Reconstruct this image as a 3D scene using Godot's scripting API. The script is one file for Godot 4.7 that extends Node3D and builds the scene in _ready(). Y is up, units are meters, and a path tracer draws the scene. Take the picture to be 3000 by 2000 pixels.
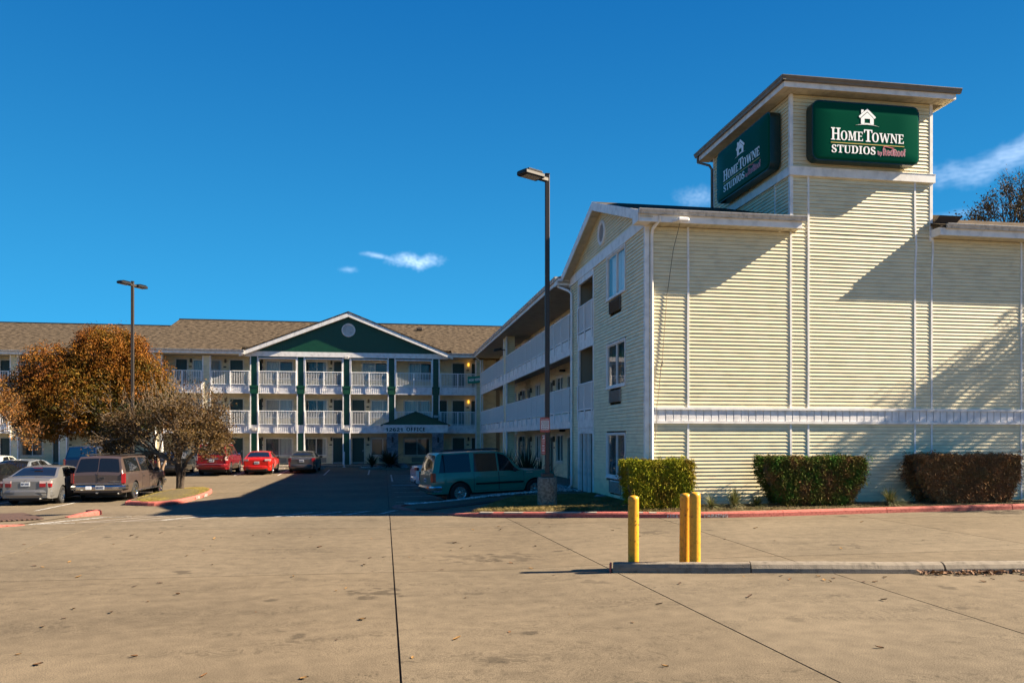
extends Node3D

# A three-storey motel with a sign tower, its car park and drive, on a clear winter day.
# x runs along the sunlit end wall, -z runs down the drive towards the office block, y = 0 is the ground floor.

var M := {}
var names := {}
var cache := {}
var rng := RandomNumberGenerator.new()
const SUN := Vector3(1.42, 1.0, 0.245)
const X0 := 7.69       # plane of the wing's face along the drive
const Z0 := -22.6      # plane of the sunlit end wall
const ZF := -63.1      # plane of the office block's balconies
const ZW := -64.7      # its recessed wall
const FLOOR := 3.03
const COURSE := 0.1115


class G:
	var st: SurfaceTool
	var xf := Transform3D()
	var sg := -1
	var n := 0
	func _init(x := Transform3D()):
		st = SurfaceTool.new()
		st.begin(Mesh.PRIMITIVE_TRIANGLES)
		xf = x
	func t(a: Vector3, b: Vector3, c: Vector3) -> void:
		st.set_smooth_group(sg)
		st.add_vertex(xf * a)
		st.set_smooth_group(sg)
		st.add_vertex(xf * c)
		st.set_smooth_group(sg)
		st.add_vertex(xf * b)
		n += 1
	func q(a: Vector3, b: Vector3, c: Vector3, d: Vector3) -> void:
		t(a, b, c)
		t(a, c, d)
	func hexa(p: Array) -> void:   # 0-3 back face, 4-7 front face, each counter-clockwise seen from the front
		q(p[4], p[5], p[6], p[7])
		q(p[1], p[0], p[3], p[2])
		q(p[0], p[4], p[7], p[3])
		q(p[5], p[1], p[2], p[6])
		q(p[7], p[6], p[2], p[3])
		q(p[0], p[1], p[5], p[4])
	func box(c: Vector3, s: Vector3, b := Basis()) -> void:
		var p := []
		for k in [[-1, -1, -1], [1, -1, -1], [1, 1, -1], [-1, 1, -1], [-1, -1, 1], [1, -1, 1], [1, 1, 1], [-1, 1, 1]]:
			p.append(c + b * Vector3(k[0] * s.x / 2, k[1] * s.y / 2, k[2] * s.z / 2))
		hexa(p)
	func span(lo: Vector3, hi: Vector3) -> void:
		box((lo + hi) / 2, (hi - lo).abs())
	func cbox(c: Vector3, s: Vector3, r: float, b := Basis()) -> void:   # a box with its edges chamfered
		var h := s / 2
		r = minf(r, minf(h.x, minf(h.y, h.z)) * 0.95)
		var rings := []
		for lv in [[-h.y, r], [-h.y + r, 0.0], [h.y - r, 0.0], [h.y, r]]:
			var a: float = h.x - lv[1]
			var d: float = h.z - lv[1]
			var k := r if lv[1] == 0.0 else r * 0.5
			var ring := []
			for e in [[a - k, d], [-a + k, d], [-a, d - k], [-a, -d + k], [-a + k, -d], [a - k, -d], [a, -d + k], [a, d - k]]:
				ring.append(c + b * Vector3(e[0], lv[0], e[1]))
			rings.append(ring)
		for i in 3:
			for j in 8:
				var j2 := (j + 1) % 8
				q(rings[i][j2], rings[i][j], rings[i + 1][j], rings[i + 1][j2])
		for j in range(1, 7):
			t(rings[3][0], rings[3][j + 1], rings[3][j])
			t(rings[0][0], rings[0][j], rings[0][j + 1])
	func prism(poly: PackedVector2Array, z0: float, z1: float, smooth := -1) -> void:
		var idx := Geometry2D.triangulate_polygon(poly)
		if Geometry2D.is_polygon_clockwise(poly):
			poly.reverse()
			idx = Geometry2D.triangulate_polygon(poly)
		for i in range(0, idx.size(), 3):
			var a := poly[idx[i]]
			var b := poly[idx[i + 1]]
			var c := poly[idx[i + 2]]
			if (b - a).cross(c - a) < 0:
				var s := b
				b = c
				c = s
			t(Vector3(a.x, a.y, z1), Vector3(b.x, b.y, z1), Vector3(c.x, c.y, z1))
			t(Vector3(a.x, a.y, z0), Vector3(c.x, c.y, z0), Vector3(b.x, b.y, z0))
		sg = smooth
		for i in poly.size():
			var a := poly[i]
			var b := poly[(i + 1) % poly.size()]
			q(Vector3(a.x, a.y, z0), Vector3(b.x, b.y, z0), Vector3(b.x, b.y, z1), Vector3(a.x, a.y, z1))
		sg = -1
	func tube(pts: Array, radii: Array, k := 8, cap := true) -> void:
		var prev := []
		var side := Vector3.ZERO
		for i in pts.size():
			var dir: Vector3 = (pts[mini(i + 1, pts.size() - 1)] - pts[maxi(i - 1, 0)]).normalized()
			if side == Vector3.ZERO:
				side = dir.cross(Vector3(0.31, 0.2, 0.93) if absf(dir.y) > 0.8 else Vector3.UP).normalized()
			side = (side - dir * side.dot(dir)).normalized()
			var up := dir.cross(side)
			var ring := []
			for j in k:
				var a := TAU * j / k
				ring.append(pts[i] + (side * cos(a) + up * sin(a)) * radii[i])
			if prev.size():
				sg = 1
				for j in k:
					q(prev[j], prev[(j + 1) % k], ring[(j + 1) % k], ring[j])
				sg = -1
			if cap and (i == 0 or i == pts.size() - 1):
				for j in range(1, k - 1):
					if i == 0:
						t(ring[0], ring[j + 1], ring[j])
					else:
						t(ring[0], ring[j], ring[j + 1])
			prev = ring
	func lathe(profile: Array, k := 24, smooth := 1) -> void:   # [radius, height] pairs turned round the y axis
		sg = smooth
		for i in profile.size() - 1:
			var a: Array = profile[i]
			var b: Array = profile[i + 1]
			for j in k:
				var c := TAU * j / k
				var d := TAU * (j + 1) / k
				var p := Vector3(cos(c) * a[0], a[1], -sin(c) * a[0])
				var p2 := Vector3(cos(d) * a[0], a[1], -sin(d) * a[0])
				var r := Vector3(cos(c) * b[0], b[1], -sin(c) * b[0])
				var r2 := Vector3(cos(d) * b[0], b[1], -sin(d) * b[0])
				if a[0] > 0.0001:
					t(p, p2, r2)
				if b[0] > 0.0001:
					t(p, r2, r)
		sg = -1
	func done() -> ArrayMesh:
		st.generate_normals()
		st.index()
		return st.commit()


# ---------------------------------------------------------------- nodes and names

func numbered(called: String) -> String:
	names[called] = names.get(called, -1) + 1
	return called if names[called] == 0 else "%s_%03d" % [called, names[called]]


func tag(o: Node3D, label: String, category: String, group := "") -> void:
	o.set_meta("label", label)
	o.set_meta("category", category)
	if group:
		o.set_meta("group", group)


func thing(called: String, label: String, category: String, at := Vector3.ZERO, turn := 0.0, group := "") -> Node3D:
	var o := Node3D.new()
	o.name = numbered(called)
	add_child(o)
	o.position = at
	o.rotation.y = turn
	tag(o, label, category, group)
	return o


func put(g: G, called: String, m: Material, parent: Node3D) -> MeshInstance3D:
	return put_mesh(g.done(), called, m, parent)


func put_mesh(mesh: Mesh, called: String, m: Material, parent: Node3D, at := Transform3D()) -> MeshInstance3D:
	var o := MeshInstance3D.new()
	o.mesh = mesh
	o.material_override = m
	o.transform = at
	if parent == self:
		o.name = numbered(called)
		add_child(o)
	else:
		o.name = called
		parent.add_child(o, true)
	return o


func structure(o: Node3D) -> Node3D:
	o.set_meta("kind", "structure")
	return o


func stuff(o: Node3D, label := "", category := "") -> Node3D:
	o.set_meta("kind", "stuff")
	if label:
		tag(o, label, category)
	return o


func scatter(mesh: Mesh, where: Array, colors: Array, called: String, m: Material, parent: Node3D) -> MultiMeshInstance3D:
	var mm := MultiMesh.new()
	mm.transform_format = MultiMesh.TRANSFORM_3D
	mm.use_colors = true
	mm.mesh = mesh
	mm.instance_count = where.size()
	for i in where.size():
		mm.set_instance_transform(i, where[i])
		mm.set_instance_color(i, colors[i])
	var o := MultiMeshInstance3D.new()
	o.multimesh = mm
	o.material_override = m
	if parent == self:
		o.name = numbered(called)
		add_child(o)
	else:
		o.name = called
		parent.add_child(o, true)
	return o


func frame(origin: Vector3, facing: Vector3) -> Transform3D:   # x to the viewer's right along a wall, y up, z out of it
	var z := facing.normalized()
	return Transform3D(Basis(Vector3.UP.cross(z), Vector3.UP, z), origin)


func lin(r: float, g: float, b: float) -> Color:
	return Color(r, g, b).linear_to_srgb()


func ground_y(x: float, z: float) -> float:
	var b := -0.28 - 0.1 * smoothstep(-24.0, -29.0, z) * (1.0 - smoothstep(1.5, 6.0, x)) + 0.13 * smoothstep(1.5, 7.0, x) + 0.07 * clampf((x - 8.0) / 10.0, 0, 1)
	return lerpf(b, -0.12, clampf((-50.0 - z) / 11.0, 0, 1))


func on_ground(x: float, z: float, e := 0.0) -> Vector3:
	return Vector3(x, ground_y(x, z) + e, z)


# ---------------------------------------------------------------- materials

func noise_tex(sd: int, freq: float, octaves: int, stops: Array, size := 512, kind := FastNoiseLite.TYPE_SIMPLEX_SMOOTH, normal := 0.0) -> NoiseTexture2D:
	var n := FastNoiseLite.new()
	n.seed = sd
	n.noise_type = kind
	n.frequency = freq
	n.fractal_type = FastNoiseLite.FRACTAL_FBM
	n.fractal_octaves = octaves
	var t := NoiseTexture2D.new()
	t.width = size
	t.height = size
	t.seamless = true
	t.noise = n
	if normal > 0.0:
		t.as_normal_map = true
		t.bump_strength = normal
	elif stops.size():
		var g := Gradient.new()
		var off := PackedFloat32Array()
		var col := PackedColorArray()
		for s in stops:
			off.append(s[0])
			col.append(s[1] if s[1] is Color else Color(s[1], s[1], s[1]))
		g.offsets = off
		g.colors = col
		t.color_ramp = g
	return t


func mat(key: String, c: Color, rough: float, o := {}) -> StandardMaterial3D:
	var m := StandardMaterial3D.new()
	m.resource_name = key
	m.albedo_color = c
	m.roughness = rough
	m.metallic_specular = o.get("spec", 0.5)
	m.metallic = o.get("metal", 0.0)
	if o.has("tex"):
		m.albedo_texture = o.tex
	if o.has("bump"):
		m.heightmap_enabled = true
		m.heightmap_texture = o.bump
		m.heightmap_scale = o.get("depth", 0.4)
	if o.has("tex") or o.has("bump"):
		m.uv1_triplanar = true
		m.uv1_world_triplanar = true
		var s = o.get("scale", 1.0)
		m.uv1_scale = s if s is Vector3 else Vector3.ONE * s
	if o.has("detail"):
		m.detail_enabled = true
		m.detail_albedo = o.detail
		m.detail_blend_mode = BaseMaterial3D.BLEND_MODE_MUL
		m.detail_uv_layer = BaseMaterial3D.DETAIL_UV_2
		m.uv2_triplanar = true
		m.uv2_world_triplanar = true
		var s2 = o.get("scale2", 1.0)
		m.uv2_scale = s2 if s2 is Vector3 else Vector3.ONE * s2
	if o.has("coat"):
		m.clearcoat_enabled = true
		m.clearcoat = o.coat
		m.clearcoat_roughness = 0.03
	if o.get("vertex", false):
		m.vertex_color_use_as_albedo = true
	if o.has("back"):
		m.backlight_enabled = true
		m.backlight = o.back
	if o.has("alpha"):
		m.transparency = BaseMaterial3D.TRANSPARENCY_ALPHA
		m.albedo_color.a = o.alpha
	if o.has("glow"):
		m.emission_enabled = true
		m.emission = o.glow
		m.emission_energy_multiplier = o.get("power", 1.0)
	M[key] = m
	return m


func concrete_tex() -> ImageTexture:   # stains, wheel tracks and oil drips over 44 m of paving
	var w := 2048
	var n := FastNoiseLite.new()
	n.seed = 71
	n.fractal_octaves = 6
	n.frequency = 0.004
	var broad := n.get_image(w, w).get_data()
	n.seed = 72
	n.fractal_octaves = 5
	n.frequency = 0.03
	var im := n.get_image(240, w)
	im.resize(w, w, Image.INTERPOLATE_CUBIC)
	var track := im.get_data()
	n.seed = 73
	n.frequency = 0.06
	var patchy := n.get_image(w, w).get_data()
	var r := RandomNumberGenerator.new()
	r.seed = 5
	var out := PackedByteArray()
	out.resize(w * w * 3)
	for i in w * w:
		var b := broad[i]
		var t := track[(i + b * w / 6) % (w * w)]
		var v := 236 + (b - 128) * 22 / 128 + (patchy[i] - 128) * 20 / 128
		if t < 100:
			v -= (100 - t) * 2 / 3
		v = clampi(v, 120, 255)
		out[i * 3] = v
		out[i * 3 + 1] = v
		out[i * 3 + 2] = v - 2
	for k in 260:   # drips
		var cx := r.randi_range(40, w - 40)
		var cy := r.randi_range(40, w - 40)
		var rad := r.randf_range(2.0, 9.0) if k % 9 else r.randf_range(10.0, 22.0)
		var dark := r.randf_range(0.72, 0.93)
		for y in range(int(-rad * 1.4), int(rad * 1.4) + 1):
			for x in range(int(-rad * 1.4), int(rad * 1.4) + 1):
				var at := (cy + y) * w + cx + x
				var d := sqrt(x * x + y * y) / rad + (patchy[at] - 128) / 90.0
				if d < 1.0:
					var f := lerpf(dark, 1.0, smoothstep(0.55, 1.0, d))
					for c in 3:
						out[at * 3 + c] = int(out[at * 3 + c] * f)
	return ImageTexture.create_from_image(Image.create_from_data(w, w, false, Image.FORMAT_RGB8, out))


func materials() -> void:
	var fine := noise_tex(3, 0.09, 4, [[0.0, 0.72], [0.5, 0.95], [1.0, 1.0]])
	var soft := noise_tex(5, 0.012, 5, [[0.0, 0.86], [0.5, 0.96], [1.0, 1.0]])
	var faint := noise_tex(6, 0.012, 5, [[0.0, 0.94], [1.0, 1.0]])
	var grime := noise_tex(9, 0.02, 6, [[0.0, 0.6], [0.36, 0.88], [0.55, 0.97], [1.0, 1.0]])
	var stain := noise_tex(17, 0.006, 6, [[0.0, Color(0.84, 0.83, 0.82)], [0.4, Color(0.93, 0.93, 0.92)], [0.6, Color(0.98, 0.98, 0.97)], [1.0, Color(1, 1, 0.99)]], 1024)
	var grain := noise_tex(23, 0.2, 5, [[0.0, 0.55], [0.35, 0.82], [0.5, 0.93], [0.65, 1.0], [1.0, 1.0]])
	var rough_h := noise_tex(29, 0.14, 4, [[0.0, 0.0], [1.0, 1.0]])
	var slab_tex := concrete_tex()
	for v in [["concrete", 0.200, 0.159, 0.110], ["concrete_b", 0.192, 0.151, 0.103], ["concrete_c", 0.206, 0.166, 0.117]]:
		mat(v[0], lin(v[1], v[2], v[3]), 0.92, {tex = slab_tex, scale = 1.0 / 44.0, detail = grain, scale2 = 0.55, spec = 0.3})
		M[v[0]].uv1_offset = Vector3(0.5, 0.5, 0.86)
	mat("joint", lin(0.028, 0.024, 0.0192), 0.95)
	mat("kerb_grey", lin(0.26, 0.22, 0.17), 0.95, {tex = grime, scale = 0.6, detail = grain, scale2 = 1.7, bump = rough_h, depth = 0.6})
	mat("kerb_red", lin(0.40, 0.105, 0.082), 0.85, {tex = noise_tex(41, 0.03, 5, [[0.0, Color(0.62, 0.55, 0.5)], [0.3, Color(0.86, 0.8, 0.78)], [0.5, Color(0.98, 0.96, 0.96)], [1.0, Color(1, 1, 1)]]), scale = 0.7, bump = rough_h, depth = 0.4})
	mat("kerb_worn", lin(0.336, 0.288, 0.24), 0.95, {tex = grime, scale = 1.3})
	mat("lamp_base", lin(0.32, 0.27, 0.2), 0.95, {tex = noise_tex(43, 0.02, 5, [[0.0, 0.55], [0.4, 0.8], [0.6, 1.0], [1.0, 1.0]]), scale = 0.9, detail = grain, scale2 = 1.5, bump = rough_h, depth = 1.2})
	mat("paint_white", lin(0.496, 0.48, 0.448), 0.8, {tex = noise_tex(47, 0.035, 6, [[0.0, 0.5], [0.42, 0.72], [0.6, 1.0], [1.0, 1.0]]), scale = 0.5})
	mat("paint_faded", lin(0.272, 0.232, 0.188), 0.85, {tex = grime, scale = 0.8})
	mat("paint_blue", lin(0.08, 0.176, 0.288), 0.85, {tex = grime, scale = 0.8})
	mat("siding", lin(0.80, 0.70, 0.45), 0.5, {tex = soft, scale = Vector3(0.2, 0.35, 0.2)})
	mat("siding_b", lin(0.78, 0.68, 0.435), 0.52, {tex = soft, scale = Vector3(0.17, 0.3, 0.17)})
	mat("siding_c", lin(0.81, 0.715, 0.47), 0.48, {tex = soft, scale = Vector3(0.14, 0.3, 0.14)})
	mat("trim", lin(0.82, 0.80, 0.77), 0.5, {tex = soft, scale = 0.4})
	mat("trim_ribbed", lin(0.80, 0.78, 0.77), 0.5, {tex = soft, scale = 0.4})
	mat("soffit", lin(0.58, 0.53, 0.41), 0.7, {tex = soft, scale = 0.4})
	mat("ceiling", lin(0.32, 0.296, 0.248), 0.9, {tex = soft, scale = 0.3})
	mat("gutter", lin(0.52, 0.50, 0.47), 0.45, {tex = grime, scale = 0.5})
	mat("gutter_brown", lin(0.16, 0.132, 0.104), 0.45, {tex = soft, scale = 0.5})
	mat("core", lin(0.24, 0.216, 0.16), 0.9)
	mat("rail", lin(0.80, 0.79, 0.78), 0.45)
	mat("shingle", lin(0.112, 0.089, 0.066), 0.95, {tex = noise_tex(53, 0.045, 4, [[0.0, Color(0.4, 0.4, 0.4)], [0.45, Color(0.74, 0.73, 0.71)], [0.6, Color(1, 0.98, 0.94)], [1.0, Color(1, 1, 1)]]), scale = Vector3(0.085, 0.2, 0.16), detail = fine, scale2 = 0.35, bump = rough_h, depth = 2.0, spec = 0.2})
	mat("green_panel", lin(0.0024, 0.06, 0.024), 0.42, {tex = soft, scale = 0.4})
	mat("green_dark", lin(0.0048, 0.036, 0.024), 0.45)
	mat("door", lin(0.012, 0.034, 0.025), 0.4)
	mat("frame", lin(0.66, 0.62, 0.52), 0.55, {tex = soft, scale = 0.5})
	mat("frame_white", lin(0.70, 0.70, 0.68), 0.4)
	mat("dark_room", lin(0.17, 0.155, 0.13), 0.9)
	mat("curtain", lin(0.368, 0.416, 0.416), 0.9)
	mat("curtain_white", lin(0.592, 0.624, 0.624), 0.9)
	mat("curtain_dark", lin(0.04, 0.052, 0.056), 0.9)
	mat("glass", lin(0.28, 0.36, 0.36), 0.02, {alpha = 0.10, spec = 0.9})
	mat("plate_dark", lin(0.024, 0.0224, 0.02), 0.5)
	mat("metal_grey", lin(0.288, 0.288, 0.288), 0.45, {metal = 0.4})
	mat("ac_grille", lin(0.272, 0.256, 0.224), 0.6)
	mat("ac_dark", lin(0.08, 0.068, 0.052), 0.7)
	mat("bronze", lin(0.0288, 0.0208, 0.0152), 0.5, {tex = soft, scale = 0.6})
	mat("fixture", lin(0.0144, 0.0136, 0.0144), 0.45, {metal = 0.3})
	mat("lens", lin(0.32, 0.296, 0.24), 0.4)
	mat("bollard", lin(0.62, 0.285, 0.01), 0.42, {tex = noise_tex(59, 0.02, 6, [[0.0, Color(0.5, 0.36, 0.28)], [0.17, Color(0.7, 0.58, 0.5)], [0.25, Color(0.92, 0.9, 0.88)], [0.5, Color(1, 1, 1)], [1.0, Color(1, 1, 1)]]), scale = 1.2, bump = rough_h, depth = 0.12})
	mat("chip", lin(0.128, 0.04, 0.016), 0.8)
	mat("sign_green", lin(0.002, 0.06, 0.033), 0.2, {spec = 0.14})
	mat("sign_edge", lin(0.0024, 0.0192, 0.016), 0.3)
	mat("letter_white", lin(0.82, 0.84, 0.85), 0.5)
	mat("letter_gold", lin(0.50, 0.40, 0.05), 0.5)
	mat("letter_red", lin(0.36, 0.02, 0.05), 0.5)
	mat("letter_pink", lin(0.70, 0.52, 0.58), 0.5)
	mat("letter_black", lin(0.012, 0.012, 0.014), 0.5)
	mat("banner", lin(0.016, 0.208, 0.136), 0.7)
	mat("notice_red", lin(0.36, 0.075, 0.05), 0.6)
	mat("notice_white", lin(0.62, 0.58, 0.56), 0.6)
	mat("stone", lin(0.24, 0.248, 0.272), 0.9, {tex = grime, scale = 1.4, bump = rough_h, depth = 1.5})
	mat("stone_b", lin(0.176, 0.184, 0.208), 0.9, {tex = grime, scale = 1.4, bump = rough_h, depth = 1.5})
	mat("stone_c", lin(0.296, 0.296, 0.304), 0.9, {tex = grime, scale = 1.4, bump = rough_h, depth = 1.5})
	mat("paver", lin(0.062, 0.031, 0.022), 0.9, {tex = grime, scale = 0.8})
	mat("paver_b", lin(0.05, 0.028, 0.022), 0.9, {tex = grime, scale = 0.8})
	mat("soil", lin(0.072, 0.0544, 0.036), 1.0, {tex = grime, scale = 0.9, bump = rough_h, depth = 2.0})
	mat("lawn", lin(0.12, 0.092, 0.036), 1.0, {tex = grime, scale = 0.9, bump = rough_h, depth = 2.0})
	mat("blade", Color.WHITE, 0.8, {vertex = true, back = lin(0.24, 0.24, 0.16)})
	mat("leaf", Color.WHITE, 0.6, {vertex = true, back = lin(0.28, 0.28, 0.24), spec = 0.3})
	mat("needle", Color.WHITE, 0.8, {vertex = true, spec = 0.2})
	mat("pebble", Color.WHITE, 0.9, {vertex = true})
	mat("dead_leaf", lin(0.128, 0.06, 0.02), 0.9)
	mat("dead_leaf_b", lin(0.224, 0.12, 0.032), 0.9)
	mat("dead_leaf_c", lin(0.064, 0.036, 0.02), 0.9)
	mat("bark", lin(0.112, 0.08, 0.056), 0.95, {tex = noise_tex(61, 0.04, 5, [[0.0, 0.35], [0.5, 0.8], [1.0, 1.0]]), scale = Vector3(3.0, 0.7, 3.0), bump = rough_h, depth = 2.0})
	mat("bark_pale", lin(0.24, 0.16, 0.104), 0.9, {tex = grime, scale = Vector3(2.0, 0.6, 2.0)})
	mat("twig", lin(0.136, 0.1, 0.068), 0.95)
	mat("twig_dark", lin(0.10, 0.074, 0.05), 0.95)
	mat("rubber", lin(0.0096, 0.0096, 0.0096), 0.85)
	mat("alloy", lin(0.4, 0.408, 0.424), 0.25, {metal = 0.9})
	mat("chrome", lin(0.56, 0.56, 0.56), 0.12, {metal = 1.0})
	mat("black_plastic", lin(0.0112, 0.0112, 0.012), 0.6)
	mat("seam", lin(0.0048, 0.0048, 0.0048), 0.9)
	mat("car_glass", lin(0.0064, 0.008, 0.0096), 0.04, {coat = 0.5})
	mat("car_glass_clear", lin(0.04, 0.056, 0.056), 0.04, {coat = 0.5})
	mat("tail_red", lin(0.2, 0.003, 0.004), 0.3, {coat = 0.3})
	mat("tail_clear", lin(0.44, 0.336, 0.336), 0.12, {coat = 0.8})
	mat("number_plate", lin(0.44, 0.464, 0.496), 0.5)
	mat("plate_text", lin(0.024, 0.032, 0.072), 0.6)
	mat("lamp_glow", lin(0.8, 0.55, 0.12), 0.4, {glow = lin(1.0, 0.55, 0.06), power = 0.32})
	mat("cable", lin(0.128, 0.12, 0.104), 0.7)
	mat("pvc", lin(0.496, 0.496, 0.488), 0.5)
	mat("roof_box", lin(0.036, 0.0256, 0.0208), 0.6)
	mat("far_green", Color.WHITE, 0.8, {vertex = true})


# ---------------------------------------------------------------- camera, sky and sun come first, then the place

func _ready() -> void:
	rng.seed = 12621
	var cam := Camera3D.new()
	cam.name = "camera"
	cam.projection = Camera3D.PROJECTION_FRUSTUM
	cam.near = 0.1
	cam.far = 900.0
	cam.size = 0.1 * 2000.0 / 2333.0
	cam.frustum_offset = Vector2(0, 0.1 * 285.0 / 2333.0)
	cam.position = Vector3(0, 2.0, 0)
	cam.rotation.y = -atan(380.0 / 2333.0)
	cam.current = true
	add_child(cam)
	var we := WorldEnvironment.new()
	we.name = "surroundings"
	var env := Environment.new()
	env.background_mode = Environment.BG_SKY
	env.tonemap_mode = Environment.TONE_MAPPER_LINEAR
	env.tonemap_exposure = 3.85
	env.background_energy_multiplier = 1.0
	env.sdfgi_enabled = true
	env.ssao_enabled = true
	env.ssil_enabled = true
	var sky := Sky.new()
	var sm := ProceduralSkyMaterial.new()
	sm.sky_top_color = lin(0.0, 0.027, 0.106)
	sm.sky_horizon_color = lin(0.02, 0.158, 0.29)
	sm.sky_curve = 0.2
	sm.ground_bottom_color = lin(0.16, 0.14, 0.11)
	sm.ground_horizon_color = lin(0.2, 0.24, 0.28)
	sm.sun_angle_max = 8.0
	sm.sky_cover = clouds()
	sky.sky_material = sm
	env.sky = sky
	we.environment = env
	add_child(we)
	var sun := DirectionalLight3D.new()
	sun.name = "sun"
	sun.light_energy = 1.6
	sun.light_color = Color(1.0, 0.925, 0.81)
	sun.light_angular_distance = 0.5
	sun.shadow_enabled = true
	add_child(sun)
	sun.look_at_from_position(SUN.normalized() * 200.0, Vector3.ZERO)
	materials()
	paving()
	kerbs()
	motel()
	tower_signs()
	street_things()
	all_cars()
	planting()
	litter()


func clouds() -> ImageTexture:   # thin white clouds low in a clear sky
	var w := 4096
	var im := Image.create(w, w / 2, false, Image.FORMAT_RGBA8)
	im.fill(Color(1, 1, 1, 0))
	var n := FastNoiseLite.new()
	n.seed = 4
	n.fractal_octaves = 5
	n.frequency = 1.0
	# azimuth and elevation in degrees, half sizes, tilt, strength, streak
	var blobs := [[-87.7, 12.5, 1.9, 0.50, 0.02, 0.6, 2.2], [-90.4, 12.75, 1.2, 0.18, -0.12, 0.4, 4.0], [-92.4, 11.75, 0.7, 0.2, 0.0, 0.22, 3.0], [-67.6, 16.6, 1.7, 0.75, 0.1, 0.2, 2.0],
		[-49.5, 16.3, 6.0, 0.8, 0.10, 0.27, 5.0], [-45.0, 17.6, 6.0, 0.7, 0.16, 0.3, 6.0], [-51.0, 13.8, 4.0, 0.3, 0.0, 0.12, 6.0], [40.0, 22.0, 14.0, 2.2, 0.1, 0.5, 3.0], [120.0, 18.0, 12.0, 2.0, -0.1, 0.5, 3.0], [-170.0, 25.0, 10.0, 1.8, 0.1, 0.4, 3.0]]
	for b in blobs:
		var c0 := int((b[0] - b[2] * 2.2) / 360.0 * w)
		var c1 := int((b[0] + b[2] * 2.2) / 360.0 * w)
		for c in range(c0, c1):
			var az := float(c) / w * 360.0
			for r in range(int((90.0 - b[1] - b[3] * 3.0 - 1.5) / 180.0 * w / 2), int((90.0 - b[1] + b[3] * 3.0 + 1.5) / 180.0 * w / 2)):
				var el := 90.0 - float(r) / (w / 2) * 180.0
				var dx: float = (az - b[0]) / b[2]
				var dy: float = (el - b[1] - b[4] * (az - b[0])) / b[3]
				dy += 0.9 * n.get_noise_2d(az * 0.35, 7.0 + b[0])
				var e := exp(-dx * dx * 1.3 - dy * dy * 1.3)
				var f := n.get_noise_2d(az * 6.0 / b[6], el * 6.0) * 0.5 + 0.5
				var a := clampf(e * (0.25 + 1.3 * f) - 0.12, 0, 1) * float(b[5])
				if a > 0.004:
					var at := posmod(c + w / 4, w)
					im.set_pixel(at, r, Color(1, 1, 1, minf(1.0, im.get_pixel(at, r).a + a * 0.33)))
	return ImageTexture.create_from_image(im)


# ---------------------------------------------------------------- paving, kerbs and markings

func sweep(g: G, path: Array, prof: Array, hs := []) -> void:   # profile: [inwards, up]; inwards is to the left of the way along the path
	var prev := []
	for i in path.size():
		var d: Vector3 = path[mini(i + 1, path.size() - 1)] - path[maxi(i - 1, 0)]
		d.y = 0
		d = d.normalized()
		var side := Vector3(d.z, 0, -d.x)
		var ring := []
		for p in prof:
			ring.append(path[i] + side * p[0] + Vector3.UP * (p[1] * (hs[i] if hs.size() else 1.0) if p[1] > 0 else p[1]))
		if prev.size():
			for j in prof.size() - 1:
				g.q(ring[j], prev[j], prev[j + 1], ring[j + 1])
		if i == 0 or i == path.size() - 1:
			for j in range(1, prof.size() - 1):
				if i == 0:
					g.t(ring[0], ring[j + 1], ring[j])
				else:
					g.t(ring[0], ring[j], ring[j + 1])
		prev = ring


func joint_x(k: int, z: float) -> float:
	var j = [[-70.0, -70.0], [-40.0, -40.0], [-22.0, -22.0], [-14.6, -14.6], [-7.3, -7.3], [0.21, 0.17], [3.46, 4.12], [7.46, 6.95], [13.0, 12.6], [22.0, 22.0], [46.0, 46.0]][k]
	return lerpf(j[0], j[1], (z + 22.4) / 15.8)


func joint_z(k: int, x: float) -> float:
	var j = [[16.0, 0.0], [-2.6, 0.0], [-13.75, 0.02], [-20.65, 0.10], [-33.0, 0.0], [-45.0, 0.0], [-61.6, 0.0]][k]
	return j[0] + j[1] * x


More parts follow.
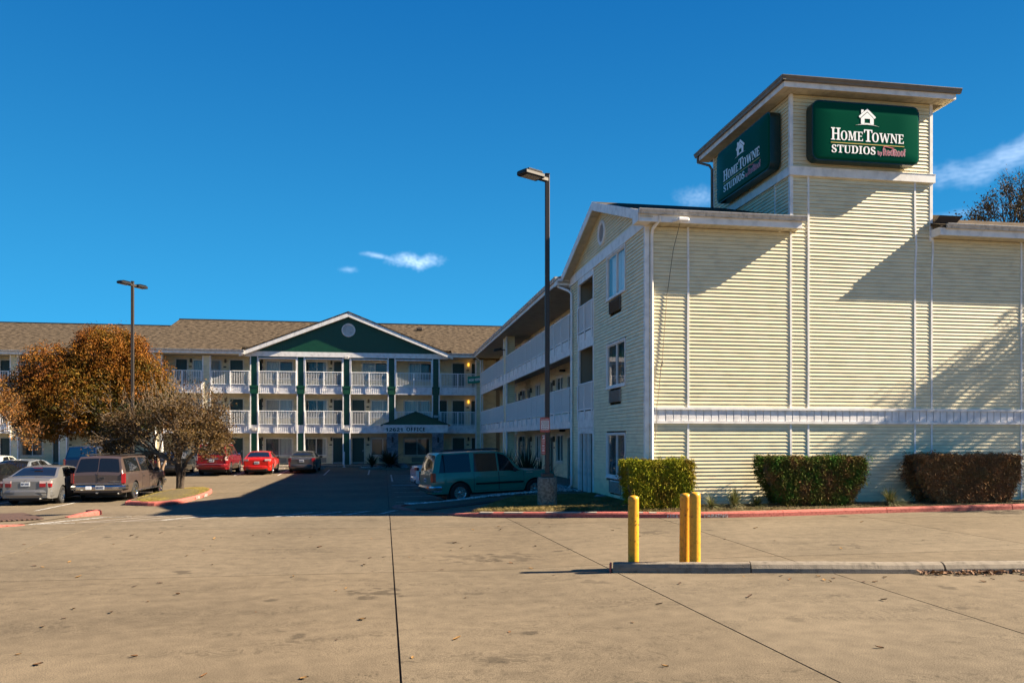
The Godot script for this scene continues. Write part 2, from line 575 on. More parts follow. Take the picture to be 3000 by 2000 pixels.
func paving() -> void:
	var g := G.new()
	g.q(Vector3(-420, -0.75, 300), Vector3(420, -0.75, 300), Vector3(420, -0.75, -480), Vector3(-420, -0.75, -480))
	structure(put(g, "ground", M.lawn, self))
	var lot := Node3D.new()
	lot.name = "parking_lot"
	add_child(lot)
	structure(lot)
	g = G.new()
	for i in 40:
		for j in 40:
			var xa := -70.0 + 2.9 * i
			var za := 16.0 - 1.94 * j
			var c := []
			for k in [[0, 0], [1, 0], [1, 1], [0, 1]]:
				c.append(on_ground(xa + 2.9 * k[0], za - 1.94 * k[1], -0.035))
			g.q(c[0], c[1], c[2], c[3])
	put(g, "joint_filler", M.joint, lot)
	var gap := 0.011
	for k in 10:
		for l in 6:
			var s := G.new()
			s.sg = 1
			var nx := 1 + int((joint_x(k + 1, -14) - joint_x(k, -14)) / 1.2)
			var nz := 1 + int((joint_z(l, 0) - joint_z(l + 1, 0)) / 1.6)
			var rows := []
			for j in nz + 1:
				var row := []
				for i in nx + 1:
					var x := 0.0
					var z := -20.0
					for it in 3:
						x = lerpf(joint_x(k, z) + gap, joint_x(k + 1, z) - gap, float(i) / nx)
						z = lerpf(joint_z(l, x) - gap, joint_z(l + 1, x) + gap, float(j) / nz)
					row.append(on_ground(x, z))
				rows.append(row)
			for j in nz:
				for i in nx:
					s.q(rows[j][i], rows[j][i + 1], rows[j + 1][i + 1], rows[j + 1][i])
			s.sg = -1
			var down := Vector3(0, -0.06, 0)
			for i in nx:
				s.q(rows[0][i] + down, rows[0][i + 1] + down, rows[0][i + 1], rows[0][i])
				s.q(rows[nz][i + 1] + down, rows[nz][i] + down, rows[nz][i], rows[nz][i + 1])
			for j in nz:
				s.q(rows[j + 1][0] + down, rows[j][0] + down, rows[j][0], rows[j + 1][0])
				s.q(rows[j][nx] + down, rows[j + 1][nx] + down, rows[j + 1][nx], rows[j][nx])
			put(s, "slab", M[["concrete", "concrete_b", "concrete", "concrete_c"][(k * 3 + l * 5) % 4]], lot)
	markings()


func stripe(a: Vector2, b: Vector2, w: float, m: Material, called := "painted_line", parent: Node3D = null) -> void:
	var g := G.new()
	var d := (b - a).normalized()
	var s := Vector2(-d.y, d.x) * w / 2
	var k := 1 + int((b - a).length() / 1.0)
	for i in k:
		var p := a.lerp(b, float(i) / k)
		var q := a.lerp(b, float(i + 1) / k)
		g.q(on_ground(p.x - s.x, p.y - s.y, 0.005), on_ground(p.x + s.x, p.y + s.y, 0.005), on_ground(q.x + s.x, q.y + s.y, 0.005), on_ground(q.x - s.x, q.y - s.y, 0.005))
	put(g, called, m, parent)


func markings() -> void:
	var o := Node3D.new()
	o.name = "road_marking"
	add_child(o)
	structure(o)
	# the hatched crossing over the drive, worn in the middle
	var near_a := Vector2(-9.2, -23.0)
	var near_b := Vector2(1.1, -24.72)
	var far_a := Vector2(-8.1, -24.75)
	var far_b := Vector2(0.55, -26.0)
	for part in [[0.0, 0.10, "paint_white"], [0.10, 0.38, "paint_faded"], [0.40, 0.62, "paint_faded"], [0.62, 1.0, "paint_white"]]:
		stripe(near_a.lerp(near_b, part[0]), near_a.lerp(near_b, part[1] - 0.004), 0.09, M[part[2]], "painted_line", o)
		stripe(far_a.lerp(far_b, part[0]), far_a.lerp(far_b, part[1] - 0.004), 0.08, M[part[2]], "painted_line", o)
	stripe(Vector2(-9.25, -22.9), Vector2(-8.0, -24.7), 0.16, M.paint_white, "painted_line", o)
	for i in 9:
		var t := 0.10 + i * 0.098
		stripe(near_a.lerp(near_b, t) + Vector2(0.05, -0.06), far_a.lerp(far_b, t + 0.1) + Vector2(0, 0.06), 0.14, M.paint_faded if i < 5 and i != 2 else M.paint_white, "painted_line", o)
	# bays on the left, along the office block and along the wing
	for c in [[Vector2(-9.0, -11.0), Vector2(-7.2, -12.3), Vector2(-5.4, -13.0), Vector2(-4.3, -13.4)], [Vector2(-3.2, -16.2), Vector2(-1.4, -16.6), Vector2(0.1, -16.7)], [Vector2(8.3, -16.4), Vector2(10.4, -15.2), Vector2(13.0, -14.4)], [Vector2(4.6, -17.9), Vector2(7.2, -17.6), Vector2(9.9, -17.8), Vector2(13.5, -17.5)]]:
		for i in c.size() - 1:
			for k in 5:
				var p: Vector2 = c[i].lerp(c[i + 1], k / 5.0) + Vector2(0, 0.03 * sin(k * 2.1 + i))
				var q: Vector2 = c[i].lerp(c[i + 1], (k + 1) / 5.0) + Vector2(0, 0.03 * sin((k + 1) * 2.1 + i))
				stripe(p, q, 0.008, M.joint, "crack", o)
	for x in [-11.3, -13.9, -16.6, -19.3, -22.0]:
		stripe(Vector2(x, -28.4), Vector2(x, -36.6), 0.1, M.paint_white, "bay_line", o)
	for x in [-14.9, -12.0, -9.2, -6.55, -3.7, -0.9]:
		stripe(Vector2(x, -52.2), Vector2(x, -57.8), 0.1, M.paint_white, "bay_line", o)
	for k in 6:
		stripe(Vector2(0.5, -30.2 - k * 2.75), Vector2(5.9, -30.9 - k * 2.75), 0.1, M.paint_white, "bay_line", o)
	for k in 7:
		stripe(Vector2(0.7, -45.6 - k * 0.95), Vector2(3.4, -46.6 - k * 0.95), 0.11, M.paint_blue if k % 2 else M.paint_white, "hatch_line", o)
	stripe(Vector2(0.45, -41.0), Vector2(6.0, -41.6), 0.28, M.paint_blue, "bay_line", o)
	stripe(Vector2(0.55, -44.8), Vector2(0.55, -52.0), 0.1, M.paint_white, "bay_line", o)


func kerbs() -> void:
	var prof := [[0.0, -0.12], [0.005, 0.10], [0.03, 0.137], [0.07, 0.15], [0.17, 0.152], [0.17, -0.12]]
	# red kerb along the drive, cut into sections by joints
	var k := Node3D.new()
	k.name = "red_kerb"
	add_child(k)
	structure(k)
	var line := [Vector2(27, -20.9), Vector2(18.3, -20.72), Vector2(14.18, -20.62), Vector2(10.9, -20.42), Vector2(9.33, -20.42), Vector2(7.6, -20.62), Vector2(6.12, -21.06), Vector2(4.9, -21.62), Vector2(3.63, -22.27), Vector2(2.91, -22.66), Vector2(2.3, -23.18), Vector2(1.82, -23.86), Vector2(1.26, -24.86)]
	var run := []   # the foot of the kerb, point by point
	var cuts := [0.0, 1.0, 2.0, 3.0, 5.0, 7.0, 9.0, 12.0]
	for i in cuts.size() - 1:
		var path := []
		var hs := []
		var steps := int((cuts[i + 1] - cuts[i]) * 4)
		for s in steps + 1:
			var t := lerpf(cuts[i], cuts[i + 1], float(s) / steps)
			var a := int(minf(t, 11.999))
			var p: Vector2 = line[a].cubic_interpolate(line[a + 1], line[maxi(a - 1, 0)], line[mini(a + 2, 12)], t - a)
			if s == 0:
				p = p.lerp(line[mini(a + 1, 12)], 0.006)
			path.append(on_ground(p.x, p.y))
			hs.append(clampf((12.0 - t) / 3.2, 0.12, 1.0))
		run.append_array(path)
		path.reverse()
		hs.reverse()
		var g := G.new()
		sweep(g, path, prof, hs)
		put(g, "kerb_section", M.kerb_red, k)
	# patches where the red paint has worn off the kerb's edge
	for w in [[3.4, 0.5], [4.5, 0.9], [5.5, 0.3], [2.75, 0.35], [6.6, 0.4], [7.15, 0.2]]:
		var path := []
		for s in 5:
			path.append(kerb_foot(run, w[0] + w[1] * s / 4.0))
		var g := G.new()
		var e := 0.004
		sweep(g, path, [[0.02, 0.112], [0.03 - e, 0.137 + e], [0.07 - e, 0.15 + e], [0.13, 0.152 + e], [0.13, 0.12]])
		put(g, "worn_patch", M.kerb_worn, k)
	for s in [["NO", 8.45, 0.2], ["PARKING", 8.95, 0.66], ["FIRE", 7.77, 0.3], ["LANE", 8.13, 0.28]]:
		var o := lettering(s[0], "droid_sans_bold", 0.095, s[2], M.paint_white, k, "painted_letters")
		var p := kerb_foot(run, s[1])
		var along := kerb_foot(run, s[1] + 0.1) - kerb_foot(run, s[1] - 0.1)
		var out := Vector3(-along.z, 0, along.x).normalized()
		o.transform = frame(p + Vector3(0, 0.058, 0) + out * 0.001, out) * o.transform
	# the bed behind it: lawn, a concrete walk and a strip of pavers, and white stones
	var bed := Node3D.new()
	bed.name = "planting_bed"
	add_child(bed)
	structure(bed)
	var inner := []
	for i in range(0, 11):
		inner.append(Vector3(line[i].x + (0.05 if i > 5 else 0.0), ground_y(line[i].x, line[i].y) + 0.14 * clampf((12.0 - i) / 3.2, 0.12, 1.0), line[i].y - 0.155))
	var back := [Vector3(27, 0.04, -22.62), Vector3(18.3, 0.04, -22.62), Vector3(14.2, 0.04, -22.62), Vector3(10.9, 0.03, -22.62), Vector3(9.33, 0.02, -22.62), Vector3(7.75, 0.01, -22.62), Vector3(7.7, 0.0, -24.5), Vector3(7.7, -0.01, -26.5), Vector3(7.7, -0.03, -28.4), Vector3(6.2, -0.08, -28.4), Vector3(4.6, -0.14, -27.4)]
	var g := G.new()
	g.sg = 1
	for i in 10:
		var a: Vector3 = inner[i]
		var b: Vector3 = inner[i + 1]
		for s in 6:
			var t0 := s / 6.0
			var t1 := (s + 1) / 6.0
			var lift0 := Vector3(0, 0.05 * sin(PI * t0), 0)
			var lift1 := Vector3(0, 0.05 * sin(PI * t1), 0)
			g.q(b.lerp(back[i + 1], t0) + lift0, a.lerp(back[i], t0) + lift0, a.lerp(back[i], t1) + lift1, b.lerp(back[i + 1], t1) + lift1)
	put(g, "lawn", M.lawn, bed)
	g = G.new()
	var walk := [Vector2(2.32, -23.25), Vector2(1.85, -23.95), Vector2(1.3, -24.95), Vector2(0.55, -26.6), Vector2(0.45, -27.6), Vector2(0.7, -28.3), Vector2(2.9, -29.2), Vector2(5.5, -29.3), Vector2(7.7, -30.6), Vector2(7.7, -28.2), Vector2(4.7, -27.2), Vector2(3.4, -24.8)]
	var top := PackedVector2Array()
	for p in walk:
		top.append(p)
	var idx := Geometry2D.triangulate_polygon(top)
	for i in range(0, idx.size(), 3):
		var tri := []
		for j in 3:
			var p := top[idx[i + j]]
			tri.append(on_ground(p.x, p.y, 0.03 + 0.09 * smoothstep(1.2, 4.0, p.x)))
		g.t(tri[0], tri[1], tri[2])
	put(g, "walk", M.concrete, bed)
	for i in 46:
		var t := i / 46.0
		for j in 3:
			var p := Vector2(1.35, -25.35).lerp(Vector2(4.35, -27.0), t) + Vector2(-0.48, 0.88) * 0.0 + Vector2(-0.26, -0.45) * (j * 0.42)
			var b := Basis(Vector3.UP, atan2(1.65, 3.0))
			var gg := box_mesh(Vector3(0.068, 0.03, 0.2), 0.006)
			put_mesh(gg, "paver", M.paver if (i + j) % 3 else M.paver_b, bed, Transform3D(b, on_ground(p.x, p.y, 0.052 + 0.09 * smoothstep(1.2, 4.0, p.x))))
	g = G.new()
	var nose := []
	for p in [Vector2(1.22, -24.95), Vector2(0.8, -25.75), Vector2(0.46, -26.5), Vector2(0.30, -27.1), Vector2(0.32, -27.6), Vector2(0.5, -28.1), Vector2(0.8, -28.35), Vector2(1.2, -28.5)]:
		nose.append(on_ground(p.x, p.y))
	nose.reverse()
	sweep(g, nose, [[0.0, -0.1], [0.02, 0.05], [0.08, 0.075], [0.32, 0.08], [0.32, -0.1]], [0.5, 0.8, 1.0, 1.0, 0.9, 0.5, 0.2, 0.15])
	put(g, "kerb_nose", M.kerb_red, bed)
	# the narrow grey kerb that carries the bollards
	var gk := Node3D.new()
	gk.name = "grey_kerb"
	add_child(gk)
	structure(gk)
	var gp := [Vector2(3.78, -12.8), Vector2(5.86, -12.02), Vector2(8.85, -11.38), Vector2(13.5, -10.75)]
	for i in 3:
		g = G.new()
		var path := []
		var n := 12
		for s in n + 1:
			var p: Vector2 = gp[i].cubic_interpolate(gp[i + 1], gp[maxi(i - 1, 0)], gp[mini(i + 2, 3)], lerpf(0.004, 0.996, float(s) / n))
			path.append(on_ground(p.x, p.y, rng.randf_range(-0.003, 0.003)))
		sweep(g, path, [[0.0, -0.12], [0.012, 0.09], [0.03, 0.145], [0.06, 0.16], [0.15, 0.162], [0.17, 0.15], [0.18, -0.12]] if i == 0 else [[0.0, -0.12], [0.02, 0.07], [0.06, 0.13], [0.12, 0.16], [0.2, 0.165], [0.27, 0.14], [0.28, -0.12]])
		put(g, "kerb_section", M.kerb_grey, gk)
	g = G.new(frame(on_ground(3.775, -12.9), Vector3(-0.94, 0, -0.35)))
	g.cbox(Vector3(0, 0.06, 0.0), Vector3(0.17, 0.19, 0.03), 0.01)
	put(g, "red_end", M.kerb_red, gk)
	# the planted island on the left and the paver ramp in front of it
	var isl := Node3D.new()
	isl.name = "kerb_island"
	add_child(isl)
	structure(isl)
	var ring := [Vector2(-9.15, -30.5), Vector2(-8.91, -30.27), Vector2(-7.98, -29.85), Vector2(-7.38, -30.6), Vector2(-7.2, -33.8), Vector2(-7.5, -37.2), Vector2(-8.2, -38.3), Vector2(-9.0, -38.2), Vector2(-9.3, -36.0), Vector2(-9.25, -32.0), Vector2(-9.15, -30.5)]
	var path := []
	for i in ring.size() - 1:
		for s in 4:
			var p: Vector2 = ring[i].cubic_interpolate(ring[i + 1], ring[posmod(i - 1, 10)], ring[(i + 2) % 11 if i < 8 else 1], s / 4.0)
			path.append(on_ground(p.x, p.y))
	path.append(path[0])
	g = G.new()
	sweep(g, path, prof)
	put(g, "kerb_ring", M.kerb_red, isl)
	g = G.new()
	g.sg = 1
	var mid := Vector3(-8.3, -0.06, -34)
	for i in path.size() - 1:
		var a: Vector3 = path[i] + Vector3(0, 0.13, 0) + (mid - path[i]).normalized() * 0.1
		var b: Vector3 = path[i + 1] + Vector3(0, 0.13, 0) + (mid - path[i + 1]).normalized() * 0.1
		g.t(a, b, mid)
	put(g, "lawn", M.lawn, isl)
	for s in [["FIRE", -7.22, -32.9], ["LANE", -7.18, -34.1]]:
		var o := lettering(s[0], "droid_sans_bold", 0.10, 0.5, M.paint_white, isl, "painted_letters")
		o.transform = frame(on_ground(s[1] + 0.06, s[2], 0.075), Vector3(1, 0, 0.03)) * o.transform
	var ramp := Node3D.new()
	ramp.name = "paver_ramp"
	add_child(ramp)
	structure(ramp)
	g = G.new()
	var rp := [Vector2(-8.9, -26.15), Vector2(-9.1, -24.5), Vector2(-9.6, -22.5), Vector2(-13.5, -21.2), Vector2(-17.0, -25.5), Vector2(-12.0, -27.3)]
	for i in range(1, 5):
		g.t(on_ground(rp[0].x, rp[0].y, 0.02), on_ground(rp[i + 1].x, rp[i + 1].y, 0.03), on_ground(rp[i].x, rp[i].y, 0.02))
	put(g, "walk", M.concrete, ramp)
	for i in 34:
		for j in 17:
			var p := Vector2(-9.6, -24.35) + Vector2(-0.72, -0.69) * (j * 0.205) * 0.55 + Vector2(-0.69, 0.24) * (i * 0.105)
			p = Vector2(-9.5 - i * 0.108 - j * 0.095, -24.2 + i * 0.052 - j * 0.155)
			if p.x < -14.4:
				continue
			put_mesh(box_mesh(Vector3(0.098, 0.03, 0.188), 0.006), "paver", M.paver if (i * 7 + j * 3) % 5 else M.paver_b, ramp, Transform3D(Basis(Vector3.UP, -0.47), on_ground(p.x, p.y, 0.033)))
	g = G.new()
	sweep(g, [on_ground(-9.0, -24.9), on_ground(-8.75, -25.3), on_ground(-8.5, -25.7), on_ground(-8.45, -26.0), on_ground(-8.62, -26.3), on_ground(-8.95, -26.4)], prof, [0.1, 0.6, 0.9, 1.0, 1.0, 0.9])
	put(g, "kerb_nose", M.kerb_red, ramp)
	g = G.new()
	sweep(g, [on_ground(-13.0, -20.9), on_ground(-11.2, -21.6), on_ground(-10.2, -22.05), on_ground(-9.3, -22.75)], prof, [1.0, 0.8, 0.55, 0.1])
	put(g, "kerb_section", M.kerb_red, ramp)
	# the pavement along the office block and along the wing
	g = G.new()
	g.cbox(Vector3(-12, -0.1, -62.9), Vector3(46, 0.2, 3.9), 0.03)
	structure(put(g, "pavement", M.kerb_grey, self))
	g = G.new()
	g.cbox(Vector3(8.6, -0.15, -46.3), Vector3(2.6, 0.28, 30.2), 0.02)
	structure(put(g, "pavement", M.kerb_grey, self))


func kerb_foot(run: Array, x: float) -> Vector3:
	for i in run.size() - 1:
		if run[i].x >= x and run[i + 1].x <= x and run[i].x > run[i + 1].x:
			return run[i].lerp(run[i + 1], (run[i].x - x) / (run[i].x - run[i + 1].x))
	return run[0]


func box_mesh(s: Vector3, r := 0.0) -> Mesh:
	var key := "box %s %s" % [s, r]
	if not cache.has(key):
		var g := G.new()
		if r > 0:
			g.cbox(Vector3.ZERO, s, r)
		else:
			g.box(Vector3.ZERO, s)
		cache[key] = g.done()
	return cache[key]


func lettering(text: String, face: String, height: float, width: float, m: Material, parent: Node3D, called := "lettering", depth := 0.006) -> MeshInstance3D:
	var f := SystemFont.new()
	f.font_names = PackedStringArray(["Droid Serif" if "serif" in face else "Droid Sans"])
	f.font_weight = 700 if "bold" in face else 400
	var t := TextMesh.new()
	t.font = f
	t.text = text
	t.font_size = 64
	t.pixel_size = 0.01
	t.depth = 0.01
	t.curve_step = 2.0
	var b := t.get_aabb()
	var s := Vector3(width / b.size.x if width > 0 else height / b.size.y, height / b.size.y, depth / 0.01)
	var c := b.get_center()
	return put_mesh(t, called, m, parent, Transform3D(Basis.from_scale(s), Vector3(-c.x * s.x, -c.y * s.y, 0)))


# ---------------------------------------------------------------- the motel

var balusters := 0


func board_mesh(length: float) -> Mesh:
	var key := "board %.3f" % length
	if not cache.has(key):
		var g := G.new()
		board(g, 0, length, 0, length, 0.0)
		cache[key] = g.done()
	return cache[key]


func board(g: G, a0: float, a1: float, b0: float, b1: float, y: float, h := COURSE) -> void:   # a lapped board: a0..a1 along its foot, b0..b1 along its head
	var s := y + 0.007
	g.hexa([Vector3(a0, s, -0.012), Vector3(a1, s, -0.012), Vector3(b1, y + h, -0.012), Vector3(b0, y + h, -0.012),
		Vector3(a0, s, 0.024), Vector3(a1, s, 0.024), Vector3(b1, y + h, 0.001), Vector3(b0, y + h, 0.001)])


func runs(a0: float, a1: float, y0: float, y1: float, holes: Array) -> Array:
	var out := [[a0, a1]]
	for hole in holes:
		if hole[3] <= y0 + 0.01 or hole[2] >= y1 - 0.01:
			continue
		var next := []
		for r in out:
			if hole[1] <= r[0] or hole[0] >= r[1]:
				next.append(r)
				continue
			if hole[0] > r[0]:
				next.append([r[0], hole[0]])
			if hole[1] < r[1]:
				next.append([hole[1], r[1]])
		out = next
	return out


func siding_boards(parent: Node3D, f: Transform3D, a0: float, a1: float, y0: float, y1: float, holes: Array, mats: Array) -> void:   # every board its own piece
	var y := y0
	var i := 0
	while y < y1 - 0.02:
		for r in runs(a0, a1, y, y + COURSE, holes):
			var jig := Transform3D(Basis(), Vector3(0, rng.randf_range(-0.001, 0.001), rng.randf_range(-0.0015, 0.0015)))
			put_mesh(board_mesh(r[1] - r[0]), "siding_board", M[mats[(i * 5 + i / 3) % mats.size()]], parent, f * Transform3D(Basis(), Vector3(r[0], y, 0)) * jig)
		y += COURSE
		i += 1


func siding_sheet(parent: Node3D, f: Transform3D, a0: float, a1: float, y0: float, y1: float, holes: Array, m: Material, called := "siding") -> void:   # far or narrow walls
	var g := G.new(f)
	var y := y0
	while y < y1 - 0.02:
		for r in runs(a0, a1, y, y + COURSE, holes):
			board(g, r[0], r[1], r[0], r[1], y, minf(COURSE, y1 - y))
		y += COURSE
	put(g, called, m, parent)


func window(parent: Node3D, f: Transform3D, a0: float, a1: float, y0: float, y1: float, style := 0, trim := 0.09, mf: Material = null) -> void:
	var g := G.new(f)
	var o := trim
	for r in [[a0 - o, a0, y0 - o, y1 + o], [a1, a1 + o, y0 - o, y1 + o], [a0, a1, y1, y1 + o], [a0, a1, y0 - o, y0]]:
		g.span(Vector3(r[0], r[2], -0.1), Vector3(r[1], r[3], 0.035))
	g.span(Vector3(a0 - o - 0.02, y0 - o - 0.035, -0.05), Vector3(a1 + o + 0.02, y0 - o, 0.06))
	var w := put(g, "window", mf if mf else M.frame, parent)
	var mid := (a0 + a1) / 2 + 0.02
	g = G.new(f)
	var s := 0.035
	for r in [[a0, a0 + s, y0, y1], [a1 - s, a1, y0, y1], [mid - s * 0.7, mid + s * 0.7, y0 + s, y1 - s], [a0 + s, a1 - s, y1 - s, y1], [a0 + s, a1 - s, y0, y0 + s]]:
		g.span(Vector3(r[0], r[2], -0.06), Vector3(r[1], r[3], 0.0))
	put(g, "sash", M.frame_white, w)
	for p in [[a0 + s, mid - s * 0.7, -0.02], [mid + s * 0.7, a1 - s, -0.04]]:
		g = G.new(f)
		g.q(Vector3(p[0], y0 + s, p[2]), Vector3(p[1], y0 + s, p[2]), Vector3(p[1], y1 - s, p[2]), Vector3(p[0], y1 - s, p[2]))
		put(g, "pane", M.glass, w)
	g = G.new(f)
	var d := -1.1
	g.q(Vector3(a0, y0, d), Vector3(a1, y0, d), Vector3(a1, y1, d), Vector3(a0, y1, d))
	g.q(Vector3(a0, y0, d), Vector3(a0, y1, d), Vector3(a0, y1, -0.07), Vector3(a0, y0, -0.07))
	g.q(Vector3(a1, y1, d), Vector3(a1, y0, d), Vector3(a1, y0, -0.07), Vector3(a1, y1, -0.07))
	g.q(Vector3(a0, y1, d), Vector3(a1, y1, d), Vector3(a1, y1, -0.07), Vector3(a0, y1, -0.07))
	g.q(Vector3(a1, y0, d), Vector3(a0, y0, d), Vector3(a0, y0, -0.07), Vector3(a1, y0, -0.07))
	put(g, "room", M.dark_room, w)
	# how far the curtains are drawn, from each side
	var drawn = [[0.5, 0.0], [0.62, 0.18], [0.96, 0.0], [0.1, 0.5], [0.0, 0.12], [0.45, 0.45], [0.08, 0.08], [0.5, 0.45], [0.12, 0.48], [0.3, 0.46]][style % 10]
	for k in 2:
		if drawn[k] < 0.02:
			continue
		var c0: float = a0 + 0.02 if k == 0 else a1 - 0.02 - (a1 - a0) * drawn[1]
		var c1: float = a0 + (a1 - a0) * drawn[0] if k == 0 else a1 - 0.02
		g = G.new(f)
		g.sg = 1
		var n := maxi(6, int((c1 - c0) / 0.035))
		for i in n:
			var xa := lerpf(c0, c1, float(i) / n)
			var xb := lerpf(c0, c1, float(i + 1) / n)
			var za := -0.17 + 0.028 * sin(xa * 34.0 + sin(xa * 9.0) * 2.0)
			var zb := -0.17 + 0.028 * sin(xb * 34.0 + sin(xb * 9.0) * 2.0)
			g.q(Vector3(xa, y0, za), Vector3(xb, y0, zb), Vector3(xb, y1, zb), Vector3(xa, y1, za))
		put(g, "curtain", M.curtain_dark if (style + k) % 2 and style != 2 and (style < 7 or k == 1 or style > 7) else (M.curtain_white if style == 7 else (M.curtain_dark if style > 7 else M.curtain)), w)


func door(parent: Node3D, f: Transform3D, a0: float, a1: float, y0: float, trim := 0.1, glazed := false) -> void:
	var h := 2.06
	var g := G.new(f)
	for r in [[a0 - trim, a0, 0.0, h + trim], [a1, a1 + trim, 0.0, h + trim], [a0, a1, h, h + trim]]:
		g.span(Vector3(r[0], y0 + r[2], -0.1), Vector3(r[1], y0 + r[3], 0.035))
	var fr := put(g, "door_frame", M.frame, parent)
	g = G.new(f)
	g.span(Vector3(a0, y0 + 0.02, -0.09), Vector3(a1, y0 + h, -0.05))
	for px in 2:   # six raised panels
		for py in [[0.25, 0.85], [0.95, 1.5], [1.6, 1.95]]:
			var w := a1 - a0
			g.span(Vector3(a0 + w * (0.12 + 0.42 * px), y0 + py[0], -0.05), Vector3(a0 + w * (0.46 + 0.42 * px), y0 + py[1], -0.042))
	put(g, "door", M.door, fr)
	g = G.new(f)
	g.span(Vector3(a1 - 0.1, y0 + 0.96, -0.05), Vector3(a1 - 0.05, y0 + 1.14, -0.03))
	g.span(Vector3(a1 - 0.16, y0 + 1.0, -0.01), Vector3(a1 - 0.05, y0 + 1.025, 0.01))
	put(g, "handle", M.metal_grey, fr)
	g = G.new(f)
	g.span(Vector3(a0 + 0.02, y0 + 0.03, -0.05), Vector3(a1 - 0.02, y0 + 0.14, -0.044))
	put(g, "kick_plate", M.metal_grey, fr)


func room_fittings(parent: Node3D, f: Transform3D, a: float, y: float, lit := false) -> void:   # number plate and wall lamp by a door
	var g := G.new(f)
	g.cbox(Vector3(a, y + 1.52, 0.03), Vector3(0.22, 0.1, 0.02), 0.006)
	put(g, "room_number", M.plate_dark, parent)
	g = G.new(f)
	g.cbox(Vector3(a + 0.05, y + 1.98, 0.07), Vector3(0.15, 0.3, 0.12), 0.03)
	put(g, "wall_lamp", M.lamp_glow if lit else M.ac_dark, parent)
	if lit:
		var l := OmniLight3D.new()
		l.name = "wall_lamp_light"
		l.light_energy = 0.006
		l.light_color = Color(1.0, 0.72, 0.3)
		l.light_size = 0.1
		l.omni_range = 6.0
		l.omni_attenuation = 2.0
		l.shadow_enabled = true
		l.position = f * Vector3(a + 0.05, y + 1.98, 0.22)
		add_child(l)


func railing(parent: Node3D, f: Transform3D, a0: float, a1: float, y: float, bays := 2, hang := 0.36) -> void:
	var g := G.new(f)
	g.cbox(Vector3((a0 + a1) / 2, y + 1.09, 0.02), Vector3(a1 - a0, 0.05, 0.07), 0.012)
	g.box(Vector3((a0 + a1) / 2, y + 0.09, 0.02), Vector3(a1 - a0, 0.04, 0.04))
	var top := put(g, "railing", M.rail, parent)
	for i in bays + 1:
		var x := lerpf(a0 + 0.03, a1 - 0.03, float(i) / bays)
		g = G.new(f)
		g.span(Vector3(x - 0.026, y - hang, 0.045), Vector3(x + 0.026, y + 1.066, 0.088))
		put(g, "post", M.rail, top)
	var n := int((a1 - a0) / 0.118)
	if balusters + n <= 288:
		balusters += n
		for i in range(1, n):
			put_mesh(box_mesh(Vector3(0.03, 0.955, 0.03)), "baluster", M.rail, top, f * Transform3D(Basis(), Vector3(lerpf(a0, a1, float(i) / n), y + 0.5875, 0.02)))
	else:
		g = G.new(f)
		for i in range(1, n):
			g.box(Vector3(lerpf(a0, a1, float(i) / n), y + 0.5875, 0.02), Vector3(0.022 if a1 - a0 > 4.0 else 0.03, 0.955, 0.022))
		stuff(put(g, "balusters", M.rail, top))


func ribbed_band(parent: Node3D, f: Transform3D, a0: float, a1: float, y0: float, y1: float, z: float, step: float, called := "fascia", m: Material = null) -> void:   # joined: ribs too far off to tell apart
	var g := G.new(f)
	var e := 0.055
	g.span(Vector3(a0, y0, z - 0.1), Vector3(a1, y0 + e, z + 0.03))
	g.span(Vector3(a0, y1 - e, z - 0.1), Vector3(a1, y1, z + 0.03))
	g.span(Vector3(a0, y0 + e, z - 0.1), Vector3(a1, y1 - e, z))
	var x := a0 + step
	while x < a1 - 0.02:
		g.span(Vector3(x - 0.012, y0 + e, z), Vector3(x + 0.012, y1 - e, z + 0.014))
		x += step
	put(g, called, m if m else M.trim_ribbed, parent)


func slab_roof(parent: Node3D, a: Vector3, b: Vector3, c: Vector3, d: Vector3, called := "roof", t := 0.09) -> MeshInstance3D:   # a, b along the eave, c, d along the ridge
	var g := G.new()
	var dn := Vector3(0, -t, 0)
	g.hexa([a + dn, b + dn, c + dn, d + dn, a, b, c, d])
	return put(g, called, M.shingle, parent)


func gutter(parent: Node3D, a: Vector3, b: Vector3, out: Vector3, m: Material, s := 0.13) -> void:   # an ogee gutter from a to b, hung on the outer side
	var g := G.new()
	var prof := [[0.0, 0.0], [0.0, -s], [s * 0.62, -s], [s * 0.72, -s * 0.62], [s * 0.9, -s * 0.4], [s, -s * 0.1], [s, 0.0], [s * 0.9, 0.0], [s * 0.88, -s * 0.12]]
	var prev := []
	for p in [a, b]:
		var ring := []
		for k in prof:
			ring.append(p + out * k[0] + Vector3.UP * k[1])
		if prev.size():
			for j in prof.size() - 1:
				g.q(prev[j], prev[j + 1], ring[j + 1], ring[j])
		for j in range(1, 6):
			g.t(ring[0], ring[j], ring[j + 1])
		prev = ring
	put(g, "gutter", m, parent)


func downspout(parent: Node3D, pts: Array, m: Material, w := 0.075) -> void:
	var g := G.new()
	var r := []
	for p in pts:
		r.append(w / 2 * 1.2)
	g.tube(pts, r, 6)
	put(g, "downspout", m, parent)


func corner_post(parent: Node3D, lo: Vector3, hi: Vector3, m: Material, called := "corner_trim") -> void:
	var g := G.new()
	g.cbox((lo + hi) / 2, (hi - lo).abs(), 0.008)
	put(g, called, m, parent)


func motel() -> void:
	var b := thing("motel_building", "three-storey cream-sided motel with balconies, green gable front and square sign tower", "building")
	end_block(b)
	tower(b)
	wing(b)
	office_block(b)
	left_block(b)
	office_canopy(b)
	roofs(b)


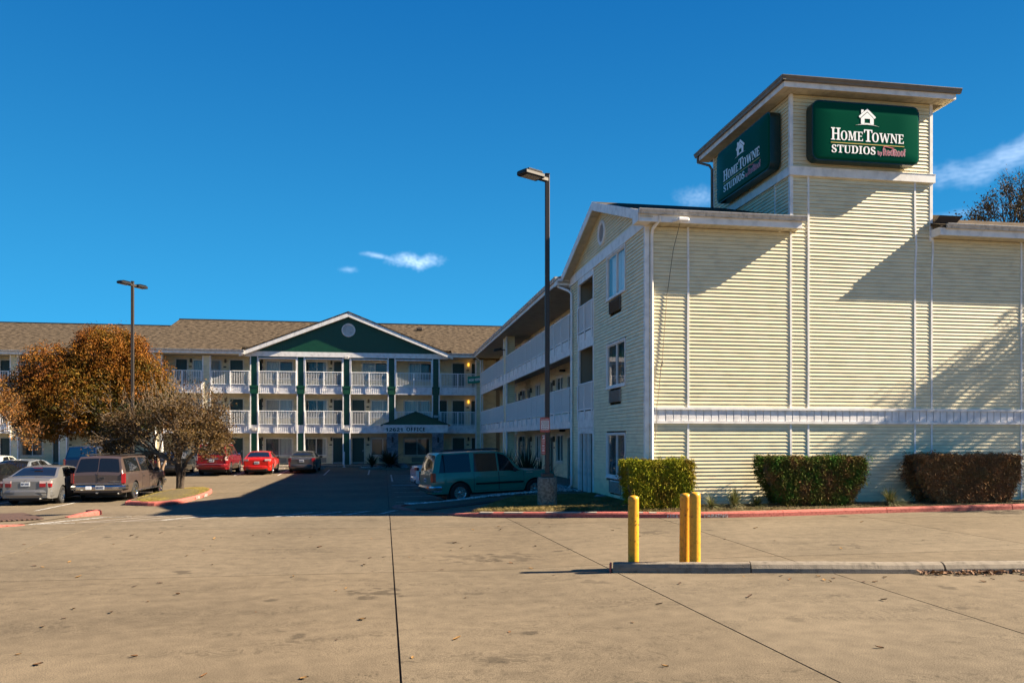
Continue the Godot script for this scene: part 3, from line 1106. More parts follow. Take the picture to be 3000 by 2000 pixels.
func end_block(b: Node3D) -> void:
	var mats := ["siding", "siding_b", "siding", "siding_c"]
	var f := frame(Vector3(0, 0, Z0), Vector3(0, 0, 1))
	# cores behind the boards keep the walls thick and closed
	var g := G.new()
	g.span(Vector3(7.72, -0.2, -22.90), Vector3(27, 8.42, -22.615))
	g.span(Vector3(26.7, -0.2, -32.3), Vector3(27, 8.42, -22.9))
	put(g, "wall", M.core, b)
	siding_boards(b, f, 7.8, 27.0, 0.02, 2.46, [], mats)
	siding_boards(b, f, 7.8, 27.0, 2.93, 8.3, [], mats)
	# the white band between ground and first floor, panel by panel
	g = G.new(f)
	g.span(Vector3(7.8, 2.455, -0.02), Vector3(27, 2.53, 0.075))
	g.span(Vector3(7.8, 2.865, -0.02), Vector3(27, 2.935, 0.085))
	g.span(Vector3(7.8, 2.53, -0.02), Vector3(27, 2.865, 0.018))
	put(g, "band", M.trim, b)
	for i in 80:
		var x := 7.93 + i * 0.238
		put_mesh(box_mesh(Vector3(0.214, 0.335, 0.03), 0.008), "band_panel", M.trim_ribbed, b, f * Transform3D(Basis(), Vector3(x, 2.698, 0.03 + rng.randf_range(-0.003, 0.003))))
	# vertical joint strips
	for x in [9.0, 12.29, 12.87, 16.47, 17.05, 20.24, 23.6]:
		for r in [[0.0, 2.455], [2.935, 10.02 if x > 12 and x < 17 else 8.3]]:
			g = G.new(f)
			var n := 14
			for i in n:
				var ya := lerpf(r[0], r[1], float(i) / n)
				var yb := lerpf(r[0], r[1], float(i + 1) / n)
				var wob := func(y: float) -> float: return 0.05 * exp(-pow((y - 8.0) / 0.5, 2)) if x > 16 and x < 18 else 0.004 * sin(y * 1.7 + x)
				var xa: float = x + wob.call(ya)
				var xb: float = x + wob.call(yb)
				g.hexa([Vector3(xa - 0.03, ya, 0), Vector3(xa + 0.03, ya, 0), Vector3(xb + 0.03, yb, 0), Vector3(xb - 0.03, yb, 0), Vector3(xa - 0.03, ya, 0.034), Vector3(xa + 0.03, ya, 0.034), Vector3(xb + 0.03, yb, 0.034), Vector3(xb - 0.03, yb, 0.034)])
			put(g, "joint_strip", M.trim, b)
	# the corner and its downspout
	corner_post(b, Vector3(7.655, -0.05, -22.70), Vector3(7.80, 8.42, -22.57), M.trim)
	downspout(b, [Vector3(7.95, 8.48, -22.14), Vector3(7.95, 8.36, -22.14), Vector3(7.86, 8.18, -22.46), Vector3(7.855, 8.02, -22.53), Vector3(7.855, 4.0, -22.53), Vector3(7.855, 0.2, -22.53), Vector3(7.85, 0.08, -22.45)], M.trim, 0.085)
	# the gable end along the drive
	var fs := frame(Vector3(X0, 0, 0), Vector3(-1, 0, 0))
	g = G.new()
	var holes := []
	for k in 3:
		var y := FLOOR * k
		holes.append([-26.75, -24.5, y + 0.66, y + 2.24])
		holes.append([-26.3, -25.0, y + 0.16 + (0.0 if k else 0.03), y + 0.6])
	var ys := [-0.2]
	for k in 3:
		ys.append_array([FLOOR * k + 0.68, FLOOR * k + 2.22])
	ys.append(8.42)
	for i in ys.size() - 1:
		for r in runs(-28.5, -22.92, ys[i], ys[i + 1], holes.filter(func(e): return e[3] - e[2] > 1.0)):
			g.xf = fs
			g.span(Vector3(r[0], ys[i], -0.26), Vector3(r[1], ys[i + 1], -0.015))
	put(g, "wall", M.core, b)
	siding_boards(b, fs, -28.42, -22.71, 0.02, 8.26, holes, mats)
	for k in 3:
		var y := FLOOR * k
		window(b, fs, -26.66, -24.59, y + 0.75, y + 2.15, 7 if k == 2 else 8 + k, 0.055, M.trim)
		g = G.new(fs)
		g.span(Vector3(-26.3, y + 0.19, -0.02), Vector3(-25.0, y + 0.6, 0.03))
		var ac := put(g, "air_conditioner", M.ac_dark if k else M.trim, b)
		g = G.new(fs)
		for i in 9:
			g.box(Vector3(-25.65, y + 0.225 + i * 0.041, 0.042), Vector3(1.24, 0.02, 0.03), Basis(Vector3.RIGHT, 0.5))
		for x in [-26.28, -25.02]:
			g.span(Vector3(x - 0.025, y + 0.18, 0.02), Vector3(x + 0.025, y + 0.61, 0.06))
		put(g, "grille", M.ac_grille if k != 2 else M.ac_dark, ac)
	# frieze, gable boards and round louvre
	g = G.new(fs)
	g.span(Vector3(-32.3, 8.27, -0.2), Vector3(-22.58, 8.62, 0.05))
	put(g, "frieze", M.trim, b)
	var y := 8.62
	while y < 10.05:
		g = G.new(fs)
		var w0 := (10.24 - y) / 0.335
		var w1 := maxf(0.02, (10.24 - y - COURSE) / 0.335)
		board(g, -27.3 - w0, -27.3 + w0, -27.3 - w1, -27.3 + w1, y)
		put(g, "siding_board", M.siding, b)
		y += COURSE
	g = G.new(fs * Transform3D(Basis(Vector3.RIGHT, PI / 2), Vector3(-27.3, 9.28, 0.0)))
	g.lathe([[0.33, 0.0], [0.33, 0.06], [0.42, 0.07], [0.45, 0.04], [0.45, 0.0]], 28)
	var v := put(g, "round_louvre", M.trim, b)
	g = G.new(fs)
	for i in 9:
		var yy := -0.29 + i * 0.072
		var hw := sqrt(maxf(0.005, 0.33 * 0.33 - yy * yy))
		g.box(Vector3(-27.3, 9.28 + yy, 0.035), Vector3(hw * 2, 0.05, 0.012), Basis(Vector3.RIGHT, -0.6))
	put(g, "slat", M.trim, v)
	g = G.new(fs * Transform3D(Basis(Vector3.RIGHT, PI / 2), Vector3(-27.3, 9.28, 0.0)))
	g.lathe([[0.0, 0.024], [0.34, 0.024]], 28)
	put(g, "backing", M.ac_dark, v)
	# the stair opening and the pilaster beside it
	siding_sheet(b, fs, -32.0, -30.72, 0.02, 8.26, [], M.siding)
	g = G.new()
	g.span(Vector3(7.705, -0.2, -32.0), Vector3(9.2, 8.42, -30.74))
	put(g, "wall", M.core, b)
	siding_sheet(b, frame(Vector3(0, 0, -32.0), Vector3(0, 0, -1)), -9.2, -7.72, 0.02, 8.4, [], M.siding)
	for z in [-32.0, -30.72, -28.44]:
		corner_post(b, Vector3(7.655, -0.1, z - 0.05), Vector3(7.75, 8.26, z + 0.05), M.trim)
	downspout(b, [Vector3(7.2, 8.42, -32.35), Vector3(7.22, 8.3, -32.3), Vector3(7.5, 8.05, -31.75), Vector3(7.61, 7.9, -31.6), Vector3(7.61, 4.0, -31.6), Vector3(7.61, 0.15, -31.6), Vector3(7.5, 0.0, -31.6)], M.trim, 0.09)
	g = G.new()   # inside of the stair well: far wall, flank and floors
	g.span(Vector3(9.9, -0.2, -30.74), Vector3(10.1, 8.42, -28.4))
	g.span(Vector3(7.96, -0.2, -28.5), Vector3(10.1, 8.42, -28.32))
	put(g, "stair_wall", M.siding, b)
	for k in 3:
		g = G.new()
		var yt := FLOOR * (k + 1) - 0.02 if k < 2 else 8.42
		g.span(Vector3(7.72, yt - 0.22, -30.74), Vector3(9.9, yt, -28.44))
		put(g, "floor_slab", M.ceiling, b)
		if k < 2:
			g = G.new(fs)
			g.span(Vector3(-30.68, FLOOR * (k + 1) - 0.6, -0.06), Vector3(-28.48, FLOOR * (k + 1) + 0.02, 0.03))
			put(g, "fascia", M.trim, b)
			railing(b, fs, -30.66, -28.5, FLOOR * (k + 1), 2, 0.3)
		else:
			g = G.new(fs)
			g.span(Vector3(-30.68, 8.05, -0.06), Vector3(-28.48, 8.27, 0.03))
			put(g, "lintel", M.trim, b)
		var fb := frame(Vector3(9.9, 0, 0), Vector3(-1, 0, 0))
		door(b, fb, -30.1, -29.15, FLOOR * k)
	g = G.new(fs)
	for r in [[-30.68, -30.55], [-29.95, -29.82], [-29.3, -29.2], [-28.6, -28.48]]:
		g.span(Vector3(r[0], -0.1, -0.1), Vector3(r[1], 2.3, 0.02))
	g.span(Vector3(-30.55, 2.2, -0.1), Vector3(-28.6, 2.42, 0.02))
	put(g, "entrance_frame", M.trim, b)
	# a stone by the corner, the floodlight under the eave and its slack cable
	g = G.new(f)
	g.cbox(Vector3(8.62, 8.36, 0.62), Vector3(0.34, 0.12, 0.1), 0.03)
	g.box(Vector3(8.45, 8.33, 0.5), Vector3(0.16, 0.05, 0.2), Basis(Vector3.UP, 0.5))
	put(g, "floodlight", M.trim, b)
	g = G.new(f)
	g.tube([Vector3(8.58, 8.3, 0.45), Vector3(8.52, 7.6, 0.06), Vector3(8.33, 6.2, 0.04), Vector3(8.19, 4.35, 0.045), Vector3(8.15, 4.15, 0.05), Vector3(8.07, 3.3, 0.05), Vector3(8.0, 2.95, 0.1), Vector3(7.98, 2.4, 0.1), Vector3(7.96, 1.95, 0.05)], [0.008, 0.008, 0.008, 0.008, 0.014, 0.008, 0.008, 0.008, 0.012], 5)
	g.tube([Vector3(8.18, 4.3, 0.05), Vector3(8.22, 4.24, 0.07), Vector3(8.17, 4.16, 0.05)], [0.012, 0.012, 0.012], 5)
	put(g, "slack_cable", M.cable, b)


func tower(b: Node3D) -> void:
	var f := frame(Vector3(0, 0, Z0), Vector3(0, 0, 1))
	var g := G.new()
	g.span(Vector3(12.31, 8.42, -28.26), Vector3(17.03, 12.55, -22.615))
	put(g, "wall", M.core, b)
	var mats := ["siding", "siding_b", "siding", "siding_c"]
	siding_boards(b, f, 12.32, 17.02, 8.3, 10.02, [], mats)
	siding_boards(b, f, 12.32, 17.02, 10.27, 12.5, [], mats)
	var fl := frame(Vector3(12.29, 0, 0), Vector3(-1, 0, 0))
	siding_boards(b, fl, -28.28, -22.66, 8.62, 10.02, [], mats)
	siding_boards(b, fl, -28.28, -22.66, 10.27, 12.5, [], mats)
	siding_sheet(b, frame(Vector3(17.05, 0, 0), Vector3(1, 0, 0)), 22.66, 28.28, 8.3, 12.5, [], M.siding)
	for e in [[12.26, -22.57], [16.98, -22.57], [12.26, -28.2]]:
		corner_post(b, Vector3(e[0], 8.2 if e[0] > 13 else 8.5, e[1] - 0.11), Vector3(e[0] + 0.11, 12.52, e[1]), M.trim)
	g = G.new()
	g.span(Vector3(12.21, 10.02, -22.62), Vector3(17.13, 10.27, -22.50))
	g.span(Vector3(12.21, 10.02, -28.3), Vector3(12.33, 10.27, -22.62))
	g.span(Vector3(12.2, 10.27, -22.66), Vector3(17.14, 10.285, -22.49))
	put(g, "belt", M.trim, b)
	g = G.new(fl)
	g.span(Vector3(-23.55, 8.6, 0), Vector3(-23.49, 10.02, 0.034))
	put(g, "joint_strip", M.trim, b)
	# eaves: soffit boards, fascia, gutters, low hip
	var lo := Vector3(11.84, 12.5, -28.75)
	var hi := Vector3(17.5, 12.5, -22.12)
	var n := 24
	for i in n:
		var xa := lerpf(lo.x, hi.x, float(i) / n)
		put_mesh(box_mesh(Vector3((hi.x - lo.x) / n - 0.012, 0.02, 0.48)), "soffit_board", M.soffit, b, Transform3D(Basis(), Vector3(xa + 0.117, 12.53, hi.z - 0.24)))
		var za := lerpf(lo.z, hi.z - 0.49, float(i) / n)
		put_mesh(box_mesh(Vector3(0.45, 0.02, 0.25)), "soffit_board", M.soffit, b, Transform3D(Basis(), Vector3(lo.x + 0.225, 12.53, za + 0.128)))
	g = G.new()
	g.span(Vector3(lo.x, 12.545, lo.z), Vector3(hi.x, 12.56, hi.z))
	put(g, "soffit_back", M.ac_dark, b)
	g = G.new()
	g.span(Vector3(lo.x - 0.025, 12.49, hi.z), Vector3(hi.x + 0.025, 12.72, hi.z + 0.025))
	g.span(Vector3(lo.x - 0.025, 12.49, lo.z), Vector3(lo.x, 12.72, hi.z))
	g.span(Vector3(hi.x, 12.49, lo.z), Vector3(hi.x + 0.025, 12.72, hi.z))
	put(g, "fascia", M.trim, b)
	gutter(b, Vector3(lo.x - 0.14, 12.79, hi.z + 0.025), Vector3(hi.x + 0.14, 12.79, hi.z + 0.025), Vector3(0, 0, 1), M.gutter_brown, 0.14)
	gutter(b, Vector3(lo.x - 0.025, 12.79, lo.z), Vector3(lo.x - 0.025, 12.79, hi.z + 0.14), Vector3(-1, 0, 0), M.gutter_brown, 0.14)
	g = G.new()
	var top := Vector3(14.67, 13.3, -25.4)
	var cs := [Vector3(lo.x - 0.05, 12.78, hi.z + 0.05), Vector3(hi.x + 0.05, 12.78, hi.z + 0.05), Vector3(hi.x + 0.05, 12.78, lo.z), Vector3(lo.x - 0.05, 12.78, lo.z)]
	for i in 4:
		g.t(cs[i], cs[(i + 1) % 4], top)
	g.q(cs[3], cs[2], cs[1], cs[0])
	put(g, "tower_roof", M.shingle, b)
	downspout(b, [Vector3(11.78, 12.66, -28.6), Vector3(11.78, 12.45, -28.6), Vector3(12.12, 12.25, -28.3), Vector3(12.22, 12.1, -28.3), Vector3(12.22, 10.0, -28.3), Vector3(12.22, 8.9, -28.3)], M.gutter_brown, 0.08)


func wing(b: Node3D) -> void:
	var f := frame(Vector3(X0, 0, 0), Vector3(-1, 0, 0))
	var fw := frame(Vector3(9.19, 0, 0), Vector3(-1, 0, 0))
	var z0 := -62.4
	var holes := []
	var wins := [[-56.0, -54.4], [-52.3, -51.0], [-47.4, -46.0], [-41.55, -40.05], [-36.8, -35.3]]
	var doors := [[-53.6, -52.7], [-50.0, -49.1], [-43.3, -42.4], [-38.9, -38.0], [-34.3, -33.4], [-58.6, -57.7]]
	for k in 3:
		for w in wins:
			holes.append([w[0] - 0.03, w[1] + 0.03, FLOOR * k + 0.79, FLOOR * k + 2.22])
		for d in doors:
			holes.append([d[0] - 0.03, d[1] + 0.03, FLOOR * k, FLOOR * k + 2.1])
	siding_sheet(b, fw, z0, -32.0, 0.02, 8.45, holes, M.siding)
	var g := G.new()
	g.span(Vector3(10.6, -0.2, z0), Vector3(10.8, 8.5, -32.0))
	put(g, "wall", M.core, b)
	for k in 3:
		var i := 0
		for w in wins:
			window(b, fw, w[0], w[1], FLOOR * k + 0.82, FLOOR * k + 2.19, i + k * 2, 0.09)
			i += 1
		for d in doors:
			door(b, fw, d[0], d[1], FLOOR * k, 0.09)
			room_fittings(b, fw, d[1] + 0.32, FLOOR * k)
	for k in 2:
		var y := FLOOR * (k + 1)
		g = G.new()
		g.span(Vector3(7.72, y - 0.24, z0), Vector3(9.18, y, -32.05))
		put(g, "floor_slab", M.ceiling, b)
		for r in [[z0, -50.5], [-49.25, -32.05]]:
			g = G.new(f)
			g.span(Vector3(r[0], y - 0.6, -0.06), Vector3(r[1], y + 0.02, 0.03))
			put(g, "fascia", M.trim, b)
			railing(b, f, r[0] + 0.1, r[1] - 0.08, y, 8 if r[0] < -60 else 12, 0.34)
		g = G.new(f)
		g.span(Vector3(-50.5, y - 0.6, -0.06), Vector3(-49.25, y + 0.02, 0.03))
		put(g, "fascia", M.trim, b)
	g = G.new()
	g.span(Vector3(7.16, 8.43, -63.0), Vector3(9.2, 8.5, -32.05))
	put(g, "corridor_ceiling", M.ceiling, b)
	# the pilaster half-way and the one at the inner corner
	siding_sheet(b, f, -50.4, -49.3, 0.02, 8.42, [], M.siding)
	g = G.new()
	g.span(Vector3(7.71, -0.1, -50.4), Vector3(8.2, 8.43, -49.3))
	put(g, "pilaster", M.core, b)
	siding_sheet(b, frame(Vector3(0, 0, -49.3), Vector3(0, 0, 1)), 7.72, 8.2, 0.02, 8.42, [], M.siding)
	for z in [-50.42, -49.26]:
		corner_post(b, Vector3(7.64, -0.1, z - 0.06), Vector3(7.74, 8.42, z + 0.06), M.trim)
	g = G.new(f)
	g.cbox(Vector3(-49.8, 7.62, 0.5), Vector3(0.3, 0.16, 0.5), 0.03, Basis(Vector3.RIGHT, 0.2))
	g.span(Vector3(-49.83, 7.58, 0.02), Vector3(-49.77, 7.64, 0.3))
	put(g, "floodlight", M.fixture, b)
	for k in 2:
		g = G.new(fw)
		g.cbox(Vector3(-39.4, FLOOR * k + 2.42, 0.2), Vector3(0.22, 0.12, 0.3), 0.03)
		put(g, "floodlight", M.fixture, b)
	downspout(b, [Vector3(7.12, 8.5, -61.9), Vector3(7.2, 8.35, -61.9), Vector3(7.6, 8.1, -62.0), Vector3(7.6, 4.0, -62.0), Vector3(7.6, 0.1, -62.0)], M.trim, 0.08)
	# eave: fascia and gutter
	g = G.new()
	g.span(Vector3(7.13, 8.4, -62.5), Vector3(7.17, 8.6, -32.3))
	put(g, "eave_fascia", M.trim, b)
	gutter(b, Vector3(7.13, 8.68, -62.5), Vector3(7.13, 8.68, -32.1), Vector3(-1, 0, 0), M.gutter, 0.13)


func pilaster(b: Node3D, f: Transform3D, x: float, y1: float, green: bool) -> void:
	var g := G.new(f)
	if green:
		for r in [[0.0, 2.44], [3.06, y1]]:
			g.span(Vector3(x - 0.22, r[0], -0.35), Vector3(x + 0.22, r[1], 0.0))
			for i in 5:
				g.span(Vector3(x - 0.2 + i * 0.1 - 0.01, r[0], 0.0), Vector3(x - 0.2 + i * 0.1 + 0.01, r[1], 0.014))
		g.span(Vector3(x - 0.3, 5.92, -0.3), Vector3(x + 0.3, 6.08, 0.1))
		g.span(Vector3(x - 0.27, 5.45, -0.3), Vector3(x + 0.27, 5.92, 0.07))
		put(g, "pilaster", M.green_panel, b)
	else:
		g.span(Vector3(x - 0.22, 0, -0.35), Vector3(x + 0.22, y1, -0.02))
		put(g, "pilaster", M.core, b)
		siding_sheet(b, f * Transform3D(Basis(), Vector3(0, 0, -0.01)), x - 0.22, x + 0.22, 0.02, y1, [], M.siding)
	for s in [-1, 1]:
		g = G.new(f)
		g.span(Vector3(x + s * 0.22, 0, -0.35), Vector3(x + s * 0.30, 5.45 if green else y1, 0.03))
		if green:
			g.span(Vector3(x + s * 0.22, 6.08, -0.35), Vector3(x + s * 0.30, y1, 0.03))
		put(g, "corner_trim", M.trim, b)


func office_block(b: Node3D) -> void:
	var f := frame(Vector3(0, 0, ZF), Vector3(0, 0, 1))
	var fw := frame(Vector3(0, 0, ZW), Vector3(0, 0, 1))
	var wins := [[[-9.06, -7.02], [-6.0, -4.4], [-0.87, 0.9], [1.73, 3.76], [-14.45, -12.4]], [[-9.02, -6.98], [-5.97, -4.32], [-0.87, 0.9], [1.75, 3.76], [-14.45, -12.4]], [[-9.0, -6.98], [-5.95, -4.35], [-1.58, 0.38], [2.13, 3.95], [-14.45, -12.4]]]
	var doors := [[[-3.87, -2.95], [-2.37, -1.45], [-11.7, -10.75], [-10.2, -9.3], [-15.7, -14.9], [5.64, 6.59], [7.2, 8.1]], [[-3.82, -2.9], [-2.37, -1.42], [-11.7, -10.75], [-10.2, -9.3], [-15.7, -14.9], [5.64, 6.59], [4.25, 5.17], [7.16, 8.06]], [[-3.8, -2.86], [-11.7, -10.75], [-10.2, -9.3], [-15.7, -14.9], [5.64, 6.59], [7.2, 8.1]]]
	var holes := []
	for k in 3:
		for w in wins[k]:
			holes.append([w[0] - 0.03, w[1] + 0.03, FLOOR * k + 0.64, FLOOR * k + 2.07])
		for d in doors[k]:
			holes.append([d[0] - 0.03, d[1] + 0.03, FLOOR * k, FLOOR * k + 2.1])
	siding_sheet(b, fw, -17.3, 9.2, 0.02, 8.45, holes, M.siding)
	var g := G.new()
	g.span(Vector3(-17.4, -0.2, -66.6), Vector3(10, 8.5, -66.4))
	put(g, "wall", M.core, b)
	for k in 3:
		var i := 0
		for w in wins[k]:
			window(b, fw, w[0], w[1], FLOOR * k + 0.68, FLOOR * k + 2.03, [[5, 1, 4, 4, 6], [2, 1, 2, 2, 1], [0, 1, 0, 0, 2]][k][i], 0.1)
			i += 1
		for d in doors[k]:
			door(b, fw, d[0], d[1], FLOOR * k)
		for x in [-9.35, -4.05, -12.1, -14.65]:
			room_fittings(b, fw, x, FLOOR * k)
		room_fittings(b, fw, 6.88, FLOOR * k, k > 0)
		if k < 2:
			room_fittings(b, fw, -1.15, FLOOR * k)
	for w in wins[0]:
		g = G.new(fw)
		g.span(Vector3(w[0] + 0.6, 0.12, -0.02), Vector3(w[0] + 1.6, 0.5, 0.04))
		for i in 8:
			g.span(Vector3(w[0] + 0.62, 0.15 + i * 0.045, 0.04), Vector3(w[0] + 1.58, 0.172 + i * 0.045, 0.055))
		put(g, "air_conditioner", M.ac_grille, b)
	for i in range(-2, 6):
		pilaster(b, f, -9.67 + 3.46 * i, 8.3, i >= 0 and i < 5)
	for k in 2:
		var y := FLOOR * (k + 1)
		g = G.new()
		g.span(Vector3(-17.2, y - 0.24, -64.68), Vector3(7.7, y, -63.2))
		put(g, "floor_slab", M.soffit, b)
		for i in range(-2, 5):
			var a := -9.67 + 3.46 * i + 0.3
			ribbed_band(b, f, a - (0.6 if k == 0 else 0.0) + (0.002 if k == 0 else 0.0), a + 2.86, y - 0.6, y + 0.02, -0.02, 0.145)
			railing(b, f, a + 0.03, a + 2.83, y, 2, 0.42)
	for i in range(0, 4):   # white frames round the top bays of the gable front
		var a := -9.67 + 3.46 * i + 0.3
		g = G.new(f)
		g.span(Vector3(a, 8.12, -0.1), Vector3(a + 2.86, 8.2, 0.04))
		for s in [a, a + 2.79]:
			g.span(Vector3(s, 6.1, -0.1), Vector3(s + 0.07, 8.12, 0.04))
		put(g, "bay_frame", M.trim, b)
		g = G.new(f)
		g.span(Vector3(a - 0.3, 8.2, -0.1), Vector3(a + 3.16, 8.32, 0.0))
		put(g, "lintel", M.green_dark, b)
	# eaves to either side of the gable
	for r in [[-17.6, -10.3], [5.2, 7.2]]:
		g = G.new()
		g.span(Vector3(r[0], 8.4, -62.5), Vector3(r[1], 8.6, -62.46))
		put(g, "eave_fascia", M.trim, b)
		g = G.new()
		g.span(Vector3(r[0], 8.4, -64.7), Vector3(r[1], 8.43, -62.5))
		put(g, "soffit", M.soffit, b)
		gutter(b, Vector3(r[0], 8.7, -62.46), Vector3(r[1], 8.7, -62.46), Vector3(0, 0, 1), M.gutter, 0.14)
	g = G.new()
	g.span(Vector3(-10.3, 8.3, -64.7), Vector3(5.2, 8.33, -63.1))
	put(g, "soffit", M.soffit, b)
	downspout(b, [Vector3(-16.95, 8.55, -62.4), Vector3(-16.95, 8.4, -62.5), Vector3(-16.75, 8.2, -62.98), Vector3(-16.75, 4.0, -63.0), Vector3(-16.75, 0.0, -63.0)], M.trim, 0.09)
	# the green gable: ribbed boards, frieze, rake boards and a round louvre
	var apex := Vector2(-2.6, 11.62)
	for i in 96:
		var x := -10.4 + i * 0.1625
		var h0 := apex.y - absf(x + 0.005 - apex.x) * 0.392
		var h1 := apex.y - absf(x + 0.145 - apex.x) * 0.392
		if minf(h0, h1) < 8.72:
			continue
		g = G.new(f)
		g.hexa([Vector3(x + 0.005, 8.68, -0.03), Vector3(x + 0.158, 8.68, -0.03), Vector3(x + 0.158, h1, -0.03), Vector3(x + 0.005, h0, -0.03), Vector3(x + 0.005, 8.68, 0.085), Vector3(x + 0.158, 8.68, 0.085), Vector3(x + 0.158, h1, 0.085), Vector3(x + 0.005, h0, 0.085)])
		put(g, "gable_board", M.green_panel, b)
	g = G.new(f)
	g.prism(PackedVector2Array([Vector2(-10.6, 8.65), Vector2(5.4, 8.65), Vector2(-2.6, 11.7)]), -0.3, 0.07)
	put(g, "gable_wall", M.green_dark, b)
	g = G.new(f)
	g.span(Vector3(-10.35, 8.3, -0.2), Vector3(5.15, 8.68, 0.1))
	put(g, "frieze", M.trim, b)
	for s in [-1, 1]:
		for i in 4:
			var t0 := i / 4.0 + 0.0008
			var t1 := (i + 1) / 4.0 - 0.0008
			var e := Vector2(-2.6 + s * 8.1, 8.6)
			var top := Vector2(-2.6, 11.78)
			var p0 := e.lerp(top, t0)
			var p1 := e.lerp(top, t1)
			g = G.new(f)
			if s > 0:
				var sw := p0
				p0 = p1
				p1 = sw
			g.hexa([Vector3(p0.x, p0.y - 0.38, 0.48), Vector3(p1.x, p1.y - 0.38, 0.48), Vector3(p1.x, p1.y, 0.48), Vector3(p0.x, p0.y, 0.48), Vector3(p0.x, p0.y - 0.38, 0.515), Vector3(p1.x, p1.y - 0.38, 0.515), Vector3(p1.x, p1.y, 0.515), Vector3(p0.x, p0.y, 0.515)])
			put(g, "rake_board", M.trim, b)
		g = G.new(f)
		var q := [Vector3(-2.6 + s * 8.0, 8.26, 0.08), Vector3(-2.6 + s * 8.0, 8.26, 0.5), Vector3(-2.6, 11.42, 0.5), Vector3(-2.6, 11.42, 0.08)]
		g.q(q[0], q[1], q[2], q[3])
		put(g, "rake_soffit", M.soffit, b)
	g = G.new(f * Transform3D(Basis(Vector3.RIGHT, PI / 2), Vector3(-2.6, 10.42, 0.08)))
	g.lathe([[0.42, 0.0], [0.42, 0.05], [0.5, 0.06], [0.53, 0.03], [0.53, 0.0]], 28)
	var v := put(g, "round_louvre", M.trim, b)
	g = G.new(f * Transform3D(Basis(Vector3.RIGHT, PI / 2), Vector3(-2.6, 10.42, 0.08)))
	g.lathe([[0.0, 0.015], [0.43, 0.015]], 28)
	put(g, "backing", M.gutter, v)
	g = G.new(f)
	for i in 11:
		var yy := -0.37 + i * 0.074
		var hw := sqrt(maxf(0.005, 0.42 * 0.42 - yy * yy))
		g.box(Vector3(-2.6, 10.42 + yy, 0.115), Vector3(hw * 2, 0.05, 0.012), Basis(Vector3.RIGHT, -0.6))
	put(g, "slat", M.trim, v)
	g = G.new(f)
	for e in [[-2.75, 8.28], [-2.75, 2.75], [-9.67, 2.75], [4.17, 3.75]]:
		g = G.new(f)
		g.cbox(Vector3(e[0], e[1], 0.1), Vector3(0.34, 0.2 if e[1] > 3 else 0.26, 0.16), 0.02)
		put(g, "floodlight", M.gutter, b)


func left_block(b: Node3D) -> void:
	var z := -66.1
	var f := frame(Vector3(0, 0, z), Vector3(0, 0, 1))
	var fw := frame(Vector3(0, 0, z - 1.6), Vector3(0, 0, 1))
	var wins := [[-27.9, -26.4], [-22.9, -21.3], [-33.6, -32.0], [-38.2, -36.6], [-43.6, -42.0]]
	var doors := [[-25.6, -24.7], [-20.6, -19.7], [-29.4, -28.5], [-31.4, -30.5], [-36.0, -35.1], [-41.2, -40.3], [-46.2, -45.3]]
	var holes := []
	for k in 3:
		for w in wins:
			holes.append([w[0] - 0.03, w[1] + 0.03, FLOOR * k + 0.64, FLOOR * k + 2.07])
		for d in doors:
			holes.append([d[0] - 0.03, d[1] + 0.03, FLOOR * k, FLOOR * k + 2.1])
	siding_sheet(b, fw, -48, -17.4, 0.02, 8.45, holes, M.siding)
	var g := G.new()
	g.span(Vector3(-48, -0.2, z - 3.2), Vector3(-17.3, 8.5, z - 3.0))
	put(g, "wall", M.core, b)
	g = G.new()
	g.span(Vector3(-17.3, -0.2, z - 2.4), Vector3(-17.0, 8.45, ZF - 0.35))
	put(g, "wall", M.siding, b)
	for k in 3:
		var i := 0
		for w in wins:
			window(b, fw, w[0], w[1], FLOOR * k + 0.68, FLOOR * k + 2.03, i + 4 - k, 0.1)
			i += 1
		for d in doors:
			door(b, fw, d[0], d[1], FLOOR * k)
			room_fittings(b, fw, d[1] + 0.35, FLOOR * k)
	for i in 8:
		pilaster(b, f, -20.85 - 3.46 * i, 8.4, false)
	for k in 2:
		var y := FLOOR * (k + 1)
		g = G.new()
		g.span(Vector3(-48, y - 0.24, z - 1.58), Vector3(-17.3, y, z - 0.1))
		put(g, "floor_slab", M.soffit, b)
		for i in 8:
			var a := -20.85 - 3.46 * i + 0.3
			ribbed_band(b, f, a, a + 2.86, y - 0.6, y + 0.02, -0.02, 0.145)
			railing(b, f, a + 0.03, a + 2.83, y, 2, 0.42)
	g = G.new()
	g.span(Vector3(-48, 8.4, -65.5), Vector3(-17.7, 8.6, -65.46))
	put(g, "eave_fascia", M.trim, b)
	g = G.new()
	g.span(Vector3(-48, 8.4, z - 1.6), Vector3(-17.3, 8.43, -65.5))
	put(g, "soffit", M.soffit, b)
	g = G.new()
	g.span(Vector3(-48.2, -0.2, -84), Vector3(-48, 8.6, -66.2))
	put(g, "wall", M.siding, b)
	gutter(b, Vector3(-48, 8.7, -65.46), Vector3(-17.7, 8.7, -65.46), Vector3(0, 0, 1), M.gutter, 0.14)


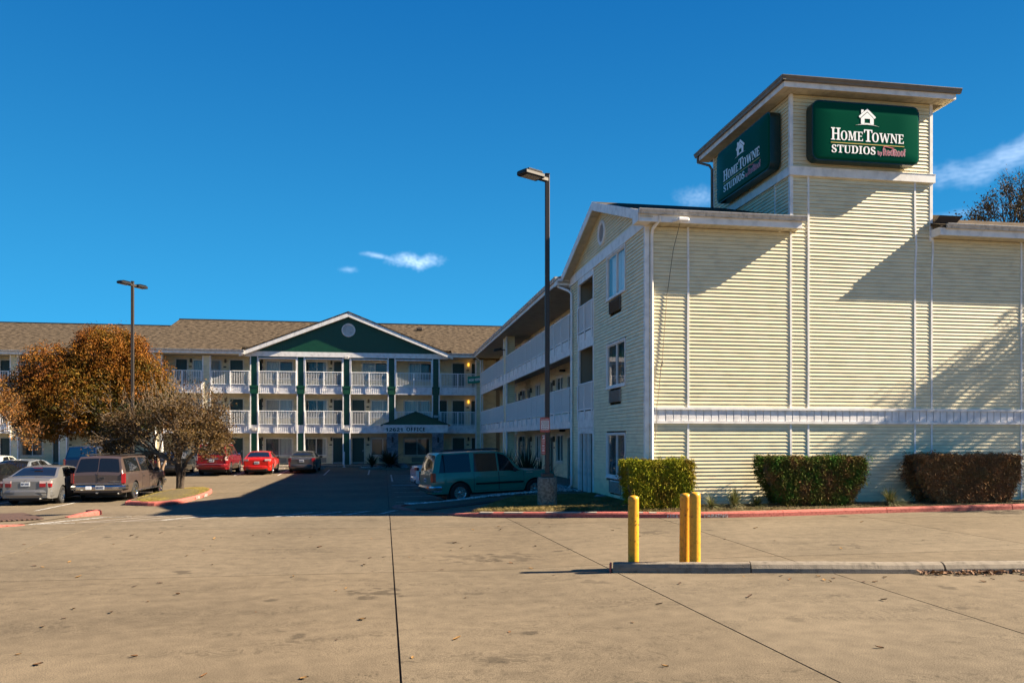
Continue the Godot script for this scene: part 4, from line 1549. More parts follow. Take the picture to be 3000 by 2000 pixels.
func office_canopy(b: Node3D) -> void:
	var f := frame(Vector3(0, 0, -60.6), Vector3(0, 0, 1))
	var g := G.new(f)
	g.span(Vector3(0.03, 2.45, -2.4), Vector3(4.95, 3.05, -0.04))
	put(g, "canopy_core", M.trim, b)
	ribbed_band(b, f, 0.03, 4.95, 2.45, 3.06, 0.0, 0.13, "canopy_fascia")
	var o := lettering("12621", "droid_sans_bold", 0.26, 1.27, M.letter_black, b, "house_number")
	o.transform = f * Transform3D(Basis(), Vector3(0.86, 2.69, 0.03)) * o.transform
	o = lettering("OFFICE", "droid_sans_bold", 0.29, 1.42, M.letter_black, b, "office_letters")
	o.transform = f * Transform3D(Basis(), Vector3(2.5, 2.72, 0.03)) * o.transform
	var n := 30
	for i in n:
		var x0 := 0.1 + i * 4.78 / n
		var x1 := 0.1 + (i + 1) * 4.78 / n
		var h0 := 4.0 - absf(x0 - 2.49) * 0.385
		var h1 := 4.0 - absf(x1 - 2.49) * 0.385
		g = G.new(f)
		var z := 0.0 if i % 2 else 0.014
		g.hexa([Vector3(x0, 3.06, -0.06), Vector3(x1, 3.06, -0.06), Vector3(x1, h1, -0.06), Vector3(x0, h0, -0.06), Vector3(x0, 3.06, z), Vector3(x1, 3.06, z), Vector3(x1, h1, z), Vector3(x0, h0, z)])
		put(g, "canopy_panel", M.green_panel, b)
	for s in [-1, 1]:
		g = G.new(f)
		var e := Vector3(2.49 + s * 2.62, 3.05, 0)
		var t := Vector3(2.49, 4.08, 0)
		var q := [e + Vector3(0, 0, 0.12), t + Vector3(0, 0, 0.12), t + Vector3(0, 0, -2.4), e + Vector3(0, 0, -2.4)]
		var u := Vector3(0, 0.07, 0)
		g.hexa([q[0] - u, q[1] - u, q[2] - u, q[3] - u, q[0], q[1], q[2], q[3]])
		put(g, "canopy_roof", M.green_dark, b)
	for r in [[0.32, 1.17], [3.73, 4.6]]:
		g = G.new(f)
		g.span(Vector3(r[0] + 0.03, -0.1, -0.72), Vector3(r[1] - 0.03, 2.45, -0.05))
		put(g, "pier_core", M.stone_b, b)
		var y := 0.0
		var row := 0
		while y < 2.4:
			var h := 0.115 + 0.02 * ((row * 5) % 3)
			var cuts := [r[0], r[0] + 0.22 + 0.11 * (row % 3), r[0] + 0.55 + 0.09 * ((row * 2) % 3), r[1]]
			for i in 3:
				g = G.new(f)
				g.cbox(Vector3((cuts[i] + cuts[i + 1]) / 2, y + h / 2, -0.03), Vector3(cuts[i + 1] - cuts[i] - 0.012, h - 0.012, 0.06 + 0.02 * ((row + i) % 3)), 0.008)
				put(g, "stone", [M.stone, M.stone_b, M.stone_c][(row * 3 + i * 2 + row / 2) % 3], b)
			y += h
			row += 1
		g = G.new(f)
		g.cbox(Vector3((r[0] + r[1]) / 2, 1.92, 0.1), Vector3(0.13, 0.42, 0.13), 0.03)
		put(g, "wall_lamp", M.fixture, b)


func roofs(b: Node3D) -> void:
	# end block: ridge along x, gable towards the drive; the front slope is cut away round the tower
	var e := Vector3(0, 8.62, -22.12)
	var r := Vector3(0, 10.37, -27.3)
	var k := Vector3(0, 8.62, -32.5)
	var at := func(x: float, p: Vector3) -> Vector3: return Vector3(x, p.y, p.z)
	var back := e.lerp(r, 0.1)
	slab_roof(b, at.call(7.33, e), at.call(12.44, e), at.call(12.44, r), at.call(7.33, r))
	slab_roof(b, at.call(12.44, back), at.call(17.0, back), at.call(17.0, r), at.call(12.44, r))
	slab_roof(b, at.call(17.0, e), at.call(27.4, e), at.call(27.4, r), at.call(17.0, r))
	slab_roof(b, at.call(27.4, k), at.call(7.33, k), at.call(7.33, r), at.call(27.4, r))
	var g: G
	for s in [[7.3, 12.42], [17.02, 27.4]]:
		g = G.new()
		g.span(Vector3(s[0], 8.3, -22.17), Vector3(s[1], 8.53, -22.14))
		if s[0] > 12:
			g.span(Vector3(s[0], 8.3, -22.58), Vector3(s[0] + 0.03, 8.55, -22.17))
		else:
			g.span(Vector3(s[1] - 0.03, 8.3, -22.58), Vector3(s[1], 8.55, -22.17))
		put(g, "eave_fascia", M.trim, b)
		gutter(b, Vector3(s[0] + (0.0 if s[0] < 12 else 0.18), 8.64, -22.14), Vector3(s[1] + (0.1 if s[0] < 12 else 0.0), 8.64, -22.14), Vector3(0, 0, 1), M.gutter, 0.14)
		var n := int((s[1] - s[0]) / 0.26)
		for i in n:
			put_mesh(box_mesh(Vector3(0.25, 0.02, 0.43)), "soffit_board", M.soffit, b, Transform3D(Basis(), Vector3(s[0] + 0.13 + i * (s[1] - s[0]) / n, 8.31, -22.38)))
	# rake boards and soffit of the gable along the drive
	for s in [[Vector3(7.3, 8.62, -22.1), Vector3(7.3, 10.36, -27.3)], [Vector3(7.3, 10.36, -27.3), Vector3(7.3, 8.62, -32.5)]]:
		g = G.new()
		var a: Vector3 = s[0]
		var c: Vector3 = s[1]
		var dn := Vector3(0, -0.3, 0)
		var w := Vector3(0.035, 0, 0)
		g.hexa([a + w + dn, c + w + dn, c + w, a + w, a + dn, c + dn, c, a])
		put(g, "rake_board", M.trim, b)
		for i in 20:
			var p := a.lerp(c, i / 20.0 + 0.002) + Vector3(0.04, -0.2, 0)
			var q := a.lerp(c, (i + 1) / 20.0 - 0.002) + Vector3(0.04, -0.2, 0)
			g = G.new()
			var d := Vector3(0.4, 0, 0)
			var t := Vector3(0, 0.03, 0)
			g.hexa([p, q, q + d, p + d, p + t, q + t, q + d + t, p + d + t])
			put(g, "soffit_board", M.soffit, b)
	g = G.new()
	g.span(Vector3(7.3, 8.29, -22.6), Vector3(7.7, 8.33, -22.1))
	g.span(Vector3(7.28, 8.29, -22.6), Vector3(7.31, 8.62, -22.1))
	g.span(Vector3(7.1, 8.34, -32.6), Vector3(7.7, 8.62, -32.1))
	put(g, "eave_return", M.trim, b)
	# the wing
	slab_roof(b, Vector3(7.05, 8.66, -63), Vector3(7.05, 8.66, -32.2), Vector3(16.9, 11.6, -32.2), Vector3(16.9, 11.6, -75))
	slab_roof(b, Vector3(27, 8.66, -32.2), Vector3(27, 8.66, -75), Vector3(16.9, 11.6, -75), Vector3(16.9, 11.6, -32.2))
	# office block and left block
	slab_roof(b, Vector3(-17.75, 8.66, -62.4), Vector3(-10.6, 8.66, -62.4), Vector3(-10.6, 12.24, -72), Vector3(-17.2, 12.24, -72))
	slab_roof(b, Vector3(-10.6, 9.03, -63.4), Vector3(5.4, 9.03, -63.4), Vector3(5.4, 12.24, -72), Vector3(-10.6, 12.24, -72))
	slab_roof(b, Vector3(5.4, 8.66, -62.4), Vector3(9.5, 8.66, -62.4), Vector3(24, 12.24, -72), Vector3(5.4, 12.24, -72))
	slab_roof(b, Vector3(24, 8.66, -81.6), Vector3(-17.2, 8.66, -81.6), Vector3(-17.2, 12.24, -72), Vector3(24, 12.24, -72))
	slab_roof(b, Vector3(-48, 8.66, -65.4), Vector3(-17.0, 8.66, -65.4), Vector3(-17.0, 12.05, -75), Vector3(-48, 12.05, -75))
	slab_roof(b, Vector3(-17.0, 8.66, -84.6), Vector3(-48, 8.66, -84.6), Vector3(-48, 12.05, -75), Vector3(-17.0, 12.05, -75))
	g = G.new()
	g.span(Vector3(-17.2, 12.22, -72.12), Vector3(24, 12.3, -71.88))
	put(g, "ridge_cap", M.roof_box, b)
	g = G.new()
	g.span(Vector3(-48, 12.03, -75.12), Vector3(-17.0, 12.11, -74.88))
	put(g, "ridge_cap", M.roof_box, b)
	g = G.new()   # closes the step between the two roofs at the end of the office block
	g.t(Vector3(-17.55, 8.6, -62.5), Vector3(-17.55, 8.6, -81.6), Vector3(-17.2, 12.18, -72))
	put(g, "gable_wall", M.siding, b)
	slab_roof(b, Vector3(-10.75, 8.6, -62.56), Vector3(-10.75, 8.6, -64.0), Vector3(-2.6, 11.82, -71.0), Vector3(-2.6, 11.82, -62.56))
	slab_roof(b, Vector3(5.55, 8.6, -64.0), Vector3(5.55, 8.6, -62.56), Vector3(-2.6, 11.82, -62.56), Vector3(-2.6, 11.82, -71.0))
	g = G.new()
	g.cbox(Vector3(3.2, 11.55, -69.8), Vector3(0.5, 0.22, 0.4), 0.03)
	put(g, "roof_vent", M.roof_box, b)
	# the dark box on the roof right of the tower
	g = G.new()
	g.hexa([Vector3(17.1, 8.75, -23.3), Vector3(17.95, 8.75, -23.3), Vector3(18.05, 9.25, -23.3), Vector3(17.2, 9.25, -23.3), Vector3(17.1, 8.72, -22.6), Vector3(17.85, 8.72, -22.6), Vector3(18.05, 9.0, -22.45), Vector3(17.25, 9.0, -22.45)])
	put(g, "roof_floodlight", M.roof_box, b)


# ---------------------------------------------------------------- signs, lamps, bollards and other street things

func rounded(w: float, h: float, r: float, n := 6) -> PackedVector2Array:
	var p := PackedVector2Array()
	for c in [[1, 1, 0.0], [-1, 1, 0.25], [-1, -1, 0.5], [1, -1, 0.75]]:
		for i in n + 1:
			var a: float = TAU * (c[2] + 0.25 * i / n)
			p.append(Vector2(c[0] * (w / 2 - r) + cos(a) * r, c[1] * (h / 2 - r) + sin(a) * r))
	return p


func tower_sign(label: String, f: Transform3D, w: float, h: float) -> void:
	var s := thing("tower_sign", label, "sign", f.origin, 0.0, "green signs on the tower")
	f.origin = Vector3.ZERO
	var g := G.new(f)
	g.prism(rounded(w, h, 0.22), 0.03, 0.37)
	put(g, "cabinet", M.sign_edge, s)
	g = G.new(f)   # a slightly domed face inside the rim
	g.sg = 1
	var rings := []
	for k in [[1.0, 0.36], [0.985, 0.385], [0.96, 0.40], [0.93, 0.408], [0.6, 0.412], [0.25, 0.414], [0.02, 0.415]]:
		var ring := []
		var inset: float = (1.0 - k[0]) * minf(w, h) * 0.5
		for p in rounded((w - 0.05) if k[0] > 0.9 else (w - 0.05) * k[0], (h - 0.05) if k[0] > 0.9 else (h - 0.05) * k[0], 0.2 * maxf(k[0], 0.05)):
			var q: Vector2 = p if k[0] <= 0.9 else Vector2(p.x * (1.0 - inset / (w * 0.5)), p.y * (1.0 - inset / (h * 0.5)))
			ring.append(Vector3(q.x, q.y, k[1]))
		rings.append(ring)
	for i in rings.size() - 1:
		for j in rings[i].size():
			var j2: int = (j + 1) % rings[i].size()
			g.q(rings[i][j], rings[i][j2], rings[i + 1][j2], rings[i + 1][j])
	put(g, "face", M.sign_green, s)
	var z := 0.4165
	var kx := w / 3.56
	var words := [["H", -1.09, 0.0, 0.37, 0.31], ["OME", -0.56, -0.04, 0.29, 0.73], ["T", -0.02, 0.0, 0.37, 0.28], ["OWNE", 0.64, -0.04, 0.29, 1.06]]
	for t in words:
		var o := lettering(t[0], "droid_serif_bold", t[3], t[4] * kx, M.letter_white, s)
		o.transform = f * Transform3D(Basis(), Vector3((t[1] + 0.05) * kx, -0.10 + t[2], z)) * o.transform
	var o := lettering("STUDIOS", "droid_serif_bold", 0.24, 1.45 * kx, M.letter_white, s)
	o.transform = f * Transform3D(Basis(), Vector3(-0.45 * kx, -0.55, z)) * o.transform
	for l in [["by", 0.40, -0.62, 0.15, 0.13], ["Red", 0.68, -0.56, 0.21, 0.34], ["Roof", 1.07, -0.56, 0.21, 0.38]]:
		for k in [[0.011, 0.0, "letter_pink"], [-0.011, 0.0, "letter_pink"], [0.0, 0.011, "letter_pink"], [0.0, -0.011, "letter_pink"], [0.0, 0.0, "letter_red"]]:
			o = lettering(l[0], "droid_sans", l[3], l[4] * kx, M[k[2]], s)
			o.transform = f * Transform3D(Basis(Vector3.BACK, 0.05), Vector3((l[1] + 0.02) * kx + k[0], l[2] + k[1], z + (0.003 if k[2] == "letter_red" else 0.0))) * o.transform
	g = G.new(f)
	var rp := PackedVector2Array()
	for c in [[0.52, -0.43], [0.58, -0.37], [0.9, -0.43], [0.89, -0.455], [0.6, -0.405], [0.54, -0.455]]:
		rp.append(Vector2(c[0] * kx, c[1]))
	g.prism(rp, z, z + 0.008)
	put(g, "lettering", M.letter_red, s)
	g = G.new(f)
	g.span(Vector3(-1.2 * kx, -0.375, z - 0.004), Vector3(1.24 * kx, -0.355, z + 0.004))
	put(g, "rule", M.letter_gold, s)
	# the small house: roof, chimney, walls round a window, and the ground line under it
	for poly in [[[-0.3, 0.6], [-0.26, 0.56], [0.0, 0.8], [0.26, 0.56], [0.3, 0.6], [0.3, 0.63], [0.0, 0.9], [-0.3, 0.63]], [[-0.22, 0.72], [-0.13, 0.8], [-0.13, 0.86], [-0.22, 0.86]],
		[[-0.23, 0.36], [-0.1, 0.36], [-0.1, 0.55], [0.1, 0.55], [0.1, 0.36], [0.23, 0.36], [0.23, 0.56], [0.0, 0.77], [-0.23, 0.56]], [[-0.11, 0.36], [0.11, 0.36], [0.11, 0.4], [-0.11, 0.4]],
		[[-0.42, 0.31], [-0.2, 0.352], [0.0, 0.364], [0.2, 0.352], [0.44, 0.30], [0.22, 0.335], [0.0, 0.345], [-0.2, 0.335]]]:
		g = G.new(f)
		var p := PackedVector2Array()
		for c in poly:
			p.append(Vector2(c[0] * 0.92 * kx, 0.72 + (c[1] - 0.9) * 0.88))
		g.prism(p, z, z + 0.006)
		put(g, "house_emblem", M.letter_white, s)


func tower_signs() -> void:
	tower_sign("large green sign on the tower front, facing the viewer, with white lettering and house emblem", frame(Vector3(14.56, 11.31, Z0 + 0.03), Vector3(0, 0, 1)), 3.56, 1.80)
	tower_sign("green sign on the tower's left side, seen at a slant, with white lettering", frame(Vector3(12.26, 11.31, -25.1), Vector3(-1, 0, 0)), 4.0, 1.80)


func lamp_head(s: Node3D, f: Transform3D, size := 1.0) -> void:   # a flat finned box on a short arm, x pointing away from the pole
	f.basis = f.basis.scaled(Vector3.ONE * size)
	var g := G.new(f)
	g.cbox(Vector3(0.16, 0, 0), Vector3(0.34, 0.13, 0.14), 0.02)
	put(g, "arm", M.bronze, s)
	g = G.new(f)
	g.cbox(Vector3(0.66, 0.02, 0), Vector3(0.78, 0.15, 0.44), 0.035)
	var head := put(g, "lamp_head", M.fixture, s)
	g = G.new(f)
	for i in 15:
		g.box(Vector3(0.40 + i * 0.036, 0.11, 0), Vector3(0.012, 0.05, 0.42))
	put(g, "cooling_fins", M.fixture, head)
	for i in 3:
		g = G.new(f)
		g.box(Vector3(0.48 + i * 0.185, -0.059, 0), Vector3(0.17, 0.012, 0.32))
		put(g, "lens", M.lens, head)


func lamp_post(label: String, at: Vector3, h: float, base_h: float, base_r: float, heads: Array, turn: float) -> Node3D:
	var s := thing("lamp_post", label, "lamp post", at, turn, "car park lamp posts")
	var g := G.new()
	g.lathe([[base_r * 0.985, -0.15], [base_r, 0.1], [base_r * 0.985, base_h * 0.5], [base_r, base_h - 0.035], [base_r - 0.035, base_h], [0.0, base_h]], 32)
	put(g, "concrete_base", M.lamp_base, s)
	g = G.new()
	g.cbox(Vector3(0, base_h + 0.055, 0), Vector3(0.36, 0.12, 0.36), 0.015)
	put(g, "base_cover", M.bronze, s)
	g = G.new()
	g.cbox(Vector3(0, (h + base_h) / 2, 0), Vector3(0.135, h - base_h, 0.135), 0.014)
	put(g, "pole", M.bronze, s)
	g = G.new()
	g.cbox(Vector3(0, h + 0.015, 0), Vector3(0.15, 0.03, 0.15), 0.01)
	put(g, "pole_cap", M.bronze, s)
	for a in heads:
		lamp_head(s, Transform3D(Basis(Vector3.UP, a), Vector3(0, h - 0.16, 0)), 1.0 if heads.size() == 1 else 0.78)
	return s


func notice(called: String, label: String, f: Transform3D, w: float, h: float, bands: Array, lines: Array) -> void:
	var s := thing(called, label, "sign", f.origin)
	f.origin = Vector3.ZERO
	var g := G.new(f)
	g.prism(rounded(w, h, 0.04), -0.012, 0.0)
	put(g, "plate", M.notice_red, s)
	for b in bands:
		g = G.new(f)
		g.span(Vector3(-w / 2 + 0.025, b[0], 0.001), Vector3(w / 2 - 0.025, b[1], 0.004))
		put(g, "white_panel", M.notice_white, s)
	for l in lines:
		var o := lettering(l[0], "droid_sans_bold", l[2], l[3], M[l[4]], s, "lettering", 0.003)
		o.transform = f * Transform3D(Basis(), Vector3(0, l[1], 0.006)) * o.transform


func bollard(label: String, at: Vector3, h: float, tilt: float) -> void:
	var s := thing("bollard", label, "bollard", at, rng.randf() * TAU, "yellow steel bollards")
	var g := G.new(Transform3D(Basis(Vector3.BACK, tilt), Vector3.ZERO))
	var r := 0.092
	g.lathe([[r, -0.1], [r, 0.3], [r * 1.004, h * 0.6], [r, h - 0.05]], 28)
	put(g, "pipe", M.bollard, s)
	g = G.new(Transform3D(Basis(Vector3.BACK, tilt), Vector3.ZERO))
	g.lathe([[r, h - 0.05], [r * 0.985, h - 0.02], [r * 0.8, h + 0.002], [r * 0.4, h + 0.016], [0.0, h + 0.02]], 28)
	put(g, "domed_cap", M.bollard, s)
	g = G.new(Transform3D(Basis(Vector3.BACK, tilt), Vector3.ZERO))
	for i in 5:
		var a := rng.randf() * TAU
		g.box(Vector3(cos(a) * r, rng.randf_range(h * 0.5, h * 0.95), sin(a) * r), Vector3(0.016, 0.014, 0.012), Basis(Vector3.UP, -a))
	put(g, "paint_chips", M.chip, s)


func street_things() -> void:
	lamp_post("brown lamp post on round concrete base beside the drive, single head, with notices", Vector3(4.93, -0.06, -23.62), 10.05, 0.90, 0.30, [PI + 0.6], -0.06)
	lamp_post("brown lamp post behind the trees on the left, with two heads", on_ground(-11.6, -39.8), 9.75, 0.75, 0.3, [PI + 1.0, 1.0], 0.1)
	var front := Vector3(-0.21, 0, 0.98)
	notice("private_property_sign", "red and white private property notice on the lamp post, uppermost", frame(Vector3(4.84, 2.42, -23.53), front), 0.29, 0.45, [[-0.135, 0.135]],
		[["PRIVATE PROPERTY", 0.165, 0.028, 0.24, "notice_white"], ["NO SOLICITING", 0.095, 0.032, 0.2, "letter_black"], ["NO TRESPASSING", 0.035, 0.032, 0.22, "letter_black"], ["NO LOITERING", -0.03, 0.032, 0.18, "letter_black"], ["NO PETS HERE", -0.095, 0.032, 0.17, "letter_black"], ["VIOLATORS PROSECUTED", -0.165, 0.022, 0.24, "notice_white"]])
	notice("towing_sign", "narrow red and white towing notice below the larger one on the lamp post", frame(Vector3(4.79, 1.82, -23.53), front), 0.125, 0.6, [[0.17, 0.28], [-0.06, 0.0], [-0.2, -0.14]],
		[["P", 0.225, 0.07, 0.07, "letter_black"], ["NO PARK", 0.12, 0.035, 0.1, "notice_white"], ["ZONE", 0.06, 0.035, 0.08, "notice_white"], ["TOW", -0.03, 0.04, 0.08, "notice_red"], ["AWAY", -0.1, 0.035, 0.1, "notice_white"], ["24 HRS", -0.17, 0.03, 0.09, "notice_red"], ["OWNER PAYS", -0.25, 0.022, 0.1, "notice_white"]])
	bollard("leftmost of the three yellow bollards, standing apart on the grey kerb", on_ground(4.2, -12.98), 1.24, 0.0)
	bollard("middle yellow bollard, half hidden by the taller one beside it", on_ground(5.1, -12.95), 1.24, 0.012)
	bollard("rightmost and tallest yellow bollard on the grey kerb", on_ground(5.15, -12.62), 1.28, 0.0)
	# banner slung between the balcony and the corner of the wing
	var s := thing("banner", "green NOW HIRING banner tied at the inner corner of the balconies", "banner", Vector3(7.25, 6.72, -62.85))
	var g := G.new()
	g.sg = 1
	var pt := func(u: float, v: float) -> Vector3: return Vector3((u - 0.5) * 1.12, (v - 0.5) * 0.56 + 0.10 * (u - 0.5) - 0.05 * sin(u * PI), (u - 0.5) * 0.35 + 0.03 * sin(u * 7.0))
	for i in 12:
		for j in 3:
			g.q(pt.call(i / 12.0, j / 3.0), pt.call((i + 1) / 12.0, j / 3.0), pt.call((i + 1) / 12.0, (j + 1) / 3.0), pt.call(i / 12.0, (j + 1) / 3.0))
	put(g, "cloth", M.banner, s)
	for w in [["NOW", -0.27, 0.4], ["HIRING", 0.22, 0.48]]:
		var o := lettering(w[0], "droid_sans_bold", 0.2, w[2], M.letter_white, s)
		o.transform = Transform3D(Basis(Vector3.UP, -0.3) * Basis(Vector3.BACK, 0.09), Vector3(w[1], 0.09 * w[1] - 0.035, 0.05 + w[1] * 0.31)) * o.transform
	# white pipe post by the doors, wheel stops at the head of each bay
	s = thing("pipe_post", "thin white pipe post standing before the ground-floor doors", "post", on_ground(-2.82, -60.75))
	g = G.new()
	g.lathe([[0.055, 0.0], [0.055, 1.12], [0.045, 1.16], [0.0, 1.17]], 16)
	put(g, "pipe", M.pvc, s)
	g = G.new()
	g.lathe([[0.12, 0.0], [0.12, 0.02], [0.055, 0.03]], 16)
	put(g, "foot_plate", M.pvc, s)
	var stops := {-13.4: "concrete wheel stop in front of the dark grey sedan behind the trees", -10.5: "concrete wheel stop in front of the dark red SUV", -7.9: "concrete wheel stop in front of the bright red car", -5.1: "concrete wheel stop in front of the grey saloon"}
	for x in stops:
		s = thing("wheel_stop", stops[x], "wheel stop", on_ground(x + 0.1, -58.9), 0.0, "wheel stops along the office block")
		g = G.new()
		g.prism(PackedVector2Array([Vector2(-0.09, 0), Vector2(0.09, 0), Vector2(0.06, 0.12), Vector2(-0.06, 0.12)]), -0.9, 0.9)
		g.xf = Transform3D()
		var o := put(g, "block", M.kerb_worn, s)
		o.rotation.y = PI / 2
		g = G.new()
		for e in [-0.6, 0.6]:
			g.lathe([[0.02, 0.12], [0.02, 0.135], [0.0, 0.14]], 8)
		put(g, "pin", M.metal_grey, s)
	for r in [["white weathered stone lying at the foot of the gable wall", 7.35, -26.4, 0.22], ["pale boulder in the bed beside the office canopy", 1.35, -58.6, 0.42], ["second pale boulder in the bed, nearer the palm", -0.1, -58.4, 0.3]]:
		rock(r[0], Vector3(r[1], -0.06, r[2]), r[3])


func rock(label: String, at: Vector3, r: float) -> void:
	var s := thing("boulder", label, "stone", at)
	var n := FastNoiseLite.new()
	n.seed = int(at.x * 100)
	n.frequency = 1.6
	var g := G.new()
	g.sg = 1
	var p := func(i: int, j: int) -> Vector3:
		var d := Vector3(cos(TAU * i / 12.0) * sin(PI * j / 8.0), cos(PI * j / 8.0), sin(TAU * i / 12.0) * sin(PI * j / 8.0))
		return d * Vector3(r * 1.2, r * 0.7, r) * (1.0 + 0.5 * n.get_noise_3dv(d))
	for i in 12:
		for j in 8:
			g.q(p.call(i + 1, j + 1), p.call(i, j + 1), p.call(i, j), p.call(i + 1, j))
	put(g, "stone", M.stone_c, s)


# ---------------------------------------------------------------- cars: a body swept through cross-sections, with doors, glass, lights and wheels laid on it

class Body:
	var d := {}
	func line(key: String, x: float) -> float:
		var l: Array = d[key]
		if x <= l[0][0]:
			return l[0][1]
		for i in l.size() - 1:
			if x <= l[i + 1][0]:
				var t: float = (x - l[i][0]) / (l[i + 1][0] - l[i][0])
				return lerpf(l[i][1], l[i + 1][1], t * t * (3 - 2 * t) * 0.35 + t * 0.65)
		return l[l.size() - 1][1]
	func half(x: float) -> float:   # half width in plan
		var e: float = maxf(0.0, absf(x) - (d.L / 2 - 0.55)) / 0.55
		return d.W / 2 * (1.0 - d.get("nose", 0.12) * e * e)
	func bottom(x: float) -> float:
		var y: float = d.sill
		for w in [d.rear, d.front]:
			var r: float = d.wheel * 1.17
			var dx: float = absf(x - w)
			if dx < r:
				y = maxf(y, d.wheel + sqrt(r * r - dx * dx) - 0.01)
		return y
	func side(x: float, s: float) -> Vector3:   # s 0 at the sill, 1 at the belt
		var b := line("belt", x)
		var y: float = lerpf(bottom(x), b, s)
		var k: float = clampf((y - d.sill) / (b - d.sill), 0, 1)
		return Vector3(x, y, half(x) * (1.0 - 0.05 * pow(1.0 - k, 2.0) - 0.045 * pow(k, 3.0) * 1.2))
	func glass(x: float, t: float) -> Vector3:   # t 0 at the belt, 1 at the roof's edge
		var a := side(x, 1.0)
		var top := line("top", x)
		var hgt := maxf(0.0, top - 0.035 - a.y)
		var full: float = d.roof - 0.035 - a.y
		var lean: float = d.lean * (hgt * t) / maxf(full, 0.1)
		return Vector3(x, a.y + hgt * t, a.z - lean - 0.012 * t)
	func over(x: float, k: float) -> Vector3:   # across the top, k -1..1
		var e := glass(x, 1.0)
		var top := line("top", x)
		return Vector3(x, e.y + (top - e.y) * (1.0 - pow(absf(k), 2.6)), e.z * k)
	func ring(x: float) -> Array:
		var r := []
		for i in 7:
			r.append(side(x, i / 6.0))
		for i in range(1, 4):
			r.append(glass(x, i / 3.0))
		for i in range(1, 5):
			r.append(over(x, 1.0 - i / 4.0))
		return r


func mir(p: Vector3) -> Vector3:
	return Vector3(p.x, p.y, -p.z)


func skin(g: G, fn: Callable, nu: int, nv: int, lift: float, flip := false) -> void:   # a patch of the body, raised along its normal
	g.sg = 1
	var pts := []
	for i in nu + 1:
		var row := []
		for j in nv + 1:
			var u := float(i) / nu
			var v := float(j) / nv
			var p: Vector3 = fn.call(u, v)
			var du: Vector3 = fn.call(minf(u + 0.02, 1.0), v) - fn.call(maxf(u - 0.02, 0.0), v)
			var dv: Vector3 = fn.call(u, minf(v + 0.02, 1.0)) - fn.call(u, maxf(v - 0.02, 0.0))
			var n := du.cross(dv).normalized()
			row.append(p + n * (lift if not flip else -lift))
		pts.append(row)
	for i in nu:
		for j in nv:
			if flip:
				g.q(pts[i][j + 1], pts[i + 1][j + 1], pts[i + 1][j], pts[i][j])
			else:
				g.q(pts[i][j], pts[i + 1][j], pts[i + 1][j + 1], pts[i][j + 1])
	g.sg = -1


func wheel_mesh(r: float, w: float, style: int) -> Array:
	var key := "wheel %s %s %s" % [r, w, style]
	if not cache.has(key):
		var t := G.new(Transform3D(Basis(Vector3.RIGHT, PI / 2), Vector3.ZERO))
		var ri := r * (0.66 if style != 2 else 0.6)
		t.lathe([[ri, -w / 2], [r * 0.93, -w / 2], [r * 0.985, -w * 0.38], [r, -w * 0.2], [r, w * 0.2], [r * 0.985, w * 0.38], [r * 0.93, w / 2], [ri * 1.04, w / 2], [ri, w * 0.42], [ri * 0.96, w * 0.2]], 32)
		var a := G.new(Transform3D(Basis(Vector3.RIGHT, PI / 2), Vector3.ZERO))
		a.lathe([[ri * 1.02, w * 0.49], [ri * 0.93, w * 0.47], [ri * 0.9, w * 0.2]], 32)
		a.lathe([[ri * 0.3, w * 0.40], [ri * 0.22, w * 0.46], [0.0, w * 0.46]], 16)
		a.xf = Transform3D()
		for i in 5:
			var an := TAU * i / 5 + 0.3
			var bs := Basis(Vector3.BACK, an)
			if style == 2:
				a.hexa([bs * Vector3(-0.16 * ri, 0.2 * ri, w * 0.3), bs * Vector3(0.16 * ri, 0.2 * ri, w * 0.3), bs * Vector3(0.30 * ri, 0.93 * ri, w * 0.3), bs * Vector3(-0.30 * ri, 0.93 * ri, w * 0.3), bs * Vector3(-0.13 * ri, 0.2 * ri, w * 0.43), bs * Vector3(0.13 * ri, 0.2 * ri, w * 0.43), bs * Vector3(0.24 * ri, 0.93 * ri, w * 0.45), bs * Vector3(-0.24 * ri, 0.93 * ri, w * 0.45)])
			else:
				for s in [-1, 1]:
					a.hexa([bs * Vector3(s * 0.10 * ri - 0.06 * ri, 0.15 * ri, w * 0.3), bs * Vector3(s * 0.10 * ri + 0.06 * ri, 0.15 * ri, w * 0.3), bs * Vector3(s * 0.2 * ri + 0.07 * ri, 0.93 * ri, w * 0.3), bs * Vector3(s * 0.2 * ri - 0.07 * ri, 0.93 * ri, w * 0.3), bs * Vector3(s * 0.10 * ri - 0.05 * ri, 0.15 * ri, w * 0.43), bs * Vector3(s * 0.10 * ri + 0.05 * ri, 0.15 * ri, w * 0.43), bs * Vector3(s * 0.2 * ri + 0.05 * ri, 0.93 * ri, w * 0.46), bs * Vector3(s * 0.2 * ri - 0.05 * ri, 0.93 * ri, w * 0.46)])
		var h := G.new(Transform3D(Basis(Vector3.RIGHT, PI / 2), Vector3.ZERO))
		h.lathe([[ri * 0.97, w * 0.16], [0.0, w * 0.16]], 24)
		cache[key] = [t.done(), a.done(), h.done()]
	return cache[key]


